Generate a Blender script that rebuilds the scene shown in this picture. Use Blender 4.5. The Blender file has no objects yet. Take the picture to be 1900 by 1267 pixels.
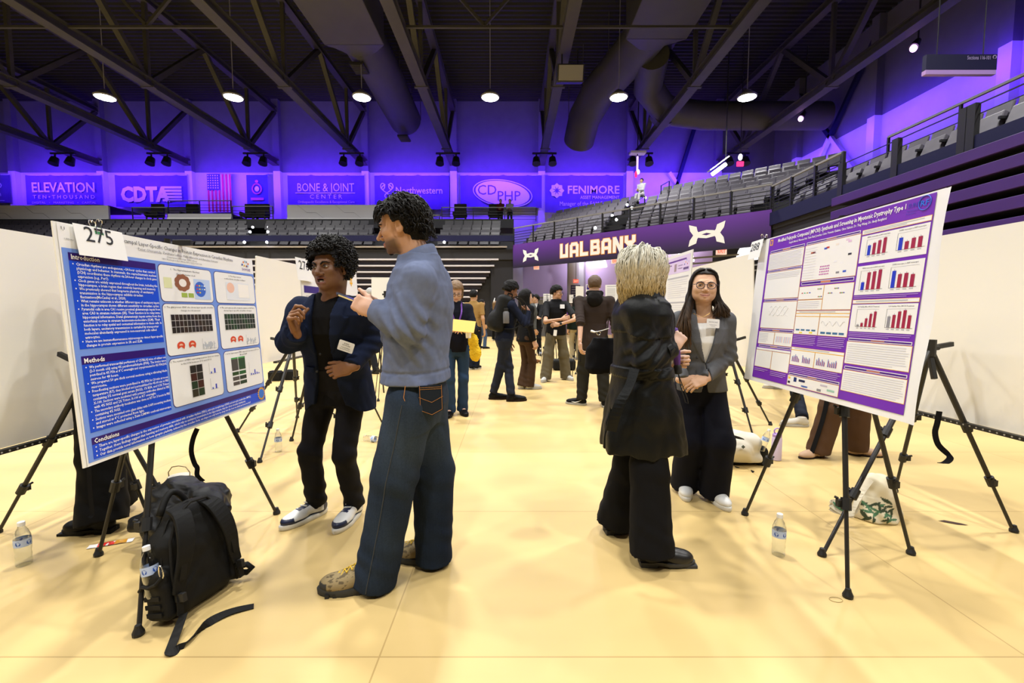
import bpy, bmesh, math, random
import numpy as np
from mathutils import Vector, Matrix, Euler
random.seed(7)
R = math.radians
C = bpy.context.scene.collection
SC = bpy.context.scene

# ------------------------------------------------------------------ camera, world, light, exposure
FPX, CY, CAMH = 825.0, 633.5, 1.30
PITCH = math.atan((CY - 577.0) / FPX)
cam = bpy.data.objects.new('camera', bpy.data.cameras.new('camera'))
C.objects.link(cam)
cam.location = (0, 0, CAMH)
cam.rotation_euler = (math.pi / 2 - PITCH, 0, 0)
cam.data.sensor_width = 36.0
cam.data.lens = FPX / 1900.0 * 36.0
cam.data.clip_start = 0.05
cam.data.clip_end = 200
SC.camera = cam

w = bpy.data.worlds.new('world'); SC.world = w
w.use_nodes = True
w.node_tree.nodes['Background'].inputs[0].default_value = (0.02, 0.02, 0.03, 1)
w.node_tree.nodes['Background'].inputs[1].default_value = 0.3

vs = SC.view_settings
SC.display_settings.display_device = 'sRGB'
vs.view_transform = 'Standard'; vs.look = 'None'; vs.gamma = 1.0
vs.exposure = 0.28
vs.use_curve_mapping = False
SC.cycles.max_bounces = 5
SC.cycles.diffuse_bounces = 3
SC.cycles.glossy_bounces = 2
SC.cycles.transmission_bounces = 5
SC.cycles.transparent_max_bounces = 6
SC.cycles.caustics_reflective = False
SC.cycles.caustics_refractive = False
SC.cycles.sample_clamp_indirect = 4.0
SC.cycles.use_light_tree = True

HOUSE_LAMP_W = 330.0      # each ceiling high-bay lamp
WASH_W = 3300.0           # purple wall washers along the far wall
SIDE_WASH_W = 480.0

def area_light(name, loc, direction, power, color, sx, sy=None, spread=180, shape=None):
    l = bpy.data.lights.new(name, 'AREA')
    l.energy = power; l.color = color
    l.shape = shape or ('RECTANGLE' if sy else 'DISK')
    l.size = sx
    if sy: l.size_y = sy
    l.spread = R(spread)
    o = bpy.data.objects.new(name, l); C.objects.link(o)
    o.location = loc
    o.rotation_euler = Vector(direction).to_track_quat('-Z', 'Y').to_euler()
    return o

LAMP_X = [-23.85 + 5.72 * i for i in range(7)]
LAMP_Y = [20.5, 12.6, 4.7, -3.2]
LAMP_Z = 10.72
for ly in LAMP_Y:
    for lx in LAMP_X:
        area_light('house_lamp_light', (lx, ly, LAMP_Z), (0, 0, -1), HOUSE_LAMP_W, (1, 0.985, 0.955), 0.62, spread=140)
PURPLE = (0.10, 0.018, 1.0)
for k in range(8):
    area_light('wall_wash_light', (-30.7 + 5.95 * k, 28.5, 9.8), (0, 0.97, 0.16), WASH_W / 8, PURPLE, 4.6, 0.25, spread=165)
for k in range(4):
    area_light('side_wash_light', (16.3, 10.5 + 5.2 * k, 10.0), (0.98, 0, -0.05), SIDE_WASH_W / 4, PURPLE, 4.6, 0.25, spread=150)
for (lx, ly) in ((3.6, 25.0), (8.0, 22.0), (12.0, 20.0), (6.5, 27.0)):  # unseen fill lights added to brighten the lavender recess
    area_light('recess_fill_light', (lx, ly, 4.95), (0, 0, -1), 210, (1, 0.95, 0.98), 1.2, 1.2)

# ------------------------------------------------------------------ materials
MATS = {}
def lin(c):
    return tuple((x / 12.92 if x <= 0.04045 else ((x + 0.055) / 1.055) ** 2.4) for x in c)
def hexc(h):
    return lin(tuple(int(h[i:i + 2], 16) / 255 for i in (0, 2, 4)))
def mat(name, color=(0.5, 0.5, 0.5), rough=0.6, metal=0.0, noise=0.0, nscale=20.0, bump=0.0, bscale=60.0, emit=None, estr=0.0,
        trans=0.0, ior=1.45, spec=0.5, sheen=0.0, attr=False, coat=0.0, alpha=1.0):
    if name in MATS: return MATS[name]
    m = bpy.data.materials.new(name); m.use_nodes = True
    nt = m.node_tree; b = nt.nodes['Principled BSDF']
    if isinstance(color, str): color = hexc(color)
    b.inputs['Base Color'].default_value = (*color, 1)
    b.inputs['Roughness'].default_value = rough
    b.inputs['Metallic'].default_value = metal
    b.inputs['Specular IOR Level'].default_value = spec
    b.inputs['IOR'].default_value = ior
    b.inputs['Transmission Weight'].default_value = trans
    b.inputs['Sheen Weight'].default_value = sheen
    b.inputs['Coat Weight'].default_value = coat
    b.inputs['Alpha'].default_value = alpha
    src = None
    if attr:
        a = nt.nodes.new('ShaderNodeAttribute'); a.attribute_name = 'Col'
        src = a.outputs['Color']
        nt.links.new(src, b.inputs['Base Color'])
    if noise > 0:
        tc = nt.nodes.new('ShaderNodeTexCoord'); n = nt.nodes.new('ShaderNodeTexNoise')
        n.inputs['Scale'].default_value = nscale; n.inputs['Detail'].default_value = 4
        nt.links.new(tc.outputs['Object'], n.inputs['Vector'])
        mx = nt.nodes.new('ShaderNodeMix'); mx.data_type = 'RGBA'; mx.blend_type = 'MULTIPLY'
        mx.inputs[0].default_value = 1.0
        rp = nt.nodes.new('ShaderNodeMapRange')
        rp.inputs[1].default_value = 0.3; rp.inputs[2].default_value = 0.7
        rp.inputs[3].default_value = 1 - noise; rp.inputs[4].default_value = 1 + noise
        nt.links.new(n.outputs['Fac'], rp.inputs[0])
        if src is None: mx.inputs[6].default_value = (*color, 1)
        else: nt.links.new(src, mx.inputs[6])
        nt.links.new(rp.outputs[0], mx.inputs[7])
        nt.links.new(mx.outputs[2], b.inputs['Base Color'])
    if bump > 0:
        tc = nt.nodes.new('ShaderNodeTexCoord'); n = nt.nodes.new('ShaderNodeTexNoise')
        n.inputs['Scale'].default_value = bscale; n.inputs['Detail'].default_value = 3
        nt.links.new(tc.outputs['Object'], n.inputs['Vector'])
        bp = nt.nodes.new('ShaderNodeBump'); bp.inputs['Strength'].default_value = bump
        bp.inputs['Distance'].default_value = 0.01
        nt.links.new(n.outputs['Fac'], bp.inputs['Height'])
        nt.links.new(bp.outputs[0], b.inputs['Normal'])
    if emit is not None:
        b.inputs['Emission Color'].default_value = (*emit, 1)
        b.inputs['Emission Strength'].default_value = estr
    MATS[name] = m
    return m

# ------------------------------------------------------------------ mesh builder
class MB:
    def __init__(s): s.v = []; s.f = []; s.m = []; s.mats = []
    def mi(s, m):
        if m is None: return 0
        if m not in s.mats: s.mats.append(m)
        return s.mats.index(m)
    def add(s, vs_, fs_, m=None):
        o = len(s.v); k = s.mi(m)
        s.v.extend([tuple(p) for p in vs_]); s.f.extend([tuple(i + o for i in f) for f in fs_]); s.m.extend([k] * len(fs_))
        return s
    def box(s, c, size, m=None, M=None):
        x, y, z = (q / 2 for q in size)
        P = [(-x, -y, -z), (x, -y, -z), (x, y, -z), (-x, y, -z), (-x, -y, z), (x, -y, z), (x, y, z), (-x, y, z)]
        if M is not None: P = [M @ Vector(p) for p in P]
        P = [(p[0] + c[0], p[1] + c[1], p[2] + c[2]) for p in P]
        return s.add(P, [(0, 3, 2, 1), (4, 5, 6, 7), (0, 1, 5, 4), (1, 2, 6, 5), (2, 3, 7, 6), (3, 0, 4, 7)], m)
    def bar(s, p0, p1, wx, wy, m=None, up=(0, 0, 1)):
        p0, p1 = Vector(p0), Vector(p1); d = (p1 - p0); L = d.length; d.normalize()
        u = Vector(up)
        if abs(d.dot(u)) > 0.98: u = Vector((1, 0, 0))
        a = d.cross(u).normalized(); b = a.cross(d).normalized()
        P = []
        for q in (p0, p1):
            for (i, j) in ((-1, -1), (1, -1), (1, 1), (-1, 1)):
                P.append(q + a * (i * wx / 2) + b * (j * wy / 2))
        return s.add(P, [(0, 1, 2, 3), (7, 6, 5, 4), (0, 4, 5, 1), (1, 5, 6, 2), (2, 6, 7, 3), (3, 7, 4, 0)], m)
    def tube(s, pts, r, m=None, n=10, cap=True, flat=None):
        pts = [Vector(p) for p in pts]
        rs = r if isinstance(r, (list, tuple)) else [r] * len(pts)
        V = []; F = []; prev = None
        for i, p in enumerate(pts):
            d = (pts[min(i + 1, len(pts) - 1)] - pts[max(i - 1, 0)]).normalized()
            if prev is None:
                u = Vector((0, 0, 1)) if abs(d.z) < 0.9 else Vector((1, 0, 0))
                a = d.cross(u).normalized()
            else:
                a = prev - d * prev.dot(d)
                a = a.normalized() if a.length > 1e-6 else d.orthogonal().normalized()
            prev = a; b = d.cross(a)
            fl = 1.0 if flat is None else flat
            for k in range(n):
                t = 2 * math.pi * k / n
                V.append(p + a * (math.cos(t) * rs[i]) + b * (math.sin(t) * rs[i] * fl))
        for i in range(len(pts) - 1):
            for k in range(n):
                F.append((i * n + k, i * n + (k + 1) % n, (i + 1) * n + (k + 1) % n, (i + 1) * n + k))
        if cap:
            F.append(tuple(range(n - 1, -1, -1))); F.append(tuple(range((len(pts) - 1) * n, len(pts) * n)))
        return s.add(V, F, m)
    def strip(s, pts, width, thick, side, m=None):
        """a flat strap through pts; side = vector(s) across its width"""
        pts = [Vector(p) for p in pts]
        if len(pts) > 2:
            n = len(pts); Q = []; wl = []; sl = []
            for i in range(n - 1):
                a, b, c, d = pts[max(i - 1, 0)], pts[i], pts[i + 1], pts[min(i + 2, n - 1)]
                for t in (0, .25, .5, .75):
                    Q.append(0.5 * (2 * b + (c - a) * t + (2 * a - 5 * b + 4 * c - d) * t * t + (3 * b - a - 3 * c + d) * t ** 3))
                    if isinstance(width, list): wl.append(width[i] * (1 - t) + width[i + 1] * t)
                    if isinstance(side, list): sl.append(Vector(side[i]).lerp(Vector(side[i + 1]), t))
            Q.append(pts[-1]); pts = Q
            if isinstance(width, list): width = wl + [width[-1]]
            if isinstance(side, list): side = sl + [side[-1]]
        V = []; F = []
        for i, p in enumerate(pts):
            d = (pts[min(i + 1, len(pts) - 1)] - pts[max(i - 1, 0)]).normalized()
            sd = Vector(side[i] if isinstance(side, list) else side)
            sd = (sd - d * sd.dot(d)).normalized(); nn = d.cross(sd)
            wd = width[i] if isinstance(width, list) else width
            for (a, b) in ((-1, -1), (1, -1), (1, 1), (-1, 1)):
                V.append(p + sd * (a * wd / 2) + nn * (b * thick / 2))
        n = len(pts)
        for i in range(n - 1):
            for k in range(4):
                F.append((i * 4 + k, i * 4 + (k + 1) % 4, i * 4 + 4 + (k + 1) % 4, i * 4 + 4 + k))
        F.append((3, 2, 1, 0)); F.append(tuple(range(4 * n - 4, 4 * n)))
        return s.add(V, F, m)
    def lathe(s, prof, m=None, n=20, M=None, cap=True):
        V = []; F = []
        for (r, z) in prof:
            for k in range(n):
                t = 2 * math.pi * k / n
                V.append(Vector((r * math.cos(t), r * math.sin(t), z)))
        if M is not None: V = [M @ p for p in V]
        for i in range(len(prof) - 1):
            for k in range(n):
                F.append((i * n + k, i * n + (k + 1) % n, (i + 1) * n + (k + 1) % n, (i + 1) * n + k))
        if cap:
            F.append(tuple(range(n - 1, -1, -1))); F.append(tuple(range((len(prof) - 1) * n, len(prof) * n)))
        return s.add(V, F, m)
    def prism(s, poly, fr, d, m=None):
        """poly in 2D extruded by d along the frame's normal; fr(u, v, w) -> point"""
        n = len(poly)
        V = [fr(a, b, 0) for a, b in poly] + [fr(a, b, d) for a, b in poly]
        F = [tuple(range(n - 1, -1, -1)), tuple(range(n, 2 * n))] + [(i, (i + 1) % n, n + (i + 1) % n, n + i) for i in range(n)]
        return s.add(V, F, m)
    def ball(s, c, r, m=None, nu=14, nv=9):
        rx, ry, rz = r if isinstance(r, (list, tuple)) else (r, r, r)
        V = [(c[0], c[1], c[2] - rz)]; F = []
        for j in range(1, nv):
            ph = math.pi * j / nv - math.pi / 2
            for k in range(nu):
                t = 2 * math.pi * k / nu
                V.append((c[0] + rx * math.cos(ph) * math.cos(t), c[1] + ry * math.cos(ph) * math.sin(t), c[2] + rz * math.sin(ph)))
        V.append((c[0], c[1], c[2] + rz)); e = len(V) - 1
        for k in range(nu):
            F.append((0, 1 + (k + 1) % nu, 1 + k)); F.append((e, e - nu + k, e - nu + (k + 1) % nu))
        for j in range(nv - 2):
            for k in range(nu):
                F.append((1 + j * nu + k, 1 + j * nu + (k + 1) % nu, 1 + (j + 1) * nu + (k + 1) % nu, 1 + (j + 1) * nu + k))
        return s.add(V, F, m)
    def build(s, name, m=None, parent=None, smooth=False, bevel=0.0, loc=None):
        me = bpy.data.meshes.new(name)
        me.from_pydata(s.v, [], s.f)
        ms = s.mats if s.mats else [m]
        for q in ms: me.materials.append(q if q is not None else m)
        if len(s.mats) > 1: me.polygons.foreach_set('material_index', s.m)
        if smooth: me.shade_smooth()
        me.update()
        o = bpy.data.objects.new(name, me); C.objects.link(o)
        if parent is not None: o.parent = parent
        if loc is not None: o.location = loc
        if smooth == 'auto':
            me.set_sharp_from_angle(angle=R(35))
        if bevel > 0:
            md = o.modifiers.new('bevel', 'BEVEL'); md.width = bevel; md.segments = 2; md.limit_method = 'ANGLE'
        return o

def tag(o, label=None, cat=None, group=None, kind=None):
    if label: o['label'] = label
    if cat: o['category'] = cat
    if group: o['group'] = group
    if kind: o['kind'] = kind
    return o
def thing(name, label, cat, loc=(0, 0, 0), rz=0.0, group=None, kind=None):
    o = bpy.data.objects.new(name, None); C.objects.link(o)
    o.empty_display_size = 0.1
    o.location = loc; o.rotation_euler = (0, 0, rz)
    return tag(o, label, cat, group, kind)
KIDS = {}
def dup(root, loc=None, rz=None, label=None, group=None):
    def cp(o, par):
        c = o.copy(); C.objects.link(c)
        if par is not None: c.parent = par
        for ch in o.children: cp(ch, c)
        return c
    r = cp(root, None)
    if loc is not None: r.location = loc
    if rz is not None: r.rotation_euler = (0, 0, rz)
    if label: r['label'] = label
    if group: r['group'] = group
    return r

# ------------------------------------------------------------------ lettering
_tc = {}
def text_geo(txt, bold=0.0, res=2):
    """(verts, faces, width, cap height) of a line of lettering, unit size, left aligned"""
    key = (txt, bold, res)
    if key in _tc: return _tc[key]
    cu = bpy.data.curves.new('t', 'FONT'); cu.body = txt; cu.size = 1.0; cu.resolution_u = res; cu.offset = bold
    cu.fill_mode = 'FRONT'
    o = bpy.data.objects.new('t', cu); C.objects.link(o)
    bpy.context.view_layer.update()
    me = o.to_mesh()
    V = [(v.co.x, v.co.y) for v in me.vertices]; F = [tuple(p.vertices) for p in me.polygons]
    o.to_mesh_clear(); bpy.data.objects.remove(o); bpy.data.curves.remove(cu)
    xs = [p[0] for p in V] or [0]
    _tc[key] = (V, F, min(xs), max(xs))
    return _tc[key]
def put_text(mb, txt, fr, u, v, size, m, w=0.0, width=None, align='l', bold=0.0, res=1, slant=0.0):
    """lettering on a frame whose v axis points DOWN; (u, v) = baseline start"""
    V, F, x0, x1 = text_geo(txt, bold, res)
    if not V: return
    s = size; sx = size
    if width: sx = width / max(1e-6, x1 - x0)
    off = {'l': -x0 * sx, 'c': -(x0 + x1) / 2 * sx, 'r': -x1 * sx}[align]
    mb.add([fr(u + off + p[0] * sx + p[1] * s * slant, v - p[1] * s, w) for p in V], F, m)
def frame(o, ud, vd, nd):
    o, ud, vd, nd = Vector(o), Vector(ud).normalized(), Vector(vd).normalized(), Vector(nd).normalized()
    return lambda u, v, w=0.0: o + ud * u + vd * v + nd * w
def rect(mb, fr, u0, v0, u1, v1, w, m):
    P = [fr(u0, v0, w), fr(u0, v1, w), fr(u1, v1, w), fr(u1, v0, w)]
    mb.add(P, [(0, 1, 2, 3)], m)
def rrect_poly(u0, v0, u1, v1, r, n=5):
    P = []
    for (cx, cy, a0) in ((u1 - r, v0 + r, -90), (u1 - r, v1 - r, 0), (u0 + r, v1 - r, 90), (u0 + r, v0 + r, 180)):
        for k in range(n + 1):
            a = R(a0 + 90 * k / n); P.append((cx + r * math.cos(a), cy + r * math.sin(a)))
    return P
def flat_poly(mb, fr, poly, w, m):
    mb.add([fr(a, b, w) for a, b in poly], [tuple(range(len(poly) - 1, -1, -1))], m)
# ================================================================== THE ARENA
WY = 31.0            # far wall
RX = 17.8            # right wall
LX = -36.0
FY = -13.0
TOPZ = 15.4
SPLIT = 10.7         # painted band: light below, dark above
A_ = Vector((0.1, 22.3, 0)); B_ = Vector((8.4, 14.6, 0))       # ends of the diagonal corner of the stand
DG = (B_ - A_).normalized(); NG = Vector((-DG.y, DG.x, 0))     # along it, and out into the stand
DLEN = (B_ - A_).length
def X_at(px, Y): return (px - 950.0) / FPX * Y
def Z_at(py, Y): return CAMH + (577.0 - py) / FPX * Y

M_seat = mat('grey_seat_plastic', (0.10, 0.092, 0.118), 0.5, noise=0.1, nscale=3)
M_black = mat('black_steel', (0.012, 0.012, 0.014), 0.45)
M_steel = mat('painted_roof_steel', (0.045, 0.044, 0.039), 0.6, noise=0.12, nscale=2)
M_dark = mat('dark_concrete', (0.02, 0.02, 0.024), 0.8)
M_navy = mat('navy_fascia', (0.010, 0.011, 0.05), 0.6, spec=0.25)
M_walllow = mat('light_block_wall', (0.62, 0.62, 0.64), 0.75, noise=0.04, nscale=1.5, bump=0.1, bscale=8)
M_wallup = mat('dark_upper_cladding', (0.13, 0.13, 0.17), 0.7, noise=0.05, nscale=2)
M_white = mat('white_paint', (0.72, 0.72, 0.72), 0.5)
M_purple = mat('purple_panel', hexc('3d2068'), 0.45, noise=0.05, nscale=2)
M_lav = mat('lavender_wall', hexc('b9a3d6'), 0.7)
M_grey = mat('mid_grey', (0.22, 0.22, 0.23), 0.6)
M_duct = mat('grey_duct', (0.055, 0.055, 0.047), 0.55, noise=0.08, nscale=1.2)

# floor ------------------------------------------------------------
def floor_material():
    m = bpy.data.materials.new('tan_floor_covering'); m.use_nodes = True
    nt = m.node_tree; b = nt.nodes['Principled BSDF']; L = nt.links
    tc = nt.nodes.new('ShaderNodeTexCoord')
    mp = nt.nodes.new('ShaderNodeMapping'); mp.inputs['Location'].default_value = (0.5, 0.85, 0)
    L.new(tc.outputs['Object'], mp.inputs['Vector'])
    br = nt.nodes.new('ShaderNodeTexBrick')
    br.inputs['Scale'].default_value = 1.0; br.inputs['Mortar Size'].default_value = 0.0035
    br.inputs['Mortar Smooth'].default_value = 0.2
    br.inputs['Brick Width'].default_value = 2.44; br.inputs['Row Height'].default_value = 1.22
    br.offset = 0.0
    c = hexc('c9ae74')
    br.inputs['Color1'].default_value = (*c, 1); br.inputs['Color2'].default_value = (c[0] * 0.965, c[1] * 0.955, c[2] * 0.93, 1)
    br.inputs['Mortar'].default_value = (c[0] * 0.70, c[1] * 0.66, c[2] * 0.6, 1)
    L.new(mp.outputs[0], br.inputs['Vector'])
    n1 = nt.nodes.new('ShaderNodeTexNoise'); n1.inputs['Scale'].default_value = 0.9; n1.inputs['Detail'].default_value = 5
    st = nt.nodes.new('ShaderNodeMapping'); st.inputs['Scale'].default_value = (0.45, 2.2, 1)
    L.new(tc.outputs['Object'], st.inputs['Vector']); L.new(st.outputs[0], n1.inputs['Vector'])
    rp = nt.nodes.new('ShaderNodeMapRange'); rp.inputs[1].default_value = 0.3; rp.inputs[2].default_value = 0.7
    rp.inputs[3].default_value = 0.90; rp.inputs[4].default_value = 1.07
    L.new(n1.outputs['Fac'], rp.inputs[0])
    mx = nt.nodes.new('ShaderNodeMix'); mx.data_type = 'RGBA'; mx.blend_type = 'MULTIPLY'; mx.inputs[0].default_value = 1
    L.new(br.outputs['Color'], mx.inputs[6]); L.new(rp.outputs[0], mx.inputs[7])
    L.new(mx.outputs[2], b.inputs['Base Color'])
    b.inputs['Roughness'].default_value = 0.42
    b.inputs['Specular IOR Level'].default_value = 0.35
    rr = nt.nodes.new('ShaderNodeMapRange'); rr.inputs[3].default_value = 0.36; rr.inputs[4].default_value = 0.55
    L.new(n1.outputs['Fac'], rr.inputs[0]); L.new(rr.outputs[0], b.inputs['Roughness'])
    bp = nt.nodes.new('ShaderNodeBump'); bp.inputs['Strength'].default_value = 0.12; bp.inputs['Distance'].default_value = 0.02
    L.new(n1.outputs['Fac'], bp.inputs['Height']); L.new(bp.outputs[0], b.inputs['Normal'])
    return m
b = MB(); b.box(((LX + RX) / 2 + 2, (WY + FY) / 2, -0.05), (RX - LX + 4, WY - FY + 1, 0.1))
tag(b.build('floor', floor_material()), kind='structure')

def wall(name, p0, p1, z0, z1, m, th=0.2, parent=None):
    p0, p1 = Vector(p0), Vector(p1); d = (p1 - p0); L_ = d.length; d.normalize()
    nrm = Vector((d.y, -d.x, 0))
    b = MB(); c = (p0 + p1) / 2 + nrm * (th / 2)
    b.box((c.x, c.y, (z0 + z1) / 2), (L_, th, z1 - z0), None, Matrix.Rotation(math.atan2(d.y, d.x), 4, 'Z'))
    return tag(b.build(name, m, parent), kind='structure')
wall('wall_back', (RX, WY, 0), (LX, WY, 0), 0, SPLIT, M_walllow)
wall('wall_back_upper', (RX, WY, 0), (LX, WY, 0), SPLIT, TOPZ, M_wallup)
wall('wall_right', (RX, FY, 0), (RX, WY, 0), 0, SPLIT, M_walllow)
wall('wall_right_upper', (RX, FY, 0), (RX, WY, 0), SPLIT, TOPZ, M_wallup)
wall('wall_left', (LX, WY, 0), (LX, FY, 0), 0, TOPZ, M_wallup)
wall('wall_front', (LX, FY, 0), (RX, FY, 0), 0, TOPZ, M_grey)

# ribbed roof deck: real corrugation running across the trusses
def deck():
    b = MB(); ys = []; y = FY
    n = int((WY - FY) / 0.32)
    V = []; F = []
    for i in range(n + 1):
        y0 = FY + 0.32 * i
        for (dy, dz) in ((0, 0), (0.12, 0), (0.16, 0.09), (0.28, 0.09)):
            k = len(V); V += [(LX, y0 + dy, TOPZ + dz), (RX, y0 + dy, TOPZ + dz)]
            if k: F.append((k - 2, k - 1, k + 1, k))
    b.add(V, F)
    return b.build('ceiling', mat('roof_deck', (0.016, 0.016, 0.017), 0.7))
tag(deck(), kind='structure')

# wall columns ------------------------------------------------------
COLX = [-33.7 + 5.95 * i for i in range(9)]
for i, x in enumerate(COLX):
    b = MB()
    b.box((x, WY - 0.18, SPLIT / 2), (0.46, 0.36, SPLIT), M_white)
    b.box((x, WY - 0.18, (SPLIT + TOPZ) / 2), (0.46, 0.36, TOPZ - SPLIT), M_wallup)
    tag(b.build('column_%d' % (i + 1)), kind='structure')
for i, y in enumerate((10.5, 16.4, 22.3, 28.2)):
    b = MB()
    b.box((RX - 0.18, y, SPLIT / 2), (0.36, 0.46, SPLIT), M_white)
    b.box((RX - 0.18, y, (SPLIT + TOPZ) / 2), (0.36, 0.46, TOPZ - SPLIT), M_wallup)
    tag(b.build('column_%d' % (i + 20)), kind='structure')
b = MB()
b.bar((RX - 0.25, 22.3, 14.6), (RX - 0.25, 25.25, 10.9), 0.2, 0.2, M_navy); b.bar((RX - 0.25, 28.2, 14.6), (RX - 0.25, 25.25, 10.9), 0.2, 0.2, M_navy)
b.bar((RX - 0.25, 22.3, 7.2), (RX - 0.25, 25.25, 10.9), 0.2, 0.2, M_walllow); b.bar((RX - 0.25, 28.2, 7.2), (RX - 0.25, 25.25, 10.9), 0.2, 0.2, M_walllow)
tag(b.build('beam_cross_brace'), kind='structure')
b = MB(); b.bar((10.6, WY - 0.3, 8.0), (12.6, WY - 0.3, 14.8), 0.22, 0.22, M_navy)
b.bar((10.6, WY - 0.3, 10.6), (12.9, WY - 0.3, 7.4), 0.22, 0.22, M_walllow)
tag(b.build('beam_back_brace'), kind='structure')

# roof trusses --------------------------------------------------------
CH_Z, TC_Z = 11.03 + 0.2, 14.7
NODE = [27.5 - 7.4 * k for k in range(6)]
TR_LAB = ['far left roof truss low over the left edge of the hall', 'second roof truss from the left, running over the red and white flag bay',
          'third roof truss from the left, ending left of the orthopaedic centre banner', 'fourth roof truss from the left, beside the big left duct',
          'roof truss over the middle aisle, between the two ducts', 'roof truss ending above the orange-lit corner banner, left of the right duct',
          'steep roof truss right of the right duct', 'rightmost roof truss, above the right-hand stand']
TR_LAB = ['grey steel roof truss lowest at the left edge of the photo', 'grey steel roof truss second from the left edge',
          'grey steel roof truss third from the left, ending above the CDTA and flag bay', 'grey steel roof truss just left of the large left duct',
          'grey steel roof truss between the large left duct and the middle lamp', 'grey steel roof truss over the middle of the aisle, left of the right duct',
          'grey steel roof truss just right of the right duct', 'dark grey steel roof truss at far right, nearest the right wall']
for i, x in enumerate(COLX[1:]):
    t = thing('roof_truss', TR_LAB[i], 'roof truss', (x, 0, CH_Z), group='roof trusses')
    y0, y1 = FY + 1, WY - 0.4
    b = MB(); b.box((0, (y0 + y1) / 2, 0.16), (0.42, y1 - y0, 0.05)); b.box((0, (y0 + y1) / 2, -0.175), (0.42, y1 - y0, 0.05)); b.box((0, (y0 + y1) / 2, 0), (0.1, y1 - y0, 0.34))
    b.build('bottom_chord', M_steel, t)
    h = TC_Z - CH_Z
    b = MB(); b.box((0, (y0 + y1) / 2, h + 0.14), (0.36, y1 - y0, 0.05)); b.box((0, (y0 + y1) / 2, h - 0.14), (0.36, y1 - y0, 0.05)); b.box((0, (y0 + y1) / 2, h), (0.09, y1 - y0, 0.28))
    b.build('top_chord', M_steel, t)
    for k, ny in enumerate(NODE):
        b = MB(); b.bar((0, ny, 0.1), (0, ny, h), 0.16, 0.16); b.build('web_post', M_steel, t)
        b = MB(); b.bar((0, ny - 0.15, 0.1), (0, ny - 3.7, h), 0.22, 0.22, None, (1, 0, 0)); b.build('web_diagonal', M_steel, t)
        b = MB(); b.bar((0, ny + 0.15, 0.1), (0, min(ny + 3.7, y1), h if ny + 3.7 <= y1 else h * 0.95), 0.22, 0.22, None, (1, 0, 0)); b.build('web_diagonal', M_steel, t)
        if k < 3:
            b = MB(); b.box((0, ny, -0.2), (0.6, 0.16, 0.05)); b.build('gusset_plate', M_steel, t)
    # pair of dark lamp cans hanging at the wall end
    for s in (-1, 1):
        b = MB(); b.tube([(s * 0.5, 28.2, -0.25), (s * 0.5, 28.2, -0.55)], [0.05, 0.05], None, 8)
        b.tube([(s * 0.5, 28.2, -0.5), (s * 0.5, 28.05, -0.9)], [0.2, 0.26], None, 12); b.build('lamp_can', M_black, t)
    b = MB(); b.box((0, 28.2, -0.22), (1.5, 0.12, 0.1)); b.build('lamp_bracket', M_black, t)
n = 0
for y in (16.4,):
    for i in range(len(COLX) - 2):
        if y < 20 and i not in (1, 2, 4, 5): continue
        x0, x1 = COLX[i + 1], COLX[i + 2]
        b = MB(); b.bar((x0 + 0.21, y, CH_Z + 0.06), (x1 - 0.21, y, CH_Z + 0.06), 0.08, 0.08)
        b.bar((x0 + 0.2, y, TC_Z - 0.3), (x1 - 0.2, y, TC_Z - 0.3), 0.12, 0.12)
        if (i + int(y)) % 2 == 0:
            b.bar((x0 + 0.2, y, TC_Z - 0.35), ((x0 + x1) / 2, y, CH_Z + 0.1), 0.1, 0.1); b.bar((x1 - 0.2, y, TC_Z - 0.35), ((x0 + x1) / 2, y, CH_Z + 0.1), 0.1, 0.1)
        n += 1
        tag(b.build('beam_lateral_%d' % n, M_steel), kind='structure')

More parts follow.
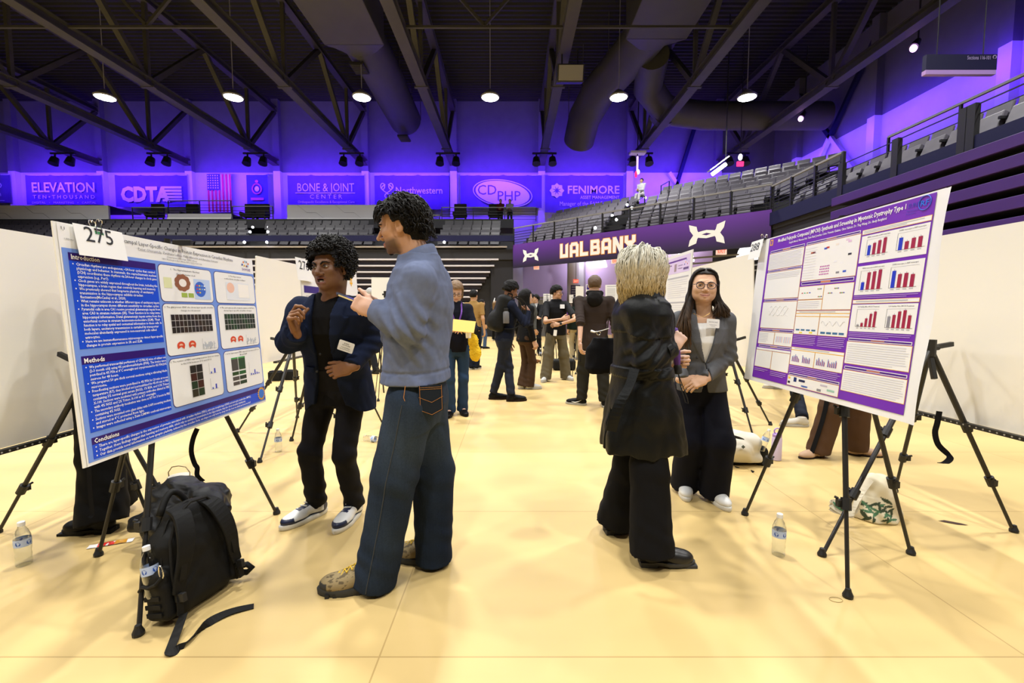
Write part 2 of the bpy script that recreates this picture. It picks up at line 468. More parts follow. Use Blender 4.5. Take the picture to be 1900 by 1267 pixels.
# ducts -------------------------------------------------------------------
def duct(label, xb, z, ybox0, ybox1, path, r, grilles):
    t = thing('air_duct', label, 'air duct', (xb, ybox1, z), group='air ducts')
    b = MB(); b.box((0, (ybox0 - ybox1) / 2, 0.35), (2.5, ybox1 - ybox0, 1.9)); b.build('plenum_box', M_duct, t, bevel=0.03)
    b = MB()
    sec = [((-1.25, 0.0, -0.6), (1.25, 0.0, -0.6), (1.25, 0.0, 1.3), (-1.25, 0.0, 1.3))]
    n_ = 20; V = []
    for j, (yy, f) in enumerate(((0, 0), (0.45, 0.5), (0.9, 1))):
        for k in range(n_):
            a = 2 * math.pi * (k + 0.5) / n_; cx, cz = math.cos(a), math.sin(a)
            q = max(abs(cx), abs(cz)); sx, sz = cx / q * 1.25, cz / q * 0.95 + 0.35
            V.append((sx * (1 - f) + r * cx * f, yy, sz * (1 - f) + (r * cz + 0.3) * f))
    F = [(j * n_ + k, j * n_ + (k + 1) % n_, (j + 1) * n_ + (k + 1) % n_, (j + 1) * n_ + k) for j in range(2) for k in range(n_)]
    b.add(V, F); b.build('transition_collar', M_duct, t, smooth='auto')
    b = MB(); b.tube([(p[0] - xb, p[1] - ybox1, p[2] - z + 0.3) for p in path], r, None, 24); b.build('round_duct', M_duct, t, smooth='auto')
    for (gx, gy, gz) in grilles:
        b = MB(); b.box((gx - xb, gy - ybox1, gz - z), (0.62, 0.9, 0.1), M_black)
        for q in range(7): b.box((gx - xb, gy - ybox1 - 0.36 + 0.12 * q, gz - z - 0.06), (0.56, 0.03, 0.05), M_steel)
        b.build('air_grille', None, t)
    for q in (1, 2, 3):
        f = path[min(q, len(path) - 1)]
        b = MB(); b.tube([(f[0] - xb - r, f[1] - ybox1, f[2] - z + 0.3), (f[0] - xb - r, f[1] - ybox1, TOPZ - z)], 0.02, None, 6)
        b.tube([(f[0] - xb + r, f[1] - ybox1, f[2] - z + 0.3), (f[0] - xb + r, f[1] - ybox1, TOPZ - z)], 0.02, None, 6); b.build('hanger_rod', M_steel, t)
    # drum fitting under the box, cut off by the top of the photo
    b = MB(); b.tube([(0.1, -4.2, -0.15), (0.1, -6.4, -0.25)], 0.95, None, 22); b.build('branch_drum', M_duct, t, smooth='auto')
    b = MB(); b.box((-0.75, -4.9, -0.95), (0.5, 1.5, 0.35), M_steel)
    for q in range(7): b.box((-0.75, -5.5 + 0.2 * q, -1.14), (0.46, 0.05, 0.04), M_black)
    b.build('air_grille', None, t)
duct('large grey air duct at upper left, box end then round pipe', -6.6, 13.0, 11.0, 19.4,
     [(-6.6, 20.2, 13.0), (-6.55, 23, 13.0), (-6.6, 26, 12.9), (-6.6, 28.4, 12.8)], 0.95, [(-6.9, 20.9, 12.25), (-6.6, 28.0, 11.85)])
duct('large grey air duct at upper right, round pipe bending away left', 5.9, 13.0, 11.0, 19.0,
     [(5.9, 19.8, 13.0), (5.5, 22, 13.0), (4.7, 24.6, 12.8), (4.2, 26.6, 12.2), (4.1, 28.0, 11.4)], 0.92, [])
t = thing('air_pipe', 'wide dark pipe branching across the corner under the roof', 'air duct', (0, 0, 0))
b = MB(); b.tube([(6.4, 21.0, 12.9), (6.9, 23.4, 12.6), (8.2, 24.6, 12.0), (10.5, 25.0, 11.9), (17.1, 25.0, 11.9)], 0.72, None, 20); b.build('pipe_run', M_duct, t, smooth='auto')
b = MB(); b.tube([(8.2, 24.4, 12.0), (8.2, 24.9, 12.0)], 0.78, None, 20); b.build('pipe_collar', M_duct, t)
t = thing('loudspeaker', 'dark loudspeaker box hanging under the truss over the middle aisle', 'loudspeaker', (2.2, 17.6, 10.3))
b = MB(); b.box((0, 0, 0), (1.0, 0.7, 0.6), M_black, Matrix.Rotation(0.35, 4, 'X')); b.build('speaker_cabinet', M_black, t, bevel=0.02)
b = MB(); b.box((0, -0.34, -0.12), (0.9, 0.03, 0.5), M_grey, Matrix.Rotation(0.35, 4, 'X')); b.build('speaker_grille', M_dark, t)
b = MB(); b.tube([(-0.3, 0, 0.2), (-0.3, 0, 0.95)], 0.03, None, 6); b.tube([(0.3, 0, 0.2), (0.3, 0, 0.95)], 0.03, None, 6); b.build('hanger', M_black, t)

# high-bay lamps in view -----------------------------------------------------
M_lamp = mat('lit_lamp_lens', (1, 1, 1), 0.4, emit=(1, 0.98, 0.95), estr=26)
LL = {0: None}
pos = ['leftmost of the six ceiling lamps', 'second ceiling lamp from the left', 'third ceiling lamp from the left, beside the left duct',
       'fourth ceiling lamp, right of the middle aisle truss', 'fifth ceiling lamp, under the right duct', 'rightmost of the six ceiling lamps']
for i, x in enumerate(LAMP_X[1:]):
    t = thing('high_bay_lamp', 'bright white high-bay lamp, ' + pos[i], 'ceiling lamp', (x, LAMP_Y[0], LAMP_Z + 0.06), group='high-bay lamps')
    b = MB(); b.lathe([(0.40, 0.0), (0.42, 0.05), (0.3, 0.16), (0.14, 0.3), (0.06, 0.34)], None, 20); b.build('lamp_housing', M_grey, t, smooth='auto')
    b = MB(); b.lathe([(0.30, -0.03), (0.36, -0.015), (0.37, 0.0)], None, 20); b.build('lamp_lens', M_lamp, t)
    b = MB(); b.tube([(0, 0, 0.3), (0, 0, 1.6 if i == 2 else TOPZ - LAMP_Z - 0.06)], 0.018, None, 6); b.build('drop_rod', M_grey, t)

# ------------------------------------------------------------------ stands
def rail_run(t, p0, p1, z0, h, step, m=M_black, nh=5, pr=0.035):
    p0, p1 = Vector(p0), Vector(p1); L_ = (p1 - p0).length; n_ = max(1, round(L_ / step))
    b = MB(); b.bar((p0.x, p0.y, z0 + h), (p1.x, p1.y, z0 + h), 0.06, 0.05); b.build('top_rail', M_grey if m is M_black else m, t)
    b = MB()
    for k in range(nh):
        z = z0 + 0.12 + (h - 0.2) * k / nh
        b.bar((p0.x, p0.y, z), (p1.x, p1.y, z), 0.02, 0.025)
    b.build('rail_bar', m, t)
    for k in range(n_ + 1):
        q = p0.lerp(p1, k / n_); b = MB(); b.bar((q.x, q.y, z0), (q.x, q.y, z0 + h), pr * 2, pr * 2); b.build('rail_post', m, t)

ROWD, RISE, DECK0 = 0.85, 0.40, 4.35
# far stand
t = thing('far_stand', 'dark upper stand across the back of the hall, below the banners', 'stand', (0, 0, 0))
b = MB()
for k in range(4): b.box((-17.4, 22.3 + ROWD * (k + 0.5), DECK0 + RISE * k - 0.25), (35.0, ROWD, 0.5))
b.box((-17.4, 28.2, 6.3), (35.0, 4.7, 0.5)); b.build('stand_deck', M_dark, t)
b = MB(); b.box((-17.4, 22.22, 4.87), (35.0, 0.16, 0.27)); b.build('stand_fascia', M_navy, t)
# platforms with white fronts
def platform(label, x0, x1, z0, z1, y, side=None):
    t = thing('press_platform', label, 'platform', ((x0 + x1) / 2, y, z0), group='press platforms'); wd = x1 - x0
    b = MB(); b.box((0, 0.06, (z1 - z0) / 2), (wd, 0.12, z1 - z0)); b.build('front_panel', mat('grey_white_panel', (0.42, 0.42, 0.45), 0.55), t)
    b = MB(); b.box((0, -0.03, 0.07), (wd, 0.08, 0.1)); b.build('lower_ledge', M_white, t)
    b = MB(); b.box((0, 1.2, (z1 - z0) - 0.03), (wd, 2.3, 0.06)); b.box((0, 1.2, -0.05), (wd, 2.3, 0.1)); b.build('desk_top', M_black, t)
    if wd > 5:
        b = MB()
        fr = frame((-wd / 2, -0.006, z1 - z0), (1, 0, 0), (0, 0, -1), (0, -1, 0)); hh = z1 - z0
        for q in range(int(wd / 2.2)):
            u = 0.6 + q * 2.2; p = [(u, 0.0), (u + 0.55, hh * 0.5), (u + 1.1, hh * 0.5), (u + 1.5, hh * 0.85)]
            for a, c in zip(p, p[1:]): b.bar(fr(*a), fr(*c), 0.02, 0.012)
        b.build('panel_seam', M_grey, t)
    return t
platform('long pale grey platform front at far left below the sponsor banners', X_at(-165, 26.4), X_at(214, 26.4), Z_at(413, 26.4), Z_at(385, 26.4), 26.4)
platform('pale grey platform front below the bone and joint banner', X_at(540, 26.4), X_at(790, 26.4), Z_at(412, 26.4), Z_at(384, 26.4), 26.4)
platform('short pale grey platform front below the striped flag', X_at(322, 26.4), X_at(438, 26.4), Z_at(411, 26.4), Z_at(400, 26.4), 26.4)
def deck_railing(label, px0, px1, py_top, py_bot, Y, step=2.0):
    t = thing('deck_railing', label, 'railing', (0, 0, 0), group='platform railings')
    rail_run(t, (X_at(px0, Y), Y, 0), (X_at(px1, Y), Y, 0), Z_at(py_bot, Y) - 0.09, (py_bot - py_top) / FPX * Y, step, nh=4, pr=0.022)
deck_railing('black platform railing between the CDTA banner and the striped flag', 258, 322, 386, 412, 26.6)
deck_railing('black raised platform railing in front of the striped flag', 324, 438, 374, 400, 27.0)
deck_railing('black platform railing right of the striped flag', 440, 514, 384, 411, 26.6)
deck_railing('black platform railing below the CDPHP banner', 822, 994, 386, 411, 26.6)
deck_railing('short black railing beside the Northwestern banner platform', 793, 818, 400, 412, 26.2, 0.8)
M_chair = mat('black_chair_cloth', (0.015, 0.014, 0.018), 0.8)
def deck_chair(px, label):
    Y = 27.2; t = thing('spectator_chair', label, 'chair', (X_at(px, Y), Y, 6.55), group='chairs on the platforms')
    b = MB(); b.box((0, 0, 0.45), (0.75, 0.6, 0.14)); b.build('seat', M_chair, t, bevel=0.02)
    b = MB(); b.box((0, 0.28, 0.85), (0.75, 0.14, 0.75)); b.build('backrest', M_chair, t, bevel=0.03)
    for s in (-1, 1):
        b = MB(); b.box((s * 0.36, 0, 0.55), (0.1, 0.6, 0.22)); b.build('armrest', M_chair, t, bevel=0.02)
        b = MB(); b.box((s * 0.33, -0.2, 0.19), (0.06, 0.06, 0.38)); b.build('leg', M_chair, t)
        b = MB(); b.box((s * 0.33, 0.25, 0.19), (0.06, 0.06, 0.38)); b.build('leg', M_chair, t)
for px, lb in ((298, 'black padded chair below the CDTA banner'), (362, 'black padded chair on the raised platform before the striped flag'), (470, 'black padded chair just right of the raised flag platform'), (492, 'black padded chair below the blue state flag'), (855, 'lone black padded chair below the left of the CDPHP banner'), (919, 'black padded chair left of the two seated spectators')):
    deck_chair(px, lb)

# seats: one built with its parts, then copied
def make_seat():
    t = thing('arena_seat', 'grey folding plastic seat in the diagonal corner stand above the purple banner', 'seat', (0, 0, 0), group='seats of the corner stand')
    Mx = Matrix.Rotation(-0.22, 4, 'X')
    b = MB(); b.box((0, 0.30, 0.60), (0.47, 0.05, 0.46), None, Mx); b.build('backrest', M_seat, t, bevel=0.015)
    b = MB(); b.box((0, 0.16, 0.46), (0.43, 0.09, 0.40), None, Matrix.Rotation(-0.38, 4, 'X')); b.build('folding_seat', M_seat, t, bevel=0.015)
    b = MB(); b.box((0.255, 0.2, 0.5), (0.04, 0.3, 0.05)); b.box((0.255, 0.28, 0.25), (0.04, 0.07, 0.5)); b.build('armrest', M_black, t)
    return t
SEATW = 0.53
proto_seat = make_seat()
first = [True]
def put_seat(p, rz, label=None, group=None):
    if first[0]:
        first[0] = False; proto_seat.location = p; proto_seat.rotation_euler = (0, 0, rz); o = proto_seat
        if label: o['label'] = label; o['group'] = group
        return o
    return dup(proto_seat, p, rz, label, group)
LB_COR = 'grey folding plastic seat in the diagonal corner stand above the purple banner'
LB_RGT = 'grey folding plastic seat in the single row along the right-hand rail'
LB_FAR = 'dark grey folding seat in the far stand below the sponsor banners'
rot_d = math.atan2(DG.y, DG.x)
ncount = 0
for k in range(7):
    off = 0.28 + ROWD * k
    s0, s1 = 0.55 - 0.335 * k, DLEN - 0.35 + 0.30 * k
    if k == 6: s0 = 5.0
    n_ = int((s1 - s0) / SEATW)
    for j in range(n_):
        s = s0 + SEATW * (j + 0.5)
        if abs(s - (5.1 - 0.1 * k)) < 0.55: continue          # the stair
        p = A_ + DG * s + NG * off
        put_seat((p.x, p.y, DECK0 + RISE * k), rot_d, LB_COR, 'seats of the corner stand'); ncount += 1
for j in range(17):
    put_seat((8.4 + 0.3, 14.0 - 0.55 * j, DECK0 - 0.08), -math.pi / 2, LB_RGT, 'seats along the right-hand rail'); ncount += 1
# the far stand: small in the photo, one mesh each
def far_seat_mesh():
    b = MB()
    b.box((0, 0.30, 0.60), (0.47, 0.05, 0.46), None, Matrix.Rotation(-0.22, 4, 'X')); b.box((0, 0.16, 0.46), (0.43, 0.09, 0.40), None, Matrix.Rotation(-0.38, 4, 'X')); b.box((0.255, 0.2, 0.45), (0.04, 0.3, 0.12))
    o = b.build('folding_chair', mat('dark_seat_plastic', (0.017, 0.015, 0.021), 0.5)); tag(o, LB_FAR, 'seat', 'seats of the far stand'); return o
fs = None
def far_hidden(px, k):
    if 108 < px < 455: return 445 - 35 * 0 > 0 and (413 + (px - 107) * 0.19) < (436 - 7 * k)
    return False
for k in range(4):
    Y = 22.3 + 0.28 + ROWD * k
    n_ = 0; x = -0.35
    while True:
        x -= SEATW; px = 950 + FPX * x / Y
        if px < -6: break
        n_ += 1
        if 560 < px < 664 and k == 0: pass
        if 690 < px < 782: continue                          # wholly behind the standing man
        if far_hidden(px, k): continue
        if abs(px - 480) < 12 or abs(px - 806) < 12: continue  # stairs
        if k == 0 and px < 240: continue
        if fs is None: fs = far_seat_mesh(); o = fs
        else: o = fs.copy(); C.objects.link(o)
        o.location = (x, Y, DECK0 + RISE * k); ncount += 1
print('SEATS', ncount)

# retracted bleachers under the far stand
M_strip = mat('pale_bench_strip', (0.62, 0.60, 0.66), 0.4)
t = thing('folded_bleacher', 'folded bleacher with pale bench strips at the back of the hall', 'bleacher', (0, 0, 0))
for k in range(13):
    z = 4.48 - 0.31 * k; xr = -0.25 - 0.21 * k; y = 22.35 - 0.012 * k
    b = MB(); b.box(((xr - 33) / 2, y + 0.1, z), (33 + xr, 0.26, 0.075), M_strip)
    b.box(((xr - 33) / 2, y + 0.22, z - 0.13), (33 + xr - 0.1, 0.18, 0.16), mat('tier_riser_board', (0.02, 0.016, 0.03), 0.6))  # dark purplish riser board under each bench strip
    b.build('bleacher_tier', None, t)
b = MB(); b.box((-17, 22.85, 2.2), (33, 0.5, 4.4)); b.build('bleacher_underframe', M_dark, t)
t = thing('dark_pier', 'black pier wall between the folded bleacher and the lavender corner', 'wall panel', (0, 0, 0), kind='structure')
b = MB(); b.box((-0.5, 22.65, 2.1), (1.1, 0.5, 4.2)); b.build('pier_face', mat('black_pier', (0.014, 0.014, 0.02), 0.7), t)

# corner stand
t = thing('corner_stand', 'dark diagonal corner stand carrying the purple university banner', 'stand', (0, 0, 0))
b = MB()
rotm = Matrix.Rotation(rot_d, 4, 'Z')
for k in range(7):
    c = A_ + DG * (DLEN / 2) + NG * (ROWD * (k + 0.5)); wd = DLEN + 0.79 * ROWD * (k)
    b.box((c.x, c.y, DECK0 + RISE * k - 0.3), (wd, ROWD, 0.6), None, rotm)
b.build('stand_deck', M_dark, t)
c = A_ + DG * (DLEN / 2) + NG * 0.1
b = MB(); b.box((c.x, c.y, 4.0), (DLEN, 0.14, 1.05), None, rotm); b.build('stand_fascia', M_navy, t)
rail_run(t, A_ - NG * 0.02, B_ - NG * 0.02, 4.55, 0.82, 1.2)
# stair with step lights, and a hooped handrail
b = MB()
for k in range(1, 6):
    p = A_ + DG * (5.1 - 0.1 * k) + NG * (ROWD * k + 0.05)
    b.box((p.x, p.y, DECK0 + RISE * k + 0.1), (0.9, 0.4, 0.2), None, rotm)
b.build('stair_tread', M_dark, t)
M_step = mat('lit_step_light', (1, 1, 1), 0.4, emit=(0.95, 0.95, 1), estr=9)
for k in range(6):
    p = A_ + DG * (5.1 - 0.1 * k + (0.3 if k % 2 else -0.3)) + NG * (ROWD * k - 0.2)
    b = MB(); b.ball((p.x, p.y, DECK0 + RISE * k + 0.42), 0.06, None, 8, 6); b.build('step_light', M_step, t)
for k in (2, 5):
    p = A_ + DG * 5.6 + NG * (ROWD * k); q = p + NG * 0.9
    b = MB(); b.tube([(p.x, p.y, DECK0 + RISE * k), (p.x, p.y, DECK0 + RISE * k + 0.9), (q.x, q.y, DECK0 + RISE * k + 1.3), (q.x, q.y, DECK0 + RISE * k + 0.4)], 0.03, None, 8); b.build('handrail', M_black, t)
# step lights of the far stand
for px in (482, 806):
    t2 = thing('step_lights', 'small white step lights on the far stand, %s' % ('left of the navy blazer' if px < 600 else 'right of the curly-haired man'), 'step light', (0, 0, 0), group='far stand step lights')
    for k in range(4):
        for s in (-1, 1):
            Y = 22.2 + ROWD * k
            b = MB(); b.ball((X_at(px, Y) + s * (0.55 - 0.04 * k) + 0.1 * k, Y - 0.08, DECK0 + RISE * k + 0.32), 0.065, None, 8, 6); b.build('step_light', M_step, t2)

# right stand
t = thing('side_stand', 'dark stand along the right side with a long black railing', 'stand', (0, 0, 0))
b = MB(); b.box((8.4 + 0.55, 5.3, 4.1), (1.1, 18.6, 0.35)); b.box((13.4, 5.3, 4.35), (8.6, 18.6, 0.3)); b.build('stand_deck', M_dark, t)
b = MB(); b.box((8.36, 5.3, 4.25), (0.1, 18.6, 0.4)); b.build('stand_fascia', M_navy, t)
rail_run(t, (8.36, 14.6, 0), (8.36, 11.5, 0), 4.45, 0.85, 1.0, nh=6)
for y in (11.5, 9.9, 8.45, 8.3, 6.6):
    b = MB(); b.bar((8.34, y, 4.2), (8.34, y, 5.02), 0.16, 0.1); b.build('rail_stanchion', M_black, t)
b = MB(); b.bar((8.36, 11.5, 5.0), (8.36, 0, 5.0), 0.02, 0.02); b.bar((8.36, 11.5, 4.82), (8.36, 0, 4.82), 0.015, 0.015); b.build('rail_bar', M_black, t)
rail_run(t, (9.55, 11.6, 0), (9.55, -3, 0), 4.5, 1.2, 1.9, nh=2, pr=0.025)
b = MB(); b.box((8.5, 13.05, 2.05), (0.12, 3.1, 4.1)); tag(b.build('wall_stand_side', mat('black_pier', (0.014, 0.014, 0.02), 0.7)), kind='structure')
b = MB(); b.box((9.2, 5.0, 2.0), (0.2, 13.2, 4.0)); tag(b.build('wall_behind_bleacher', M_dark), kind='structure')
def side_bleacher(label, y0, y1):
    t = thing('folded_side_bleacher', label, 'bleacher', (0, 0, 0), group='purple folded bleachers')
    for k in range(12):
        z = 4.02 - 0.335 * k
        b = MB(); b.box((8.02 - 0.03 * k + 0.05, (y0 + y1) / 2 - 0.03 * k, z), (0.07, y1 - y0, 0.2)); b.build('bleacher_fascia', M_purple, t, bevel=0.008)
        b = MB(); b.box((8.02 - 0.03 * k + 0.42, (y0 + y1) / 2, z - 0.06), (0.7, y1 - y0 - 0.12, 0.05)); b.build('tier_floor', M_dark, t)
side_bleacher('folded bleacher with purple fascia boards behind the 288 poster', 7.05, 11.4)
side_bleacher('folded purple bleacher cut by the right edge of the photo', -3.0, 6.35)
t = thing('bleacher_end_rails', 'pale bench ends and dark hoops between the two purple bleachers', 'railing', (0, 0, 0))
for k in range(6):
    z = 3.92 - 0.335 * k; b = MB(); b.box((8.3, 6.7, z), (0.3, 0.5, 0.1)); b.build('bench_end', M_strip, t)
for z in (4.1, 3.2, 2.4):
    b = MB(); b.tube([(8.15, 6.42 + 0.25 * math.cos(a), z + 0.3 * math.sin(a)) for a in [2 * math.pi * q / 16 for q in range(17)]], 0.025, None, 8); b.build('hoop', M_black, t)

# ------------------------------------------------------------------ lavender corner below the banner
off = 5.2
w0 = A_ + NG * off - DG * 4.0; w1 = B_ + NG * off + DG * 4.0
wall('wall_concourse', w1, w0, 0, 5.7, M_lav, 0.2)
for i, s in enumerate((0.6, 3.4, 6.0, 8.6)):
    p = A_ + DG * s + NG * (off - 0.12)
    b = MB(); b.box((p.x, p.y, 2.8), (0.35, 0.18, 5.6), None, rotm); tag(b.build('column_%d' % (i + 40), mat('pale_column', (0.42, 0.40, 0.46), 0.6)), kind='structure')
b = MB(); p = A_ + DG * 0.5 + NG * 1.9; b.box((p.x, p.y, 0.95), (0.75, 0.5, 1.9), None, rotm)
b.box((p.x, p.y, 2.0), (0.79, 0.54, 0.08), None, rotm); b.box((p.x - 0.12, p.y - 0.27, 1.0), (0.02, 0.03, 0.5), M_grey, rotm)
tag(b.build('dark_cabinet', mat('dark_blue_grey', (0.03, 0.032, 0.05), 0.6)), 'tall dark cabinet behind the backpack wearer, against the lavender corner', 'cabinet')
b = MB(); p = A_ + DG * 0.6 + NG * 4.2; b.tube([(p.x, p.y, 0), (p.x, p.y, 5.4)], 0.32, None, 24); tag(b.build('column_50', mat('pale_column', (0.42, 0.40, 0.46), 0.6), smooth='auto'), kind='structure')
# bleacher underside seen at right of the opening
t = thing('stand_underside', 'dark sloping stand framework under the right of the purple banner', 'stand', (0, 0, 0))
b = MB()
for k in range(7):
    p = A_ + DG * (7.2 + 0.0 * k) + NG * (1.2 + 0.5 * k); b.box((p.x + 1.6, p.y - 1.5, 3.35 - 0.16 * k), (3.6, 0.06, 0.06), None, rotm)
b.build('underside_rail', M_grey, t)
b = MB(); p = A_ + DG * 10.2 + NG * 3.0; b.box((p.x, p.y, 2.0), (3.4, 0.1, 4.0), None, rotm); b.build('underside_panel', M_dark, t)

# pendant shades and exit signs
M_shade = mat('glowing_white_shade', (0.9, 0.9, 0.92), 0.4, emit=(1, 0.97, 1), estr=1.6)
def pendant(px, py, Y, label):
    x, z = X_at(px, Y), Z_at(py, Y)
    t = thing('pendant_lamp', label, 'pendant lamp', (x, Y, z), group='bell pendants of the corner'); t.scale = (1.2,) * 3
    b = MB(); b.lathe([(0.30, -0.2), (0.31, -0.17), (0.24, 0.08), (0.18, 0.19), (0.05, 0.22)], None, 22); b.build('shade', M_shade, t, smooth='auto')
    b = MB(); b.tube([(0, 0, 0.2), (0, 0, max(0.25, 4.6 - z))], 0.02, None, 6); b.build('drop_rod', M_grey, t)
    o = bpy.data.objects.new('pendant_light', bpy.data.lights.new('pendant_light', 'POINT')); o.data.energy = 9; o.data.shadow_soft_size = 0.2; C.objects.link(o); o.location = (x, Y - 0.05, z - 0.35)
pendant(1110, 487, 20.6, 'white bell pendant lamp below the A of the purple banner')
pendant(1268, 476, 18.6, 'white bell pendant lamp behind the white-haired visitor and lavender poster')
pendant(1381, 471, 16.4, 'white bell pendant lamp left of the 288 card')
M_exit = mat('lit_exit_face', (0.8, 0.6, 0.5), 0.4, emit=(1, 0.62, 0.48), estr=0.55)
M_exitred = mat('exit_red', hexc('e0452e'), 0.4, emit=(1, 0.12, 0.06), estr=0.9)
def exit_sign(px, py, Y, label, wpx=19, red=False, hang=True):
    x, z = X_at(px, Y), Z_at(py, Y); wd = wpx / FPX * Y; h = wd * 0.72
    t = thing('exit_sign', label, 'exit sign', (x, Y, z), group='exit signs')
    b = MB(); b.box((0, 0.05, 0), (wd, 0.1, h)); b.build('sign_box', M_exit if not red else M_exitred, t)
    fr = frame((-wd / 2, -0.004, h / 2), (1, 0, 0), (0, 0, -1), (0, -1, 0))
    b = MB(); put_text(b, 'EXIT', fr, wd / 2, h * 0.78, h * 0.72, None, 0.0, wd * 0.8, 'c', 0.02); b.build('lettering', M_exitred if not red else M_exit, t)
    b = MB(); b.tube([(0, 0.05, h / 2), (0, 0.05, 4.6 - z)], 0.02, None, 6); b.build('mount', M_grey, t)
exit_sign(995, 497, 22.2, 'lit exit sign below the left end of the purple banner', 10)
exit_sign(1140, 485, 20.3, 'lit exit sign right of the bell pendant over the hooded man', 13)
exit_sign(1335, 467, 17.0, 'lit exit sign over the smiling woman, beside the right pendant', 18)
exit_sign(1068, 522, 24.0, 'small red exit sign on the lavender wall left of the hooded man', 9, True)

# ------------------------------------------------------------------ the purple banner
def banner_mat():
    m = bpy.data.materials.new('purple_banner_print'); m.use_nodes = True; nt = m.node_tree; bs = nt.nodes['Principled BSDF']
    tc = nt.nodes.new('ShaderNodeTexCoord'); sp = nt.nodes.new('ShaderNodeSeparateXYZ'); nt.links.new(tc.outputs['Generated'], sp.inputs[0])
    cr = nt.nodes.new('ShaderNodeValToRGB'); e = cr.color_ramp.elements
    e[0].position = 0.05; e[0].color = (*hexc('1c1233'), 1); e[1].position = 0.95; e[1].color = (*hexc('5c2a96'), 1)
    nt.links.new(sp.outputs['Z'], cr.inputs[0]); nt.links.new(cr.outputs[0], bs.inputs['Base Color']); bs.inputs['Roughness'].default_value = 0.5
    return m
t = thing('university_banner', 'long purple UALBANY banner across the diagonal corner stand', 'banner', (A_.x, A_.y, 0))
BT, BB = 4.56, 3.42
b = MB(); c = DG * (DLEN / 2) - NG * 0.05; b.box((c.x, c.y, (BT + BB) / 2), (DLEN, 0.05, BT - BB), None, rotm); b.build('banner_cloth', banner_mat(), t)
frb = frame(-NG * 0.08 + Vector((0, 0, BT)), DG, (0, 0, -1), -NG)
M_wht = mat('white_print', (0.85, 0.85, 0.85), 0.5); M_gold = mat('gold_print', hexc('f0a63a'), 0.5)
def ua_logo(mb, fr, cu, cv, wd, m, w_=0.004):
    P = [(-1, .62), (-.93, .27), (-.74, .0), (-.4, -.17), (0, -.23), (.4, -.17), (.74, 0), (.93, .27), (1, .62), (.56, .47), (.5, .22), (.34, .02), (0, -.07), (-.34, .02), (-.5, .22), (-.56, .47)]
    n_ = len(P)
    for sg in (1, -1):
        Q = [(cu + p[0] * wd / 2, cv - sg * p[1] * wd / 2) for p in P]
        V = [fr(a, c_, w_ + (0.002 if sg < 0 else 0)) for a, c_ in Q]
        mb.add(V, [(i, i + 1, n_ - 2 - i, n_ - 1 - i) if sg < 0 else (n_ - 1 - i, n_ - 2 - i, i + 1, i) for i in range(0, 7)] + ([] if True else []), m)
b = MB(); ua_logo(b, frb, 1.15, 0.60, 0.98, None); b.build('sportswear_logo', M_wht, t)
b = MB(); ua_logo(b, frb, 9.3, 0.55, 1.25, None); b.build('sportswear_logo', M_wht, t)
# block letters (unit cell 1 wide x 1.25 high), strokes as polygons
LET = {'U': [[(0, 1.25), (.3, 1.25), (.3, 0), (0, 0)], [(.0, .3), (.95, .3), (.95, .0), (.12, .0)], [(.65, 1.1), (.95, 1.25), (.95, .0), (.65, .0)]],
       'A': [[(0, 1.05), (.3, 1.05), (.3, 0), (0, 0)], [(.7, 1.05), (1, 1.05), (1, 0), (.7, 0)], [(0, .96), (.2, 1.25), (.8, 1.25), (1, .96)], [(.2, .58), (.8, .58), (.8, .32), (.2, .32)]],
       'L': [[(0, 1.25), (.3, 1.25), (.3, 0), (0, 0)], [(.2, .3), (.9, .3), (.9, 0), (.2, 0)]],
       'B': [[(0, 1.25), (.3, 1.25), (.3, 0), (0, 0)], [(.2, 1.25), (.85, 1.25), (.95, 1.1), (.95, .98), (.2, .98)], [(.2, .76), (.95, .76), (.95, .5), (.2, .5)], [(.2, .27), (1, .27), (1, .12), (.88, 0), (.2, 0)], [(.66, 1.1), (.95, 1.1), (.9, .62), (.66, .62)], [(.7, .62), (.9, .62), (1, .5), (1, .12), (.7, .12)]],
       'N': [[(0, 1.25), (.3, 1.25), (.3, 0), (0, 0)], [(.7, 1.25), (1, 1.25), (1, 0), (.7, 0)], [(.0, 1.25), (.34, 1.25), (1, .0), (.66, .0)]],
       'Y': [[(0, 1.25), (.32, 1.25), (.32, .8), (.0, .72)], [(.7, 1.25), (1.02, 1.25), (1.02, .72), (.7, .8)], [(0, .74), (.32, .84), (.7, .84), (1.02, .74), (.67, .45), (.35, .45)], [(.35, .5), (.67, .5), (.67, 0), (.35, 0)]]}
def block_word(mb, word, fr, u0, v0, wd, h, gap, m, grow, w_):
    cell = wd / len(word); sx = cell - gap
    for i, ch in enumerate(word):
        for pi_, poly in enumerate(LET[ch]):
            cx = sum(p[0] for p in poly) / len(poly); cy = sum(p[1] for p in poly) / len(poly)
            Q = []
            for (x, y) in poly:
                gx = grow if x >= cx else -grow; gy = grow if y >= cy else -grow
                Q.append((u0 + i * cell + x * sx + gx, v0 - y / 1.25 * h - gy))
            mb.add([fr(a, c_, w_ + 0.0006 * pi_) for a, c_ in Q], [tuple(range(len(Q)))], m)
ud = lambda px: 0
b = MB(); block_word(b, 'UALBANY', frb, 2.9, 0.88, 3.75, 0.62, 0.075, None, 0.024, 0.004); b.build('letter_outline', M_gold, t)
b = MB(); block_word(b, 'UALBANY', frb, 2.9, 0.88, 3.75, 0.62, 0.075, None, 0.0, 0.009); b.build('lettering', M_wht, t)

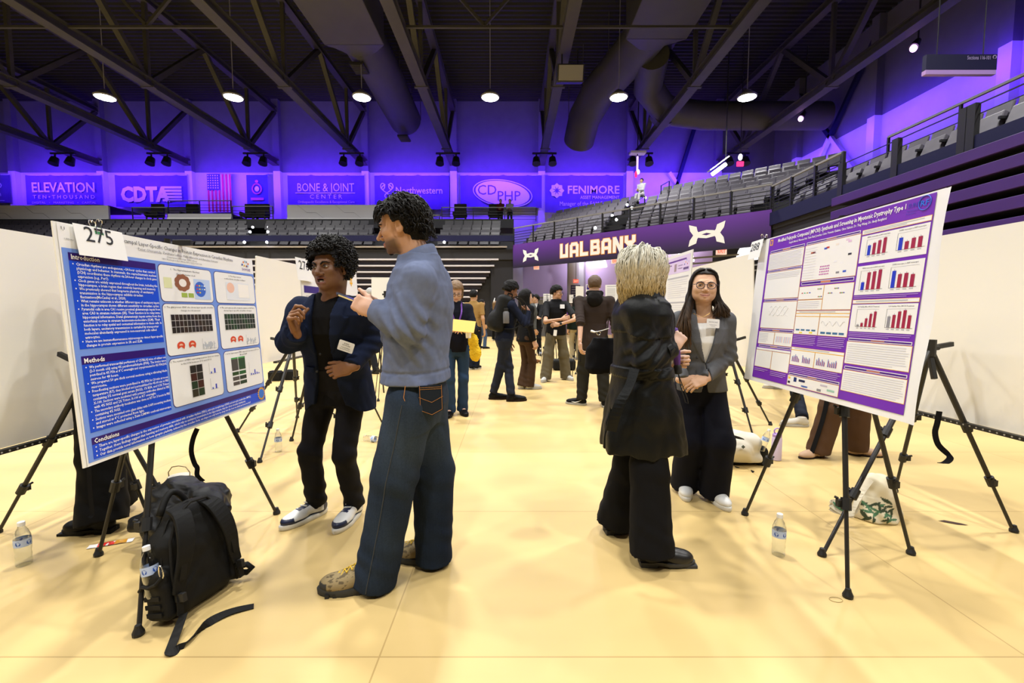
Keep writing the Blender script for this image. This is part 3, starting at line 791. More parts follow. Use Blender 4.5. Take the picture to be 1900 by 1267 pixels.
# ------------------------------------------------------------------ sponsor banners and flags on the far wall
M_ban = mat('indigo_banner_cloth', (0.10, 0.07, 0.27), 0.7, noise=0.15, nscale=1.2)
M_banlet = mat('pale_banner_lettering', (0.62, 0.66, 0.75), 0.7)
BY = WY - 0.5
def wall_banner(label, px0, px1, py0, py1, texts, extra=None, cloth=M_ban, name='sponsor_banner', cat='banner', group='sponsor banners'):
    x0, x1 = X_at(px0, BY), X_at(px1, BY); z1, z0 = Z_at(py0, BY), Z_at(py1, BY); wd, h = x1 - x0, z1 - z0
    t = thing(name, label, cat, (x0, BY, z0), group=group)
    nu, nv = max(6, int(wd / 0.16)), 6; V = []; F = []
    rnd = random.Random(px0); ph = rnd.random() * 6
    for j in range(nv + 1):
        for i in range(nu + 1):
            u, v = i / nu, j / nv
            V.append((wd * u, 0.035 * math.sin(u * wd * 3.1 + ph + v * 0.8) * (0.4 + 0.6 * (1 - v)) + 0.02 * math.sin(u * wd * 7.7 + ph), h * v))
    for j in range(nv):
        for i in range(nu):
            a = j * (nu + 1) + i; F.append((a, a + 1, a + nu + 2, a + nu + 1))
    b = MB(); b.add(V, F); b.build('banner_cloth', cloth, t, smooth=True)
    b = MB(); b.tube([(0, 0, h), (wd, 0, h)], 0.03, None, 8)
    for q in (0.1, 0.9): b.tube([(wd * q, 0, h), (wd * q, WY - BY, h)], 0.02, None, 6)
    b.build('hanging_bar', M_white, t)
    fr = frame((0, -0.075, h), (1, 0, 0), (0, 0, -1), (0, -1, 0))
    if texts or extra:
        b = MB()
        for (txt, u, v, s, wdt, bold) in texts: put_text(b, txt, fr, u * wd, v * h, s * h, None, 0, wdt * wd if wdt else None, 'c', bold, 2)
        if extra: extra(b, fr, wd, h)
        b.build('lettering', M_banlet, t)
    return t
wall_banner('indigo sponsor banner at the left edge, ending in MED', -75, 40, 330, 380, [('ALBANY MED', 0.45, 0.5, 0.3, 0.85, 0.01), ('Health System', 0.5, 0.78, 0.25, 0.7, 0.0)], lambda b, fr, wd, h: rect(b, fr, 0.1 * wd, 0.93 * h, 0.9 * wd, 0.95 * h, 0, None))
def elev(b, fr, wd, h):
    pass
wall_banner('indigo sponsor banner reading ELEVATION', 68, 205, 331, 384, [('ELEVATION', 0.5, 0.58, 0.46, 0.83, 0.02), ('T E N \u2022 T H O U S A N D', 0.5, 0.8, 0.17, 0.82, 0.01), ('DIGITAL   \u2022   MARKETING   \u2022   CAPITAL', 0.5, 0.97, 0.1, 0.85, 0.0)])
def cdta(b, fr, wd, h):
    for k in range(5): rect(b, fr, 0.66 * wd, (0.36 + 0.1 * k) * h, 0.93 * wd, (0.43 + 0.1 * k) * h, 0.002, None)
wall_banner('indigo sponsor banner reading CDTA', 230, 360, 331, 388, [('CDTA', 0.42, 0.82, 0.62, 0.68, 0.05)], cdta)
def bone(b, fr, wd, h): rect(b, fr, 0.1 * wd, 0.60 * h, 0.88 * wd, 0.625 * h, 0, None)
wall_banner('indigo sponsor banner reading BONE & JOINT CENTER', 543, 682, 331, 384, [('BONE & JOINT', 0.5, 0.56, 0.4, 0.74, 0.0), ('C E N T E R', 0.5, 0.80, 0.2, 0.42, 0.0), ('Orthopaedic Excellence & Exceptional Care', 0.5, 0.95, 0.12, 0.74, 0.0)], bone)
def nwm(b, fr, wd, h):
    for s in (-1, 1):
        P = [fr(0.17 * wd + s * (0.02 + 0.05 * math.sin(q * 0.7)) * wd, (0.28 + 0.05 * q) * h, 0) for q in range(9)]
        b.tube(P, 0.04, None, 6)
        b.tube([fr((0.17 + s * 0.055 + 0.028 * math.cos(a)) * wd, (0.34 + 0.09 * math.sin(a)) * h, 0) for a in [q * 0.6 for q in range(12)]], 0.04, None, 6)
wall_banner('indigo sponsor banner reading Northwestern Mutual', 700, 836, 331, 392, [('Northwestern', 0.60, 0.55, 0.28, 0.62, 0.01), ('Mutual', 0.46, 0.80, 0.28, 0.33, 0.01)], nwm)
def cdphp(b, fr, wd, h):
    E = lambda k, s: [(0.52 * wd + math.cos(q * math.pi / 20) * 0.36 * wd * s + math.sin(q * math.pi / 20) * 0.0, 0.56 * h + math.sin(q * math.pi / 20) * 0.40 * h * s + math.cos(q * math.pi / 20) * 0.1 * h) for q in range(40)]
    b.tube([fr(*p, 0.01) for p in E(0, 1.0)] + [fr(*E(0, 1.0)[0], 0.01)], 0.035, None, 6)
    flat_poly(b, fr, E(0, 0.92), 0.0, None)
tb = wall_banner('indigo sponsor banner with the oval CDPHP mark', 856, 1004, 331, 390, [], cdphp)
b = MB(); h_ = 59 / FPX * BY; w_ = 148 / FPX * BY; fr = frame((0, -0.085, h_), (1, 0, 0), (0, 0, -1), (0, -1, 0))
put_text(b, 'CD', fr, 0.33 * w_, 0.60 * h_, 0.42 * h_, None, 0.004, None, 'c', 0, 2); put_text(b, 'PHP', fr, 0.6 * w_, 0.78 * h_, 0.42 * h_, None, 0.004, None, 'c', 0, 2)
b.build('oval_lettering', M_ban, tb)
def feni(b, fr, wd, h):
    for q in range(8):
        a = q * math.pi / 4; c_, s_ = math.cos(a), math.sin(a); r_ = 0.36
        b.add([fr(0.15 * wd + x_ * c_ - y_ * s_, 0.42 * h + x_ * s_ + y_ * c_, 0) for x_, y_ in ((0.1, 0), (0.36, -0.16), (0.5, 0), (0.36, 0.16))], [(3, 2, 1, 0)], None)
wall_banner('dark indigo sponsor banner reading FENIMORE', 1010, 1152, 331, 398, [('FENIMORE', 0.62, 0.5, 0.3, 0.66, 0.015), ('ASSET MANAGEMENT', 0.70, 0.64, 0.12, 0.5, 0.01), ('Manager of the FAM Funds', 0.52, 0.82, 0.16, 0.66, 0.0)], feni)
# flags
M_flagw = mat('flag_white', (0.62, 0.6, 0.62), 0.7); M_flagr = mat('flag_red', (0.5, 0.03, 0.06), 0.7); M_flagb = mat('flag_blue', (0.05, 0.05, 0.22), 0.7)
def stripes(b, fr, wd, h):
    for k in range(7): rect(b, fr, wd * (2 * k) / 13, 0, wd * (2 * k + 1) / 13, h, 0.0, M_flagr)
    rect(b, fr, 0, 0, wd * 7 / 13 * 1.0, h * 0.42, 0.01, M_flagb)
    for r_ in range(6):
        for c_ in range(5):
            u, v = wd * (0.05 + 0.1 * c_), h * (0.04 + 0.065 * r_)
            b.add([fr(u + 0.05 * math.cos(q * 1.2566), v + 0.05 * math.sin(q * 1.2566), 0.014) for q in range(5)], [(4, 3, 2, 1, 0)], M_flagw)
tf = wall_banner('striped red and white flag with a blue starred corner', 398, 441, 330, 397, [], stripes, M_flagw, 'national_flag', 'flag', None)
def seal(b, fr, wd, h):
    m1 = mat('flag_pink', (0.55, 0.12, 0.25), 0.7)
    b.tube([fr(wd * 0.5 + 0.3 * math.cos(a), h * 0.45 + 0.33 * math.sin(a), 0) for a in [q * math.pi / 8 for q in range(17)]], 0.05, m1, 6)
    b.ball(fr(wd * 0.5, h * 0.45, 0), (0.16, 0.03, 0.18), M_flagw, 8, 6); b.ball(fr(wd * 0.5, h * 0.22, 0), (0.12, 0.03, 0.1), m1, 8, 6)
    rect(b, fr, wd * 0.2, h * 0.72, wd * 0.8, h * 0.8, 0, m1)
wall_banner('blue flag with a pink emblem, right of the striped flag', 468, 507, 330, 388, [], seal, mat('state_flag_blue', (0.05, 0.06, 0.4), 0.7), 'state_flag', 'flag', None)

# ------------------------------------------------------------------ hanging section sign, wall spots, tube lamp
t = thing('section_sign', 'dark hanging sign reading Sections 116-101 at upper right', 'sign', (9.72, 10, 6.62))
b = MB(); b.box((0, 0.05, 0.05), (1.53, 0.1, 0.32)); b.build('sign_board', mat('sign_navy', (0.012, 0.012, 0.06), 0.5), t)
b = MB(); b.box((0, 0.05, -0.16), (1.53, 0.1, 0.09)); b.build('sign_lower_strip', mat('sign_lilac', (0.55, 0.35, 0.85), 0.5), t)
b = MB(); put_text(b, 'Sections 116-101', frame((-0.76, -0.006, 0.21), (1, 0, 0), (0, 0, -1), (0, -1, 0)), 1.37, 0.11, 0.11, None, 0, 0.5, 'r', 0.0, 2)
b.tube([(0.7 + 0.035 * math.cos(a), -0.006, 0.15 + 0.035 * math.sin(a)) for a in [-1.2 + q * 0.5 for q in range(12)]], 0.008, None, 5); b.build('lettering', mat('sign_lettering', (0.6, 0.5, 0.9), 0.5), t)
for s in (-1, 1):
    b = MB(); b.tube([(s * 0.5, 0.05, 0.2), (s * 0.5, 0.05, TOPZ - 6.62)], 0.012, None, 6); b.build('hanger_rod', M_black, t)
M_mag = mat('lit_violet_lens', (1, 1, 1), 0.4, emit=(0.75, 0.35, 1.0), estr=8)
for (px, py, Y, lb) in ((1690, 97, 17, 'violet wall spotlight near the section sign'), (1488, 222, 23, 'violet wall spotlight below the right roof edge')):
    t = thing('wall_spotlight', lb, 'spotlight', (X_at(px, Y) * .965, Y, Z_at(py, Y) - .25), group='violet spotlights')
    b = MB(); b.tube([(0, 0, 0), (0.25, 0.1, 0.3)], [0.16, 0.1], None, 12); b.build('spot_can', M_black, t)
    b = MB(); b.ball((-0.02, -0.03, -0.05), (0.12, 0.1, 0.13), None, 10, 8); b.build('spot_lens', M_mag, t)
    b = MB(); b.tube([(0.25, 0.1, 0.3), (0.25, 0.1, CH_Z + 3.5 - Z_at(py, Y))], 0.03, None, 6); b.build('mount_pole', M_black, t)
t = thing('tube_lamp', 'lit white tube lamp slung above the corner stand seats', 'tube lamp', (X_at(1325, 22), 22, Z_at(320, 22)))
b = MB(); b.tube([(-0.32, 0, -0.26), (0.32, 0, 0.22)], 0.09, None, 10); b.build('lit_tube', mat('lit_tube', (1, 1, 1), 0.4, emit=(1, 0.97, 1), estr=10), t, smooth='auto')
b = MB(); b.bar((-0.4, 0.2, -0.05), (0.5, 0.2, 0.62), 0.35, 0.06); b.build('reflector', M_white, t)
b = MB(); b.tube([(0.4, 0.2, 0.55), (0.4, 0.2, TOPZ - Z_at(320, 22))], 0.03, None, 6); b.build('drop_rod', M_black, t)
t = thing('exit_lamp', 'white globe lamp over a small red exit box above the corner stand', 'exit sign', (X_at(1363, 24), 24, Z_at(308, 24)))
b = MB(); b.ball((0.0, 0, 0.25), (0.1, 0.1, 0.16), None, 10, 8); b.build('globe', mat('lit_globe', (1, 1, 1), 0.4, emit=(1, 0.8, 1), estr=9), t)
b = MB(); b.box((0, 0, -0.1), (0.34, 0.1, 0.24)); b.build('red_box', mat('red_box_lit', (0.8, 0.05, 0.2), 0.4, emit=(1, 0.03, 0.15), estr=1.2), t)
b = MB(); b.tube([(0, 0, 0.4), (0, 0, TOPZ + 0.06 - Z_at(308, 24))], 0.02, None, 6); b.build('drop_rod', M_black, t)
t = thing('camera_pole', 'white pole with a red tip hanging over the corner stand spectator', 'hanging pole', (X_at(1177, 27), 27, Z_at(315, 27)))
b = MB(); b.tube([(0, 0, 0.55), (0, 0, -0.25)], 0.06, None, 8); b.build('pole', mat('lit_pole', (0.9, 0.85, 0.95), 0.4, emit=(1, 0.7, 1), estr=0.8), t)
b = MB(); b.ball((0.05, -0.02, -0.35), (0.1, 0.08, 0.14), None, 10, 8); b.build('lamp_tip', M_shade, t)
b = MB(); b.ball((-0.08, -0.02, -0.5), (0.08, 0.08, 0.2), None, 10, 8); b.build('red_tip', mat('red_box_lit', (0.8, 0.05, 0.2), 0.4), t)
b = MB(); b.box((0, 0, 0.75), (0.9, 0.5, 0.12)); b.build('ceiling_plate', M_white, t)
b = MB(); b.tube([(0, 0, 0.6), (0, 0, TOPZ - Z_at(315, 27))], 0.03, None, 6); b.build('drop_rod', M_black, t)
# ================================================================== FIGURES: smooth blended volumes turned into one surface
_s, _c = math.sin(PITCH), math.cos(PITCH)
def W(px, py, Y):
    """the point at depth Y (metres ahead of the camera) seen at a photo position"""
    x, y = (px - 950.0) / FPX, (py - CY) / FPX
    d = (x, _c - y * _s, -y * _c - _s); t = Y / d[1]
    return np.array([d[0] * t, Y, CAMH + d[2] * t])
def G(px, py):
    x, y = (px - 950.0) / FPX, (py - CY) / FPX
    d = (x, _c - y * _s, -y * _c - _s); t = CAMH / -d[2]
    return np.array([d[0] * t, d[1] * t, 0.0])
def nrm(v):
    v = np.asarray(v, float); return v / max(1e-9, np.linalg.norm(v))

class Vol:
    """field of signed distances on a grid; shapes are blended in one after another"""
    def __init__(s, lo, hi, res):
        s.res = res; s.lo = np.asarray(lo, float) - 3 * res
        s.n = np.ceil((np.asarray(hi, float) + 3 * res - s.lo) / res).astype(int) + 1
        s.f = np.full(s.n, 0.5, np.float32)
        s.ax = [(s.lo[i] + res * np.arange(s.n[i])).astype(np.float32) for i in range(3)]
    def _sl(s, lo, hi):
        a = np.maximum(0, np.floor((np.asarray(lo) - s.lo) / s.res).astype(int)); b = np.minimum(s.n, np.ceil((np.asarray(hi) - s.lo) / s.res).astype(int) + 1)
        return None if np.any(b <= a) else tuple(slice(int(a[i]), int(b[i])) for i in range(3))
    def grid(s, sl): return (s.ax[0][sl[0]][:, None, None], s.ax[1][sl[1]][None, :, None], s.ax[2][sl[2]][None, None, :])
    def put(s, lo, hi, fn, k, mode='add'):
        m = k + 2.5 * s.res
        sl = s._sl(np.asarray(lo) - m, np.asarray(hi) + m)
        if sl is None: return
        d = fn(*s.grid(sl)); f = s.f[sl]
        if mode == 'add':
            if k > 0:
                h = np.maximum(k - np.abs(f - d), 0) / k; s.f[sl] = np.minimum(f, d) - h * h * k * 0.25
            else: s.f[sl] = np.minimum(f, d)
        else:
            if k > 0:
                h = np.maximum(k - np.abs(f + d), 0) / k; s.f[sl] = np.maximum(f, -d) + h * h * k * 0.25
            else: s.f[sl] = np.maximum(f, -d)
    def everywhere(s, fn):
        sl = tuple(slice(0, int(q)) for q in s.n); s.f = fn(s.f, *s.grid(sl)).astype(np.float32)
    # --- shapes
    def cap(s, p0, p1, r0, r1, k=0.02, mode='add', flat=None):
        """tapered limb; flat = (axis, factor): thinner along an axis"""
        p0, p1 = np.asarray(p0, float), np.asarray(p1, float); d = p1 - p0; L2 = max(1e-9, d @ d); R_ = max(r0, r1)
        def fn(X, Y, Z):
            x, y, z = X - p0[0], Y - p0[1], Z - p0[2]
            t = np.clip((x * d[0] + y * d[1] + z * d[2]) / L2, 0, 1)
            x, y, z = x - t * d[0], y - t * d[1], z - t * d[2]
            if flat is not None:
                a = flat[0]; q = (x * a[0] + y * a[1] + z * a[2]) * (1 / flat[1] - 1)
                x, y, z = x + q * a[0], y + q * a[1], z + q * a[2]
                return (np.sqrt(x * x + y * y + z * z) - (r0 + (r1 - r0) * t)) * (0.5 + 0.5 * flat[1])
            return np.sqrt(x * x + y * y + z * z) - (r0 + (r1 - r0) * t)
        s.put(np.minimum(p0, p1) - R_, np.maximum(p0, p1) + R_, fn, k, mode)
    def cone(s, p0, p1, r0, r1, k=0.02, cut0=False, cut1=True):
        """tapered limb with a flat end (cuffs, hems)"""
        p0, p1 = np.asarray(p0, float), np.asarray(p1, float); L_ = np.linalg.norm(p1 - p0); u = (p1 - p0) / L_; R_ = max(r0, r1)
        def fn(X, Y, Z):
            x, y, z = X - p0[0], Y - p0[1], Z - p0[2]
            h = x * u[0] + y * u[1] + z * u[2]; t = np.clip(h / L_, 0, 1)
            hh = h if (cut0 and cut1) else (np.maximum(h, 0) if not cut0 else np.minimum(h, L_))
            x, y, z = x - hh * u[0], y - hh * u[1], z - hh * u[2]
            dd = np.sqrt(x * x + y * y + z * z) - (r0 + (r1 - r0) * t)
            if cut1: dd = np.maximum(dd, h - L_)
            if cut0: dd = np.maximum(dd, -h)
            return dd
        s.put(np.minimum(p0, p1) - R_, np.maximum(p0, p1) + R_, fn, k)
    def ell(s, c, r, M=None, k=0.02, mode='add'):
        c, r = np.asarray(c, float), np.asarray(r, float); M = np.eye(3) if M is None else np.asarray(M); R_ = np.sqrt(((M * r) ** 2).sum(1))
        def fn(X, Y, Z):
            x, y, z = X - c[0], Y - c[1], Z - c[2]
            q = [(x * M[0, i] + y * M[1, i] + z * M[2, i]) / r[i] for i in range(3)]
            l = np.sqrt(q[0] ** 2 + q[1] ** 2 + q[2] ** 2)
            g = np.sqrt((q[0] / r[0]) ** 2 + (q[1] / r[1]) ** 2 + (q[2] / r[2]) ** 2)
            return l * (l - 1) / np.maximum(g, 1e-6)
        s.put(c - R_, c + R_, fn, k, mode)
    def box(s, c, h, M=None, rd=0.01, k=0.0, mode='add'):
        c, h = np.asarray(c, float), np.asarray(h, float); M = np.eye(3) if M is None else np.asarray(M); R_ = (np.abs(M) * h).sum(1)
        def fn(X, Y, Z):
            x, y, z = X - c[0], Y - c[1], Z - c[2]
            q = [np.abs(x * M[0, i] + y * M[1, i] + z * M[2, i]) - (h[i] - rd) for i in range(3)]
            o = np.sqrt(np.maximum(q[0], 0) ** 2 + np.maximum(q[1], 0) ** 2 + np.maximum(q[2], 0) ** 2)
            return o + np.minimum(np.maximum(q[0], np.maximum(q[1], q[2])), 0) - rd
        s.put(c - R_, c + R_, fn, k, mode)
    def loft(s, rings, k=0.03, p=2.3, zcap=0.0):
        """stack of flattened rings (z, cx, cy, half width, half depth, yaw)"""
        A = np.array(sorted(rings), float); z = A[:, 0]; R_ = A[:, 3:5].max()
        lo = np.array([A[:, 1].min() - R_, A[:, 2].min() - R_, z[0]]); hi = np.array([A[:, 1].max() + R_, A[:, 2].max() + R_, z[-1]])
        def fn(X, Y, Z):
            zz = Z.ravel(); I = [np.interp(zz, z, A[:, i])[None, None, :].astype(np.float32) for i in range(1, 6)]
            cy, sy = np.cos(I[4]), np.sin(I[4]); x, y = X - I[0], Y - I[1]
            u = np.abs(x * cy - y * sy) / I[2]; v = np.abs(x * sy + y * cy) / I[3]
            d = ((u ** p + v ** p) ** (1 / p) - 1) * np.minimum(I[2], I[3]) * 1.05
            return np.maximum(d, np.maximum(z[0] - Z, Z - z[-1]))
        s.put(lo, hi, fn, k)
    # --- surface
    def mesh(s):
        f = s.f; n = s.n; ins = f < 0
        c = np.zeros(tuple(n - 1), np.int8)
        for i in (0, 1):
            for j in (0, 1):
                for k in (0, 1): c += ins[i:n[0] - 1 + i, j:n[1] - 1 + j, k:n[2] - 1 + k]
        act = np.argwhere((c > 0) & (c < 8))
        if len(act) == 0: return np.zeros((0, 3)), np.zeros((0, 4), int)
        idx = np.full(tuple(n - 1), -1, np.int32); idx[tuple(act.T)] = np.arange(len(act))
        acc = np.zeros((len(act), 3)); cnt = np.zeros(len(act))
        a0, a1, a2 = act.T
        cr = [(i, j, k) for i in (0, 1) for j in (0, 1) for k in (0, 1)]
        for a in cr:
            for ax in range(3):
                if a[ax] == 1: continue
                b = list(a); b[ax] = 1
                fa = f[a0 + a[0], a1 + a[1], a2 + a[2]]; fb = f[a0 + b[0], a1 + b[1], a2 + b[2]]
                m = (fa < 0) != (fb < 0)
                t = fa[m] / (fa[m] - fb[m])
                P = np.tile(np.array(a, float), (m.sum(), 1)); P[:, ax] += t
                acc[m] += P; cnt[m] += 1
        V = (act + acc / cnt[:, None]) * s.res + s.lo
        Fs = []
        for ax in range(3):
            o = [q for q in range(3) if q != ax]
            s0 = [slice(1, n[q] - 1) for q in range(3)]; s0[ax] = slice(0, n[ax] - 1); s1 = list(s0); s1[ax] = slice(1, n[ax])
            A_, B2 = ins[tuple(s0)], ins[tuple(s1)]
            e = np.argwhere(A_ != B2)
            if len(e) == 0: continue
            off = np.array([1, 1, 1]); off[ax] = 0; e2 = e + off
            flip = A_[tuple(e.T)]
            q = []
            for (du, dv) in ((1, 1), (0, 1), (0, 0), (1, 0)):
                g = e2.copy(); g[:, o[0]] -= du; g[:, o[1]] -= dv; q.append(idx[tuple(g.T)])
            Q = np.stack(q, 1)
            if ax == 1: flip = ~flip
            Q[~flip] = Q[~flip][:, ::-1]
            Fs.append(Q)
        return V, np.concatenate(Fs)

def npmesh(name, parts, m, parent=None, origin=(0, 0, 0), color=None, smooth=True):
    """parts: list of (V, F); color: function of points -> rgb rows (linear), or list of arrays"""
    Vs, Fs, Cs, o = [], [], [], 0
    for i, pr in enumerate(parts):
        V, F = pr[0], pr[1]
        if len(V) == 0: continue
        Vs.append(V); Fs.append(F + o); o += len(V)
        if len(pr) > 2: Cs.append(pr[2])
    V = np.concatenate(Vs) - np.asarray(origin); F = np.concatenate(Fs)
    me = bpy.data.meshes.new(name)
    me.vertices.add(len(V)); me.vertices.foreach_set('co', V.astype(np.float32).ravel())
    me.loops.add(F.size); me.loops.foreach_set('vertex_index', F.astype(np.int32).ravel())
    me.polygons.add(len(F)); me.polygons.foreach_set('loop_start', np.arange(0, F.size, 4, dtype=np.int32)); me.polygons.foreach_set('loop_total', np.full(len(F), 4, np.int32))
    me.update(calc_edges=True)
    if Cs or color is not None:
        col = np.concatenate(Cs) if Cs else color(V + np.asarray(origin))
        at = me.color_attributes.new('Col', 'FLOAT_COLOR', 'POINT')
        at.data.foreach_set('color', np.concatenate([col, np.ones((len(col), 1))], 1).astype(np.float32).ravel())
    me.materials.append(m)
    if smooth: me.shade_smooth()
    me.validate()
    ob = bpy.data.objects.new(name, me); C.objects.link(ob)
    if parent is None: ob.location = origin
    else: ob.parent = parent
    return ob

def vnoise(X, Y, Z, seed, sc=(1, 1, 1)):
    """cheap smooth pseudo noise in about -1..1"""
    r = random.Random(seed); out = 0; x, y, z = X * sc[0], Y * sc[1], Z * sc[2]
    for a in (1.0, 0.55):
        f = 1.0 if a == 1.0 else 2.1
        p = [r.uniform(0, 6.28) for _ in range(6)]; d = [r.uniform(0.6, 1.2) for _ in range(6)]
        wx = 1.3 * np.sin(f * (d[0] * y + 0.7 * z) + p[0]); wy = 1.3 * np.sin(f * (d[1] * z + 0.6 * x) + p[1]); wz = 1.3 * np.sin(f * (d[2] * x + 0.5 * y) + p[2])
        out = out + a * np.sin(f * d[3] * x + wx + p[3]) * np.sin(f * d[4] * y + wy + p[4]) * np.sin(f * d[5] * z + wz + p[5])
    return out

def axes(yaw, pitch=0.0, roll=0.0):
    """right, forward, up of something facing yaw (0 = away from the camera, 90 = to the right of the photo)"""
    a = R(yaw); r = np.array([math.cos(a), -math.sin(a), 0]); f = np.array([math.sin(a), math.cos(a), 0]); u = np.array([0, 0, 1.0])
    p = R(pitch); f, u = f * math.cos(p) + u * math.sin(p), u * math.cos(p) - f * math.sin(p)
    q = R(roll); r, u = r * math.cos(q) + u * math.sin(q), u * math.cos(q) - r * math.sin(q)
    return r, f, u
def ik(p0, p1, l0, l1, pole):
    p0, p1 = np.asarray(p0, float), np.asarray(p1, float); d = p1 - p0; D = np.linalg.norm(d)
    u = d / D; Dc = min(D, (l0 + l1) * 0.999)
    a = (l0 * l0 - l1 * l1 + Dc * Dc) / (2 * Dc); h = math.sqrt(max(0, l0 * l0 - a * a))
    pl = np.asarray(pole, float); pl = nrm(pl - u * (pl @ u))
    a *= D / Dc
    return p0 + u * a + pl * h

# -------------------------------------------------------------- head
def head_vol(c, yaw, pitch, roll, res, neck, sx=1.0, mouth='closed', female=False, S=1.0, nose=1.0, skin=(0.3, 0.17, 0.1), lip=None, beard=0.0, detail=True, npj=1.0, rnd_=0.0):
    """returns (V, F, colour) of head and neck, and the head's frame"""
    r, f, u = axes(yaw, pitch, roll); M = np.stack([r, f, u], 1); c = np.asarray(c, float)
    P = lambda x, y, z: c + M @ (np.array([x * sx, y, z]) * S)
    v = Vol(np.minimum(c - 0.16, neck - 0.07), np.maximum(c + 0.16, neck + 0.07), res)
    E = lambda x, y, z, a, b_, d, k=0.02, mode='add': v.ell(P(x, y, z), np.array([a * sx, b_, d]) * S, M, k * S, mode)
    K = lambda p, q, a, b_, k=0.01, mode='add': v.cap(P(*p), P(*q), a * S, b_ * S, k * S, mode)
    E(0, -0.020, 0.036, 0.075, 0.094, 0.082, 0.0)
    E(0, 0.032, -0.020 + 0.004 * rnd_, 0.063 + 0.003 * rnd_, 0.054, 0.080 - 0.008 * rnd_, 0.03)
    jw = 0.042 if female else 0.049
    E(0, 0.040, -0.075 + 0.010 * rnd_, jw + 0.004 * rnd_, 0.042, 0.034, 0.03)
    for s in (-1, 1): E(s * (0.040 + 0.003 * rnd_), 0.012, -0.058 + 0.006 * rnd_, 0.022, 0.036, 0.034, 0.03)
    E(0, 0.071, -0.100 + 0.012 * rnd_, 0.017, 0.015, 0.013, 0.024)
    for s in (-1, 1): E(s * 0.040, 0.056, -0.022, 0.022, 0.024, 0.018, 0.022)
    v.cap(P(0, -0.028, -0.05), neck, (0.050 if female else 0.060) * S, (0.058 if female else 0.070) * S, 0.03)
    if detail:
        K((-0.034, 0.078, 0.022), (0.034, 0.078, 0.022), 0.009, 0.009, 0.018)
        for s in (-1, 1): E(s * 0.032, 0.094, 0.001, 0.017, 0.015, 0.011, 0.014, 'sub')
        for s in (-1, 1): E(s * 0.032, 0.0735, 0.0, 0.0145, 0.0125, 0.012, 0.004)
        K((0, 0.083, 0.010), (0, 0.098 + 0.012 * npj, -0.030), 0.0075, 0.0100 * nose, 0.014)
        for s in (-1, 1): E(s * 0.0118 * nose, 0.092 + 0.003 * npj, -0.036, 0.0085 * nose, 0.0095, 0.0075, 0.007)
        if mouth == 'open':
            K((-0.018, 0.084, -0.056), (0.018, 0.084, -0.056), 0.0065, 0.0065, 0.006); K((0, 0.091, -0.055), (0, 0.092, -0.056), 0.006, 0.006, 0.006)
            K((-0.016, 0.082, -0.080), (0.016, 0.082, -0.080), 0.0075, 0.0075, 0.006)
            E(0, 0.092, -0.067, 0.019, 0.02, 0.0085, 0.003, 'sub')
        else:
            q = 0.007 if mouth == 'smile' else 0.0; wd = 0.027 if mouth == 'smile' else 0.020
            K((-wd, 0.078, -0.062 + q), (0, 0.0905, -0.062), 0.0045, 0.006, 0.006); K((wd, 0.078, -0.062 + q), (0, 0.0905, -0.062), 0.0045, 0.006, 0.006)
            K((-wd * 0.8, 0.078, -0.070 + q * 0.6), (0, 0.089, -0.0725), 0.0045, 0.007, 0.006); K((wd * 0.8, 0.078, -0.070 + q * 0.6), (0, 0.089, -0.0725), 0.0045, 0.007, 0.006)
            E(0, 0.101, -0.0665, wd * 0.9, 0.0075, 0.0016, 0.002, 'sub')
            if mouth == 'smile':
                for s in (-1, 1): E(s * 0.037, 0.062, -0.034, 0.017, 0.018, 0.014, 0.012)
        for s in (-1, 1):
            E(s * 0.077, -0.012, -0.012, 0.008, 0.019, 0.031, 0.006); E(s * 0.085, -0.006, -0.008, 0.006, 0.010, 0.018, 0.006, 'sub')
            E(s * 0.075, -0.002, -0.034, 0.007, 0.008, 0.010, 0.006)
    else:
        K((0, 0.088, 0.0), (0, 0.104, -0.03), 0.009, 0.012, 0.012)
        for s in (-1, 1): E(s * 0.077, -0.012, -0.012, 0.010, 0.02, 0.031, 0.008)
        for s in (-1, 1): E(s * 0.032, 0.090, 0.002, 0.015, 0.011, 0.008, 0.012, 'sub')
        K((-0.02, 0.08, -0.066), (0.02, 0.08, -0.066), 0.008, 0.008, 0.008)
    V, F = v.mesh()
    L = (V - c) @ M / S; L[:, 0] /= sx
    col = np.tile(np.array(skin, float), (len(V), 1))
    lp = np.array(lip if lip is not None else (skin[0] * 0.75, skin[1] * 0.5, skin[2] * 0.5))
    mz = -0.0665; zr = 0.021 if mouth == 'open' else 0.0105
    if mouth == 'smile': mz = mz + 0.006 * np.clip(L[:, 0] / 0.025, -1.2, 1.2) ** 2; zr = 0.0085
    wl = np.exp(-((L[:, 0] / (0.027 if mouth == 'smile' else 0.023)) ** 4) - ((L[:, 2] - mz) / zr) ** 4) * (L[:, 1] > 0.068)
    col = col * (1 - wl[:, None]) + lp * wl[:, None]
    if mouth == 'smile':
        ln_ = (np.abs(L[:, 2] - mz - 0.0005) < 0.0016) & (np.abs(L[:, 0]) < 0.027) & (L[:, 1] > 0.066); col[ln_] = (0.10, 0.03, 0.025)
    if mouth == 'open':
        ins = (np.abs(L[:, 0]) < 0.017) & (np.abs(L[:, 2] - mz) < 0.008) & (L[:, 1] < 0.0885) & (L[:, 1] > 0.06)
        col[ins] = (0.03, 0.008, 0.008)
    if beard > 0:
        wb = beard * np.clip((-L[:, 2] - 0.045) / 0.02, 0, 1) * np.clip((L[:, 1] + 0.0) / 0.03, 0, 1) * (L[:, 2] > -0.125) * (1 - wl)
        ws = beard * np.exp(-((L[:, 2] + 0.052) / 0.006) ** 2 - (L[:, 0] / 0.024) ** 4) * (L[:, 1] > 0.08)
        wb = np.clip(wb + ws, 0, 0.9); col = col * (1 - wb[:, None]) + np.array((0.012, 0.009, 0.008)) * wb[:, None]
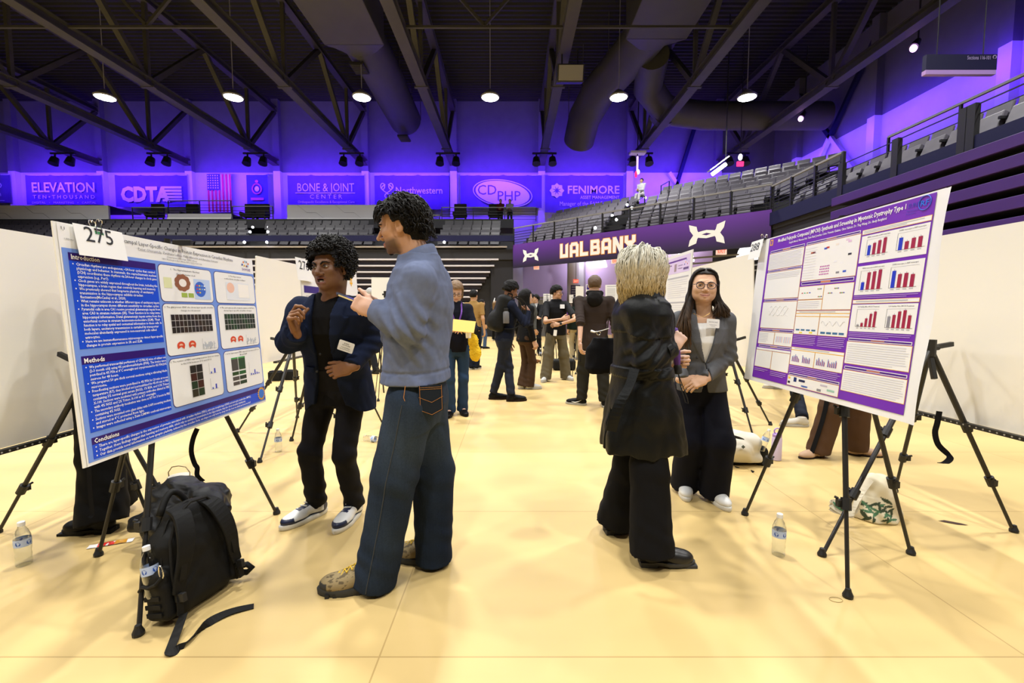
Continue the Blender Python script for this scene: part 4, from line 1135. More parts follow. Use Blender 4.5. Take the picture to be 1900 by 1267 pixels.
    return (V, F, col), (c, M, S, sx)

def eyes(par, org, fr, iris=(0.03, 0.015, 0.008), squint=1.0):
    c, M, S, sx = fr
    for s in (-1, 1):
        b = MB(); cen = np.array([s * 0.032 * sx, 0.0768, 0.0]) * S
        mw = mat('eye_white', (0.75, 0.72, 0.68), 0.2); mi_ = mat('iris_%d' % int(iris[0] * 1000), iris, 0.15)
        def add(cn, rr, m):
            q = MB(); q.ball((0, 0, 0), rr, None, 14, 10)
            b.add([c - org + M @ (cn + np.array(p)) for p in q.v], q.f, m)
        add(cen, (0.0135 * S, 0.0115 * S, 0.0068 * S * squint), mw); add(cen + np.array([0.0, 0.0088, 0]) * S, (0.0062 * S, 0.0042 * S, 0.0060 * S * squint), mi_)
        b.tube([c - org + M @ (cen + np.array([x, 0.0113 * math.sqrt(max(0.05, 1 - (x / .0145) ** 2)) + .0012, (0.0062 * squint + .0012) * (1 - (x / .017) ** 2)]) * S) for x in (-.014, -.009, -.003, .003, .009, .014)], [.0008, .0013, .0015, .0015, .0013, .0008], M_ink, 5)
        b.build('eye', None, par, smooth=True)
def brows(par, org, fr, m, inner=0.0, th=0.0045):
    c, M, S, sx = fr
    for s in (-1, 1):
        b = MB(); pts = [(s * 0.014, 0.0925, 0.0175 - inner), (s * 0.026, 0.0925, 0.0225), (s * 0.040, 0.084, 0.0225), (s * 0.052, 0.071, 0.016)]
        b.tube([c - org + M @ (np.array([p[0] * sx, p[1], p[2]]) * S) for p in pts], [th * 0.9 * S, th * S, th * 0.8 * S, th * 0.4 * S], None, 6); b.build('eyebrow', m, par, smooth=True)
def glasses(par, org, fr, m, rx=0.024, rz=0.021, lens=True):
    c, M, S, sx = fr; T = lambda x, y, z: c - org + M @ (np.array([x, y, z]) * S)
    b = MB()
    for s in (-1, 1):
        b.tube([T(s * 0.033 + rx * math.cos(a), 0.103 - 0.10 * abs(0.033 + s * rx * math.cos(a) * s - 0.01) * 0.3, rz * math.sin(a) - 0.002) for a in [q * math.pi / 10 for q in range(21)]], 0.0022, m, 6)
        b.tube([T(s * 0.057, 0.098, 0.006), T(s * 0.076, 0.08, 0.006), T(s * 0.082, -0.008, 0.004)], 0.002, m, 6)
    b.tube([T(-0.010, 0.106, 0.003), T(0.010, 0.106, 0.003)], 0.002, m, 6)
    o = b.build('glasses', m, par, smooth=True)
    return o

# -------------------------------------------------------------- hands
def hand_vol(w, d, n, side, res, S=1.0, curls=((25, 30, 20),) * 4, spread=4.0, thumb=(45, 30, 15), skin=(0.3, 0.17, 0.1), fore=None):
    """w wrist, d towards the fingers, n out of the BACK of the hand, side = the way to the thumb (+1: d x n)"""
    d = nrm(d); n = np.asarray(n, float); n = nrm(n - d * (n @ d)); t = np.cross(d, n) * side; w = np.asarray(w, float)
    v = Vol(w - 0.21 * S, w + 0.21 * S, res)
    pw = 0.040 * S
    v.box(w + d * 0.052 * S, np.array([0.046, 0.037, 0.0125]) * S, np.stack([d, t, n], 1), 0.0115 * S, 0.0)
    v.cap(w - d * 0.03 * S, w + d * 0.03 * S, 0.026 * S, 0.027 * S, 0.02, 'add', (n, 0.75))
    v.ell(w + d * 0.035 * S + t * 0.024 * S - n * 0.008 * S, np.array([0.03, 0.016, 0.014]) * S, np.stack([d, t, n], 1), 0.012)
    tips = []
    for i in range(4):
        off = (0.0295, 0.0100, -0.0100, -0.0280)[i] * S; ln = (0.95, 1.06, 1.0, 0.80)[i] * S; r0 = (0.0092, 0.0095, 0.0090, 0.0080)[i] * S
        bd = d * math.cos(R(spread * (1.5 - i))) + t * math.sin(R(spread * (1.5 - i))); p = w + d * (0.092, 0.096, 0.093, 0.084)[i] * S + t * off - n * 0.001
        a = 0
        for j, sl in enumerate((0.044, 0.027, 0.022)):
            a += R(curls[i][j]); q = p + (bd * math.cos(a) - n * math.sin(a)) * sl * ln
            v.cap(p, q, r0 * (1.0, 0.93, 0.86)[j], r0 * (0.93, 0.86, 0.74)[j], 0.005); p = q
        tips.append(p)
    a = R(thumb[0]); td = d * math.cos(a) + t * math.sin(a) * 0.92 - n * math.sin(a) * 0.39; p = w + d * 0.022 * S + t * 0.026 * S - n * 0.006 * S
    for j, sl in enumerate((0.042, 0.034, 0.028)):
        if j: 
            b_ = R(thumb[j]); ax = nrm(np.cross(td, d)); ax = ax if np.isfinite(ax).all() else n
            td = td * math.cos(b_) + np.cross(ax, td) * math.sin(b_)
        q = p + nrm(td) * sl * S; v.cap(p, q, (0.0140, 0.0108, 0.0100)[j] * S, (0.0108, 0.0100, 0.0082)[j] * S, 0.007); p = q
    V, F = v.mesh(); col = np.tile(np.array(skin, float), (len(V), 1))
    return (V, F, col), tips

# -------------------------------------------------------------- hair as many tapering locks over a scalp shape
def lock_tubes(starts, dirs, lens, r0, wave, seed, nseg=7, grav=0.5, hug=None, nside=5):
    """hug(p) -> outward normal to keep the locks off the skull"""
    rnd = random.Random(seed); b = MB()
    for p, d, ln in zip(starts, dirs, lens):
        p = np.array(p, float); d = nrm(d); pts = [p.copy()]; ph = rnd.uniform(0, 6.28); sd = nrm(np.cross(d, [rnd.uniform(-1, 1), rnd.uniform(-1, 1), rnd.uniform(-1, 1)]))
        st = ln / nseg
        for j in range(nseg):
            d = nrm(d + np.array([0, 0, -1]) * grav / nseg)
            if hug is not None: d = hug(p, d)
            p = p + d * st
            pts.append(p + sd * wave * math.sin(ph + j * 1.5) * (j / nseg + 0.3))
        b.tube(pts, [r0 * (0.8 + 0.2 * math.sin(math.pi * min(1, (j + 1) / nseg))) * (1 - 0.75 * (j / nseg) ** 2) for j in range(nseg + 1)], None, nside, cap=True)
    return b
# ------------------------------------------------------------------ clothed figures
def skel(sp):
    """joint positions in the hall from a short description"""
    H = sp['H']; yp, yc = sp['yaw'], sp.get('yaw_c', sp['yaw']); fem = sp.get('fem', False)
    J = {}
    rp, fp, up = axes(yp); rc, fc, _ = axes(yc)
    fl = sp['feet']     # (left heel xy, left toe yaw), (right heel xy, right toe yaw)
    for s, ft in zip('LR', fl):
        hx = np.array([ft[0][0], ft[0][1], 0.0]); tf = axes(ft[1])[1]
        J['heel' + s] = hx; J['tyaw' + s] = ft[1]; J['ank' + s] = hx + tf * 0.065 + np.array([0, 0, 0.085])
    mid = (J['ankL'] + J['ankR']) / 2
    pel = np.array(sp['pel']) if 'pel' in sp else np.array([mid[0], mid[1], 0.52 * H])
    chest = np.array(sp['chest']) if 'chest' in sp else pel + np.array([0, 0, 0.205 * H]) + fc * sp.get('lean', 0.0) * 0.6
    neck = np.array(sp['neck']) if 'neck' in sp else pel + np.array([0, 0, 0.318 * H]) + fc * sp.get('lean', 0.0)
    J.update(pel=pel, chest=chest, neck=neck, H=H, yp=yp, yc=yc, fem=fem)
    k = H / 1.75
    hw = 0.088 * k; J['hipL'] = pel - rp * hw; J['hipR'] = pel + rp * hw
    shw = sp.get('shw', 0.158 if fem else 0.182) * k
    for s, q in (('L', -1), ('R', 1)):
        J['sh' + s] = np.array(sp['sh' + s]) if 'sh' + s in sp else neck + rc * q * shw - np.array([0, 0, 0.036 * H]) + fc * 0.0
        J['knee' + s] = np.array(sp['knee' + s]) if 'knee' + s in sp else ik(J['hip' + s], J['ank' + s], 0.245 * H, 0.232 * H, fp + axes(J['tyaw' + s])[1] * 0.5)
        a = sp.get('arm' + s, {})
        wr = np.array(a['wr']) if 'wr' in a else J['sh' + s] + np.array([0, 0, -0.315 * H]) + rc * q * 0.06 + fc * 0.03
        el = np.array(a['el']) if 'el' in a else ik(J['sh' + s], wr, 0.172 * H, 0.158 * H, np.array(a.get('pole', -fc * 1.0 + rc * q * 0.5 - up * 0.3)))
        J['wr' + s], J['el' + s] = wr, el
        J['hd' + s] = nrm(a.get('d', wr - el)); J['hn' + s] = np.array(a.get('n', rc * q)); J['arm' + s] = a
    J['rp'], J['fp'], J['rc'], J['fc'] = rp, fp, rc, fc
    if 'head' in sp: J['head'] = np.array(sp['head'])
    else: J['head'] = neck + np.array([0, 0, 0.098 * k + 0.05]) + axes(sp.get('hyaw', yc))[1] * (0.018 + sp.get('lean', 0) * 0.2)
    J['hyaw'], J['hpitch'], J['hroll'] = sp.get('hyaw', yc), sp.get('hpitch', 0), sp.get('hroll', 0)
    return J

def spine(J, z):
    P = [J['pel'], J['chest'], J['neck']]; zs = [p[2] for p in P]
    if z <= zs[0]: return P[0][:2], J['yp']
    for a, b in ((0, 1), (1, 2)):
        if z <= zs[b]:
            t = (z - zs[a]) / (zs[b] - zs[a]); return P[a][:2] * (1 - t) + P[b][:2] * t, (J['yp'] * (1 - t) + J['yc'] * t) if a == 0 else J['yc']
    return P[2][:2], J['yc']
def torso_rings(J, g=0.0, prof=None, zlo=None, zneck=0.0):
    """rings (z, cx, cy, a, b, yaw); prof = [(height above pelvis as part of torso length, half width, half depth, forward shift)]"""
    pel, neck = J['pel'], J['neck']; L_ = neck[2] - pel[2]; k = J['H'] / 1.75
    base = ([(-0.28, .160, .108, -.01), (-0.05, .172, .118, -.012), (.12, .163, .112, 0), (.36, .128, .098, .005), (.62, .148, .116, .012), (.80, .150, .105, .005), (.905, .125, .082, -.005), (.965, .074, .068, -.005), (1.06, .060, .060, 0.0)] if J['fem'] else
            [(-0.28, .155, .108, -.01), (-0.05, .165, .116, -.01), (.12, .158, .110, 0), (.36, .146, .105, .008), (.62, .166, .122, .012), (.80, .168, .112, .005), (.905, .140, .088, -.005), (.965, .082, .074, -.005), (1.06, .066, .066, 0.0)])
    if prof is not None: base = prof
    out = []
    for (t, a, b, sh) in base:
        z = pel[2] + t * L_
        if zlo is not None and z < zlo - 0.15: continue
        c, yw = spine(J, z); fd = axes(yw)[1]
        out.append((z, c[0] + fd[0] * sh, c[1] + fd[1] * sh, a * k + g, b * k + g, R(yw)))
    return out
def bounds(J, pad=0.22):
    P = np.array([J[q] for q in ('pel', 'neck', 'shL', 'shR', 'elL', 'elR', 'wrL', 'wrR', 'ankL', 'ankR', 'kneeL', 'kneeR')])
    return P.min(0) - pad, P.max(0) + pad

def body_mesh(J, sp, res, org, label):
    skin = sp['skin']; lo, hi = bounds(J, 0.2); lo[2] = 0.02
    v = Vol(lo, hi, res); k = J['H'] / 1.75
    v.loft([q for q in torso_rings(J, -0.012) if q[0] > J['pel'][2] - 0.06], 0.0)
    for s in 'LR':
        v.cap(J['neck'] - np.array([0, 0, .06]), J['sh' + s], .05 * k, .048 * k, .04)
        v.cap(J['sh' + s], J['el' + s], .046 * k, .037 * k, .03); v.cap(J['el' + s], J['el' + s] + (J['wr' + s] - J['el' + s]) * 0.93, .037 * k, .024 * k, .02)
        v.cap(J['hip' + s], J['knee' + s], .074 * k, .05 * k, .04); v.cap(J['knee' + s], J['ank' + s], .048 * k, .034 * k, .03)
        v.cap(J['ank' + s], J['ank' + s] + axes(J['tyaw' + s])[1] * 0.1 - np.array([0, 0, .04]), .034, .025, .03)
    V, F = v.mesh(); col = np.tile(np.array(skin, float), (len(V), 1)); parts = [(V, F, col)]
    hp, fr = head_vol(J['head'], J['hyaw'], J['hpitch'], J['hroll'], sp.get('hres', 0.005), J['neck'] - np.array([0, 0, 0.01]), sp.get('hsx', 1.0), sp.get('mouth', 'closed'), J['fem'], sp.get('hS', 1.0), sp.get('nose', 1.0), skin, sp.get('lip'), sp.get('beard', 0), sp.get('hres', 0.005) < 0.004, sp.get('npj', 1.0), sp.get('rnd', 0.0))
    parts.append(hp)
    for s in 'LR':
        a = J['arm' + s]
        if a.get('nohand'): continue
        hv, tips = hand_vol(J['wr' + s], J['hd' + s], J['hn' + s], 1 if s == 'L' else -1, sp.get('hdres', 0.004), sp.get('handS', 0.98), a.get('curls', ((22, 30, 18), (28, 34, 20), (32, 36, 22), (36, 36, 22))), a.get('spread', 3.0), a.get('thumb', (38, 18, 12)), sp.get('handskin', skin))
        parts.append(hv)
    m = mat('skin', (0.4, 0.25, 0.18), 0.48, attr=True, spec=0.4, bump=0.06, bscale=160)
    o = npmesh('person', parts, m, None, org)
    tag(o, label, 'person', sp.get('group'))
    return o, fr

def cloth(name, v, par, org, m, color=None):
    V, F = v.mesh()
    if len(V) == 0: return None
    col = color(V) if color is not None else None
    return npmesh(name, [(V, F) if col is None else (V, F, col)], m, par, org)

def trousers(J, par, org, m, res, thigh=.088, knee=.066, hem=.062, zhem=0.05, waist=None, seed=1, wr=0.004, name='trousers', g=0.008, stack=0.0, color=None, seat=1.0):
    lo, hi = bounds(J, 0.25); lo[2] = 0.0; k = J['H'] / 1.75; zw = waist or (J['pel'][2] + 0.11 * k); hi[2] = zw + 0.02
    v = Vol(lo, hi, res)
    rg = [(z, x, y, a * seat, b * seat, w_) for (z, x, y, a, b, w_) in torso_rings(J, g) if z < zw + 0.12 and z > J['pel'][2] - 0.14 * k]
    rg.append((J['pel'][2] - 0.12 * k, J['pel'][0], J['pel'][1], .15 * k, .10 * k, R(J['yp'])))
    v.loft(rg, 0.0, 2.4)
    for s in 'LR':
        hp = J['hip' + s] - np.array([0, 0, .02]); kn, an = J['knee' + s], J['ank' + s]
        e = an + (an - kn) * ((an[2] - zhem) / max(1e-3, kn[2] - an[2])) if an[2] > zhem else an
        e = an * 1.0; e[2] = zhem
        v.cap(hp, kn, thigh * k, knee * k, .035); v.cone(kn, e, knee * k, hem * k, .03)
    def fold(f, X, Y, Z):
        n = vnoise(X, Y, Z, seed, (11, 11, 7)) * wr - wr * 0.7 * np.abs(vnoise(X, Y, Z, seed + 9, (17, 17, 9)))
        for s in 'LR':
            for q, amp in ((J['knee' + s], 0.9), (J['ank' + s] + np.array([0, 0, .06]), 1.0 + stack)):
                w_ = np.exp(-((X - q[0]) ** 2 + (Y - q[1]) ** 2 + ((Z - q[2]) * 0.9) ** 2) / 0.012)
                n = n + w_ * amp * wr * 0.8 * np.sin((Z + 0.45 * X + 0.3 * Y) * 62 + seed + 2.2 * vnoise(X, Y, Z, seed + 3, (9, 9, 6)))
        return np.maximum(f + n, Z - zw)
    v.everywhere(fold)
    return cloth(name, v, par, org, m, color)

def top(J, par, org, m, res, g=0.016, zhem=None, sleeve=(.060, .052, .042), cuff=0.0, prof=None, seed=3, wr=0.0045, name='top', post=None, short=None, color=None, sh_r=.058, collar=0.0, p=2.3):
    """upper garment; short = part of the upper arm covered by a short sleeve"""
    lo, hi = bounds(J, 0.25); k = J['H'] / 1.75; zh = zhem if zhem is not None else J['pel'][2] - 0.06; lo[2] = zh - 0.02; hi[2] = J['neck'][2] + 0.16
    v = Vol(lo, hi, res)
    rg = torso_rings(J, g, prof); rg = [q for q in rg]
    v.loft(rg, 0.0, p)
    for s in 'LR':
        v.cap(J['neck'] - np.array([0, 0, .065 * k]) , J['sh' + s], (sh_r - .004) * k, sh_r * k, .05)
        if short is not None:
            e = J['sh' + s] + (J['el' + s] - J['sh' + s]) * short; v.cone(J['sh' + s], e, sleeve[0] * k, sleeve[1] * k, .03)
        else:
            e = J['wr' + s] + (J['el' + s] - J['wr' + s]) * (cuff if not isinstance(cuff, dict) else cuff[s])
            v.cap(J['sh' + s], J['el' + s], sleeve[0] * k, sleeve[1] * k, .035); v.cone(J['el' + s], e, sleeve[1] * k, sleeve[2] * k, .025)
    def fold(f, X, Y, Z):
        n = vnoise(X, Y, Z, seed, (9, 9, 8)) * wr - wr * 0.8 * np.abs(vnoise(X, Y, Z, seed + 9, (15, 15, 12)))
        for s in 'LR':
            q = J['el' + s]; ax = nrm(J['wr' + s] - J['sh' + s]); w_ = np.exp(-((X - q[0]) ** 2 + (Y - q[1]) ** 2 + (Z - q[2]) ** 2) / 0.013)
            n = n + w_ * wr * 1.3 * np.sin((X * ax[0] + Y * ax[1] + Z * ax[2]) * 120 + 1.3 * vnoise(X, Y, Z, seed + 5, (8, 8, 8)))
        f = np.maximum(f + n, zh - Z)
        if post is not None: f = post(f, X, Y, Z)
        return f
    v.everywhere(fold)
    return cloth(name, v, par, org, m, color)

def body_uv(J, X, Y, Z):
    """sideways and forward distance from the spine (chest frame)"""
    pel, ch, nk = J['pel'], J['chest'], J['neck']
    z = np.clip(Z, pel[2], nk[2]); zs = [pel[2], ch[2], nk[2]]
    cx = np.interp(z.ravel(), zs, [pel[0], ch[0], nk[0]]).reshape(z.shape); cy = np.interp(z.ravel(), zs, [pel[1], ch[1], nk[1]]).reshape(z.shape)
    r, f = J['rc'], J['fc']
    return (X - cx) * r[0] + (Y - cy) * r[1], (X - cx) * f[0] + (Y - cy) * f[1]

def shoe(J, s, par, org, m_up, m_sole, L_=0.29, wd=0.046, res=0.006, style='sneaker', color=None, heel_h=0.0):
    h = J['heel' + s]; r, f, u = axes(J['tyaw' + s]); M = np.stack([r, f, u], 1)
    P = lambda x, y, z: h + M @ np.array([x, y, z])
    sz = {'sneaker': 0.030, 'boot': 0.030, 'flat': 0.014, 'hiker': 0.034}[style]
    v = Vol(np.minimum(h, h + f * L_) - 0.09, np.maximum(h, h + f * L_) + np.array([0.09, 0.09, 0.19]), res)
    th = {'sneaker': .036, 'boot': .042, 'flat': .034, 'hiker': .042}[style]
    v.ell(P(0, L_ * 0.72, sz + 0.012), (wd * 0.98, L_ * 0.27, th), M, 0.0)
    v.ell(P(0, L_ * 0.20, sz + 0.022), (wd * 0.78, L_ * 0.21, 0.048), M, 0.04)
    v.cap(P(0, L_ * 0.30, sz + 0.045), P(0, L_ * 0.60, sz + 0.02), wd * 0.72, wd * 0.78, 0.03)
    top_h = {'sneaker': .085, 'boot': .16, 'flat': .06, 'hiker': .10}[style]
    v.cone(P(0, L_ * 0.22, sz + 0.02), P(0, L_ * 0.235, sz + top_h), wd * 0.80, wd * 0.88, 0.03)
    v.everywhere(lambda f_, X, Y, Z: np.maximum(f_, sz * 0.85 - Z))
    V, F = v.mesh(); Lc = (V - h) @ M
    o = npmesh('shoe', [(V, F) if color is None else (V, F, color(Lc / np.array([wd, L_, 0.1])))], m_up, par, org)
    # sole from an outline
    n = 28; out = []
    for q in range(n):
        a = 2 * math.pi * q / n; y = math.cos(a); x = math.sin(a)
        wv = wd * (1.06 if y > 0 else 0.86 + 0.10 * (1 + y)); out.append((x * wv * (abs(math.cos(a)) ** 0.0), L_ * 0.5 + y * (L_ * 0.5 + 0.006)))
    out = [(x * (1 - 0.12 * max(0, 1 - abs(y / L_ - 0.42) * 8)), y) for x, y in out]
    b = MB()
    def lv(z, sc): return [P(x * sc, L_ * 0.5 + (y - L_ * 0.5) * (0.5 + 0.5 * sc), z) - org for x, y in out]
    if style == 'boot':
        rings = [lv(0.012, .97), lv(0.022, 1.02), lv(sz, 1.0)]
    else: rings = [lv(0.0, .95), lv(0.004, 1.0), lv(sz * 0.8, 1.03), lv(sz, .98)]
    V2 = [p for rg in rings for p in rg]; F2 = [(j * n + i, j * n + (i + 1) % n, (j + 1) * n + (i + 1) % n, (j + 1) * n + i) for j in range(len(rings) - 1) for i in range(n)]
    F2 += [tuple(range(n - 1, -1, -1)), tuple(range((len(rings) - 1) * n, len(rings) * n))]
    b.add(V2, F2)
    if style == 'boot':
        hb = [P(x, y, 0) for x, y in [(-.036, .0), (.036, .0), (.038, .085), (-.038, .085)]]; b.add([p - org for p in hb] + [p - org + np.array([0, 0, .025]) for p in hb], [(0, 1, 2, 3), (7, 6, 5, 4), (0, 4, 5, 1), (1, 5, 6, 2), (2, 6, 7, 3), (3, 7, 4, 0)])
        fb = [P(x, y, 0) for x, y in [(-.04, .14), (.04, .14), (.03, .285), (-.03, .285)]]; b.add([p - org for p in fb] + [p - org + np.array([0, 0, .014]) for p in fb], [(0, 1, 2, 3), (7, 6, 5, 4), (0, 4, 5, 1), (1, 5, 6, 2), (2, 6, 7, 3), (3, 7, 4, 0)])
    b.build('sole', m_sole, o, smooth='auto')
    return o

def hair_cap(fr, par, org, m, res, th=0.018, back=0.05, front=0.055, noise=0.006, nsc=70, seed=2, name='hair', low=-0.05, top_extra=0.0, extra=None, color=None, side=1.0):
    """hair as a thick cap round the skull, open at the face"""
    c, M, S, sx = fr
    v = Vol(c - 0.22, c + 0.20, res)
    P = lambda x, y, z: c + M @ (np.array([x * sx, y, z]) * S)
    v.ell(P(0, -0.022, 0.040 + top_extra * 0.5), np.array([0.077 * sx + th * side, 0.096 + th, 0.083 + th + top_extra]) * S, M, 0.0)
    v.cap(P(0, -0.06, 0.0), P(0, -0.055, low + 0.02), (0.062 + th * 0.6) * S, (0.052 + th * 0.4) * S, 0.04)
    def cut(f, X, Y, Z):
        x, y, z = X - c[0], Y - c[1], Z - c[2]
        l = [(x * M[0, i] + y * M[1, i] + z * M[2, i]) / S for i in range(3)]
        f = f + noise * vnoise(X, Y, Z, seed, (nsc, nsc, nsc))
        face = np.maximum(l[2] - front + 0.35 * np.maximum(0, np.abs(l[0]) - 0.045), 0.012 - l[1] + 0.25 * np.maximum(0, l[2]))
        face = face + 0.003 * vnoise(X, Y, Z, seed + 1, (90, 90, 90))
        side_ = np.maximum(np.maximum(l[2] - 0.012, -0.022 - l[1]), low - 0.1 - l[2])
        f = np.maximum(f, -face); f = np.maximum(f, -side_)
        return np.maximum(f, low - l[2] + 0.004 * vnoise(X, Y, Z, seed + 2, (80, 80, 80)))
    v.everywhere(cut)
    if extra: extra(v, P, M, S)
    V, F = v.mesh()
    return npmesh(name, [(V, F) if color is None else (V, F, color(V))], m, par, org)
def skull_hug(fr, off, pull=0.0, slack=1.06):
    c, M, S, sx = fr
    def hug(p, d):
        l = M.T @ (p - c) / S; q = (np.array([l[0], l[1], max(l[2], 0.02) if pull else l[2]]) - np.array([0, -0.02, 0.036])) / (np.array([0.077, 0.096, 0.083]) + off)
        rr = np.linalg.norm(q)
        if rr < 1.02:
            nn = M @ nrm(q / (np.array([0.077, 0.096, 0.083]) + off)); dd = d @ nn
            if dd < 0: d = nrm(d - nn * dd)
            d = nrm(d + nn * max(0, (1.0 - rr)) * 2.0)
        elif pull and rr > slack:
            nn = M @ nrm(q / (np.array([0.077, 0.096, 0.083]) + off)); d = nrm(d - nn * (d @ nn + pull * (rr - slack)))
        return d
    return hug
def scalp_points(fr, n, seed, off=0.004, test=None):
    c, M, S, sx = fr; rnd = random.Random(seed); out = []
    while len(out) < n:
        q = nrm([rnd.gauss(0, 1) for _ in range(3)]); l = np.array([0, -0.02, 0.036]) + q * (np.array([0.077, 0.096, 0.083]) + off)
        if test is None:
            if l[2] < 0.0 and l[1] > -0.03: continue
            if l[1] > 0.035 and l[2] < 0.075: continue
            if l[2] < -0.05: continue
        elif not test(l): continue
        out.append((c + M @ (l * S), M @ nrm(q), l))
    return out
def patch(par, org, name, c, uv, vv, w_, h, m, d=0.002, text=None, mt=None):
    """a stiff card (name tag) standing at c"""
    uv, vv = nrm(uv), nrm(vv); nv = np.cross(uv, vv)
    b = MB(); fr = frame(c - org - uv * w_ / 2 + vv * h / 2, uv, -vv, nv)
    b.prism(rrect_poly(0, 0, w_, h, 0.006), fr, d)
    o = b.build(name, m, par)
    if text:
        b = MB()
        for (t, u, v_, s_) in text: put_text(b, t, fr, u * w_, v_ * h, s_, None, d + 0.0006, None, 'c', 0.01)
        b.build('lettering', mt, o)
    return o
# ================================================================== THE FOUR PEOPLE IN FRONT
M_fab_navy = mat('navy_suiting', hexc('182036'), 0.9, spec=0.15, noise=0.08, nscale=120, bump=0.08, bscale=400)
M_fab_black = mat('black_cloth', (0.0045, 0.0045, 0.0055), 0.9, bump=0.06, bscale=300, spec=0.2)
M_fab_char = mat('charcoal_trousers', (0.0055, 0.0055, 0.008), 0.85, bump=0.06, bscale=300, spec=0.25)
M_hair_blk = mat('black_hair', (0.0045, 0.0038, 0.0035), 0.6, bump=0.6, bscale=160, spec=0.2)
M_hair_soft = mat('black_hair_locks', (0.006, 0.005, 0.0045), 0.5, spec=0.22)
M_paper = mat('white_paper', (0.80, 0.80, 0.79), 0.6)
M_ink = mat('black_ink', (0.01, 0.01, 0.012), 0.6)
M_metal = mat('bright_metal', (0.7, 0.68, 0.62), 0.25, metal=1.0)
M_whsole = mat('white_rubber', (0.66, 0.65, 0.60), 0.5)
M_blksole = mat('black_rubber', (0.012, 0.012, 0.012), 0.6)

# ---------------------------------------------------- man in the navy blazer
def navy_man():
    sk = (0.165, 0.078, 0.040)
    sp = dict(H=1.70, yaw=188, yaw_c=186, skin=sk, handskin=(0.24, 0.11, 0.048), lip=(0.20, 0.075, 0.06), hres=0.0026, hdres=0.0028, mouth='open', nose=1.35, npj=0.45, hsx=1.04, hS=1.04, handS=0.98,
              feet=((G(668, 948)[:2], 188), (G(606, 948)[:2], 212)),
              pel=W(629, 712, 2.68), chest=W(618, 625, 2.52), neck=W(614, 554, 2.46),
              shL=W(671, 572, 2.50), shR=W(560, 574, 2.47),
              head=W(614, 497, 2.42), hyaw=197, hpitch=-2, hroll=-3,
              armR=dict(el=W(536, 634, 2.42), wr=W(549, 612, 2.27), d=(-0.02, -0.50, 0.80), n=(-1, -0.15, 0.1), curls=((40, 58, 30), (72, 78, 40), (76, 80, 40), (78, 80, 40)), thumb=(58, -18, -12), spread=2),
              armL=dict(el=W(692, 632, 2.58), wr=W(650, 682, 2.40), d=(-0.9, 0.02, -0.22), n=(-0.12, -1, 0.12), curls=((22, 24, 14), (30, 30, 16), (34, 34, 18), (38, 36, 18)), thumb=(24, 8, 5)))
    J = skel(sp); org = np.array([*(J['heelL'] + J['heelR'])[:2] / 2, 0])
    o, fr = body_mesh(J, sp, 0.007, org, 'young man in a navy blazer over a black tee, gesturing beside the 275 poster')
    eyes(o, org, fr, squint=0.8); brows(o, org, fr, M_hair_blk, 0.006, 0.0042)
    # teeth
    c, M, S, sx = fr; b = MB(); P = lambda x, y, z: c - org + M @ np.array([x, y, z])
    for q in range(-3, 4): b.box(P(q * 0.0042, 0.0835 - 0.0004 * q * q, -0.0735), (0.0039, 0.004, 0.006), None, Matrix(np.array(M).tolist()).to_4x4())
    b.build('teeth', mat('teeth', (0.7, 0.66, 0.58), 0.3), o)
    top(J, o, org, M_fab_black, 0.008, 0.006, J['pel'][2] - 0.12, (.05, .044, .034), 0.3, name='shirt', wr=0.002)
    u0 = -0.004
    def post(f, X, Y, Z):
        u, vv = body_uv(J, X, Y, Z); zz = Z + 0 * u
        w_ = np.interp(zz, [0.66, 0.74, 0.90, 1.08, 1.30, 1.40], [0.165, 0.10, 0.060, 0.047, 0.055, 0.07])
        lw = np.interp(zz, [1.03, 1.07, 1.20, 1.265, 1.272, 1.36], [-0.06, 0.012, 0.062, 0.088, 0.062, 0.05])
        lap = np.maximum(np.maximum(f - 0.009, np.abs(u - u0) - w_ - lw), 0.02 - vv)
        f = np.minimum(f, lap)
        f = np.maximum(f, -np.maximum(np.abs(u - u0) - w_, 0.01 - vv))
        hem = J['pel'][2] - 0.155 + 0.05 * np.exp(-((np.abs(u) - 0.10) / 0.05) ** 2) * (vv > 0)
        return np.maximum(f, hem - Z)
    prof = [(-0.50, .206, .135, -.01), (-0.2, .204, .138, -.01), (.10, .190, .128, 0), (.36, .170, .116, .006), (.62, .172, .122, .012), (.82, .186, .112, .004), (.90, .165, .092, -.006), (.965, .088, .078, -.012), (1.02, .074, .072, -.014)]
    j = top(J, o, org, M_fab_navy, 0.006, 0.012, J['pel'][2] - 0.18, (.068, .060, .049), dict(L=0.06, R=0.16), prof, 11, 0.0055, 'jacket', post, sh_r=.064)
    b = MB(); 
    for px, py in ((594, 657), (588, 689)): b.ball(W(px, py, 2.385) - org, 0.007, None, 8, 6)
    for k in range(3): b.ball(W(535 + 1.5 * k, 622 + 3.0 * k, 2.335) - org, 0.006, None, 8, 6)
    b.build('button', M_blksole, j)
    b = MB(); b.bar(W(567, 684, 2.51) - org, W(581, 687, 2.47) - org, 0.012, 0.03); b.build('pocket_flap', M_fab_navy, j, bevel=0.003)
    trousers(J, o, org, M_fab_char, 0.008, .086, .066, .064, 0.075, None, 5, 0.006, stack=0.8)
    def shoecol(L):
        col = np.tile(np.array((0.66, 0.66, 0.64)), (len(L), 1)); nv_ = (0.012, 0.018, 0.05)
        m_ = (L[:, 1] > 0.80) & (L[:, 2] < 0.62) | (L[:, 1] < 0.16) | ((np.abs(L[:, 0]) < 0.45) & (L[:, 1] > 0.28) & (L[:, 1] < 0.66) & (L[:, 2] > 0.6)) | (L[:, 2] < 0.42) & (L[:, 1] < 0.8)
        col[m_] = nv_; return col
    ms = mat('two_tone_leather', (0.5, 0.5, 0.5), 0.4, attr=True)
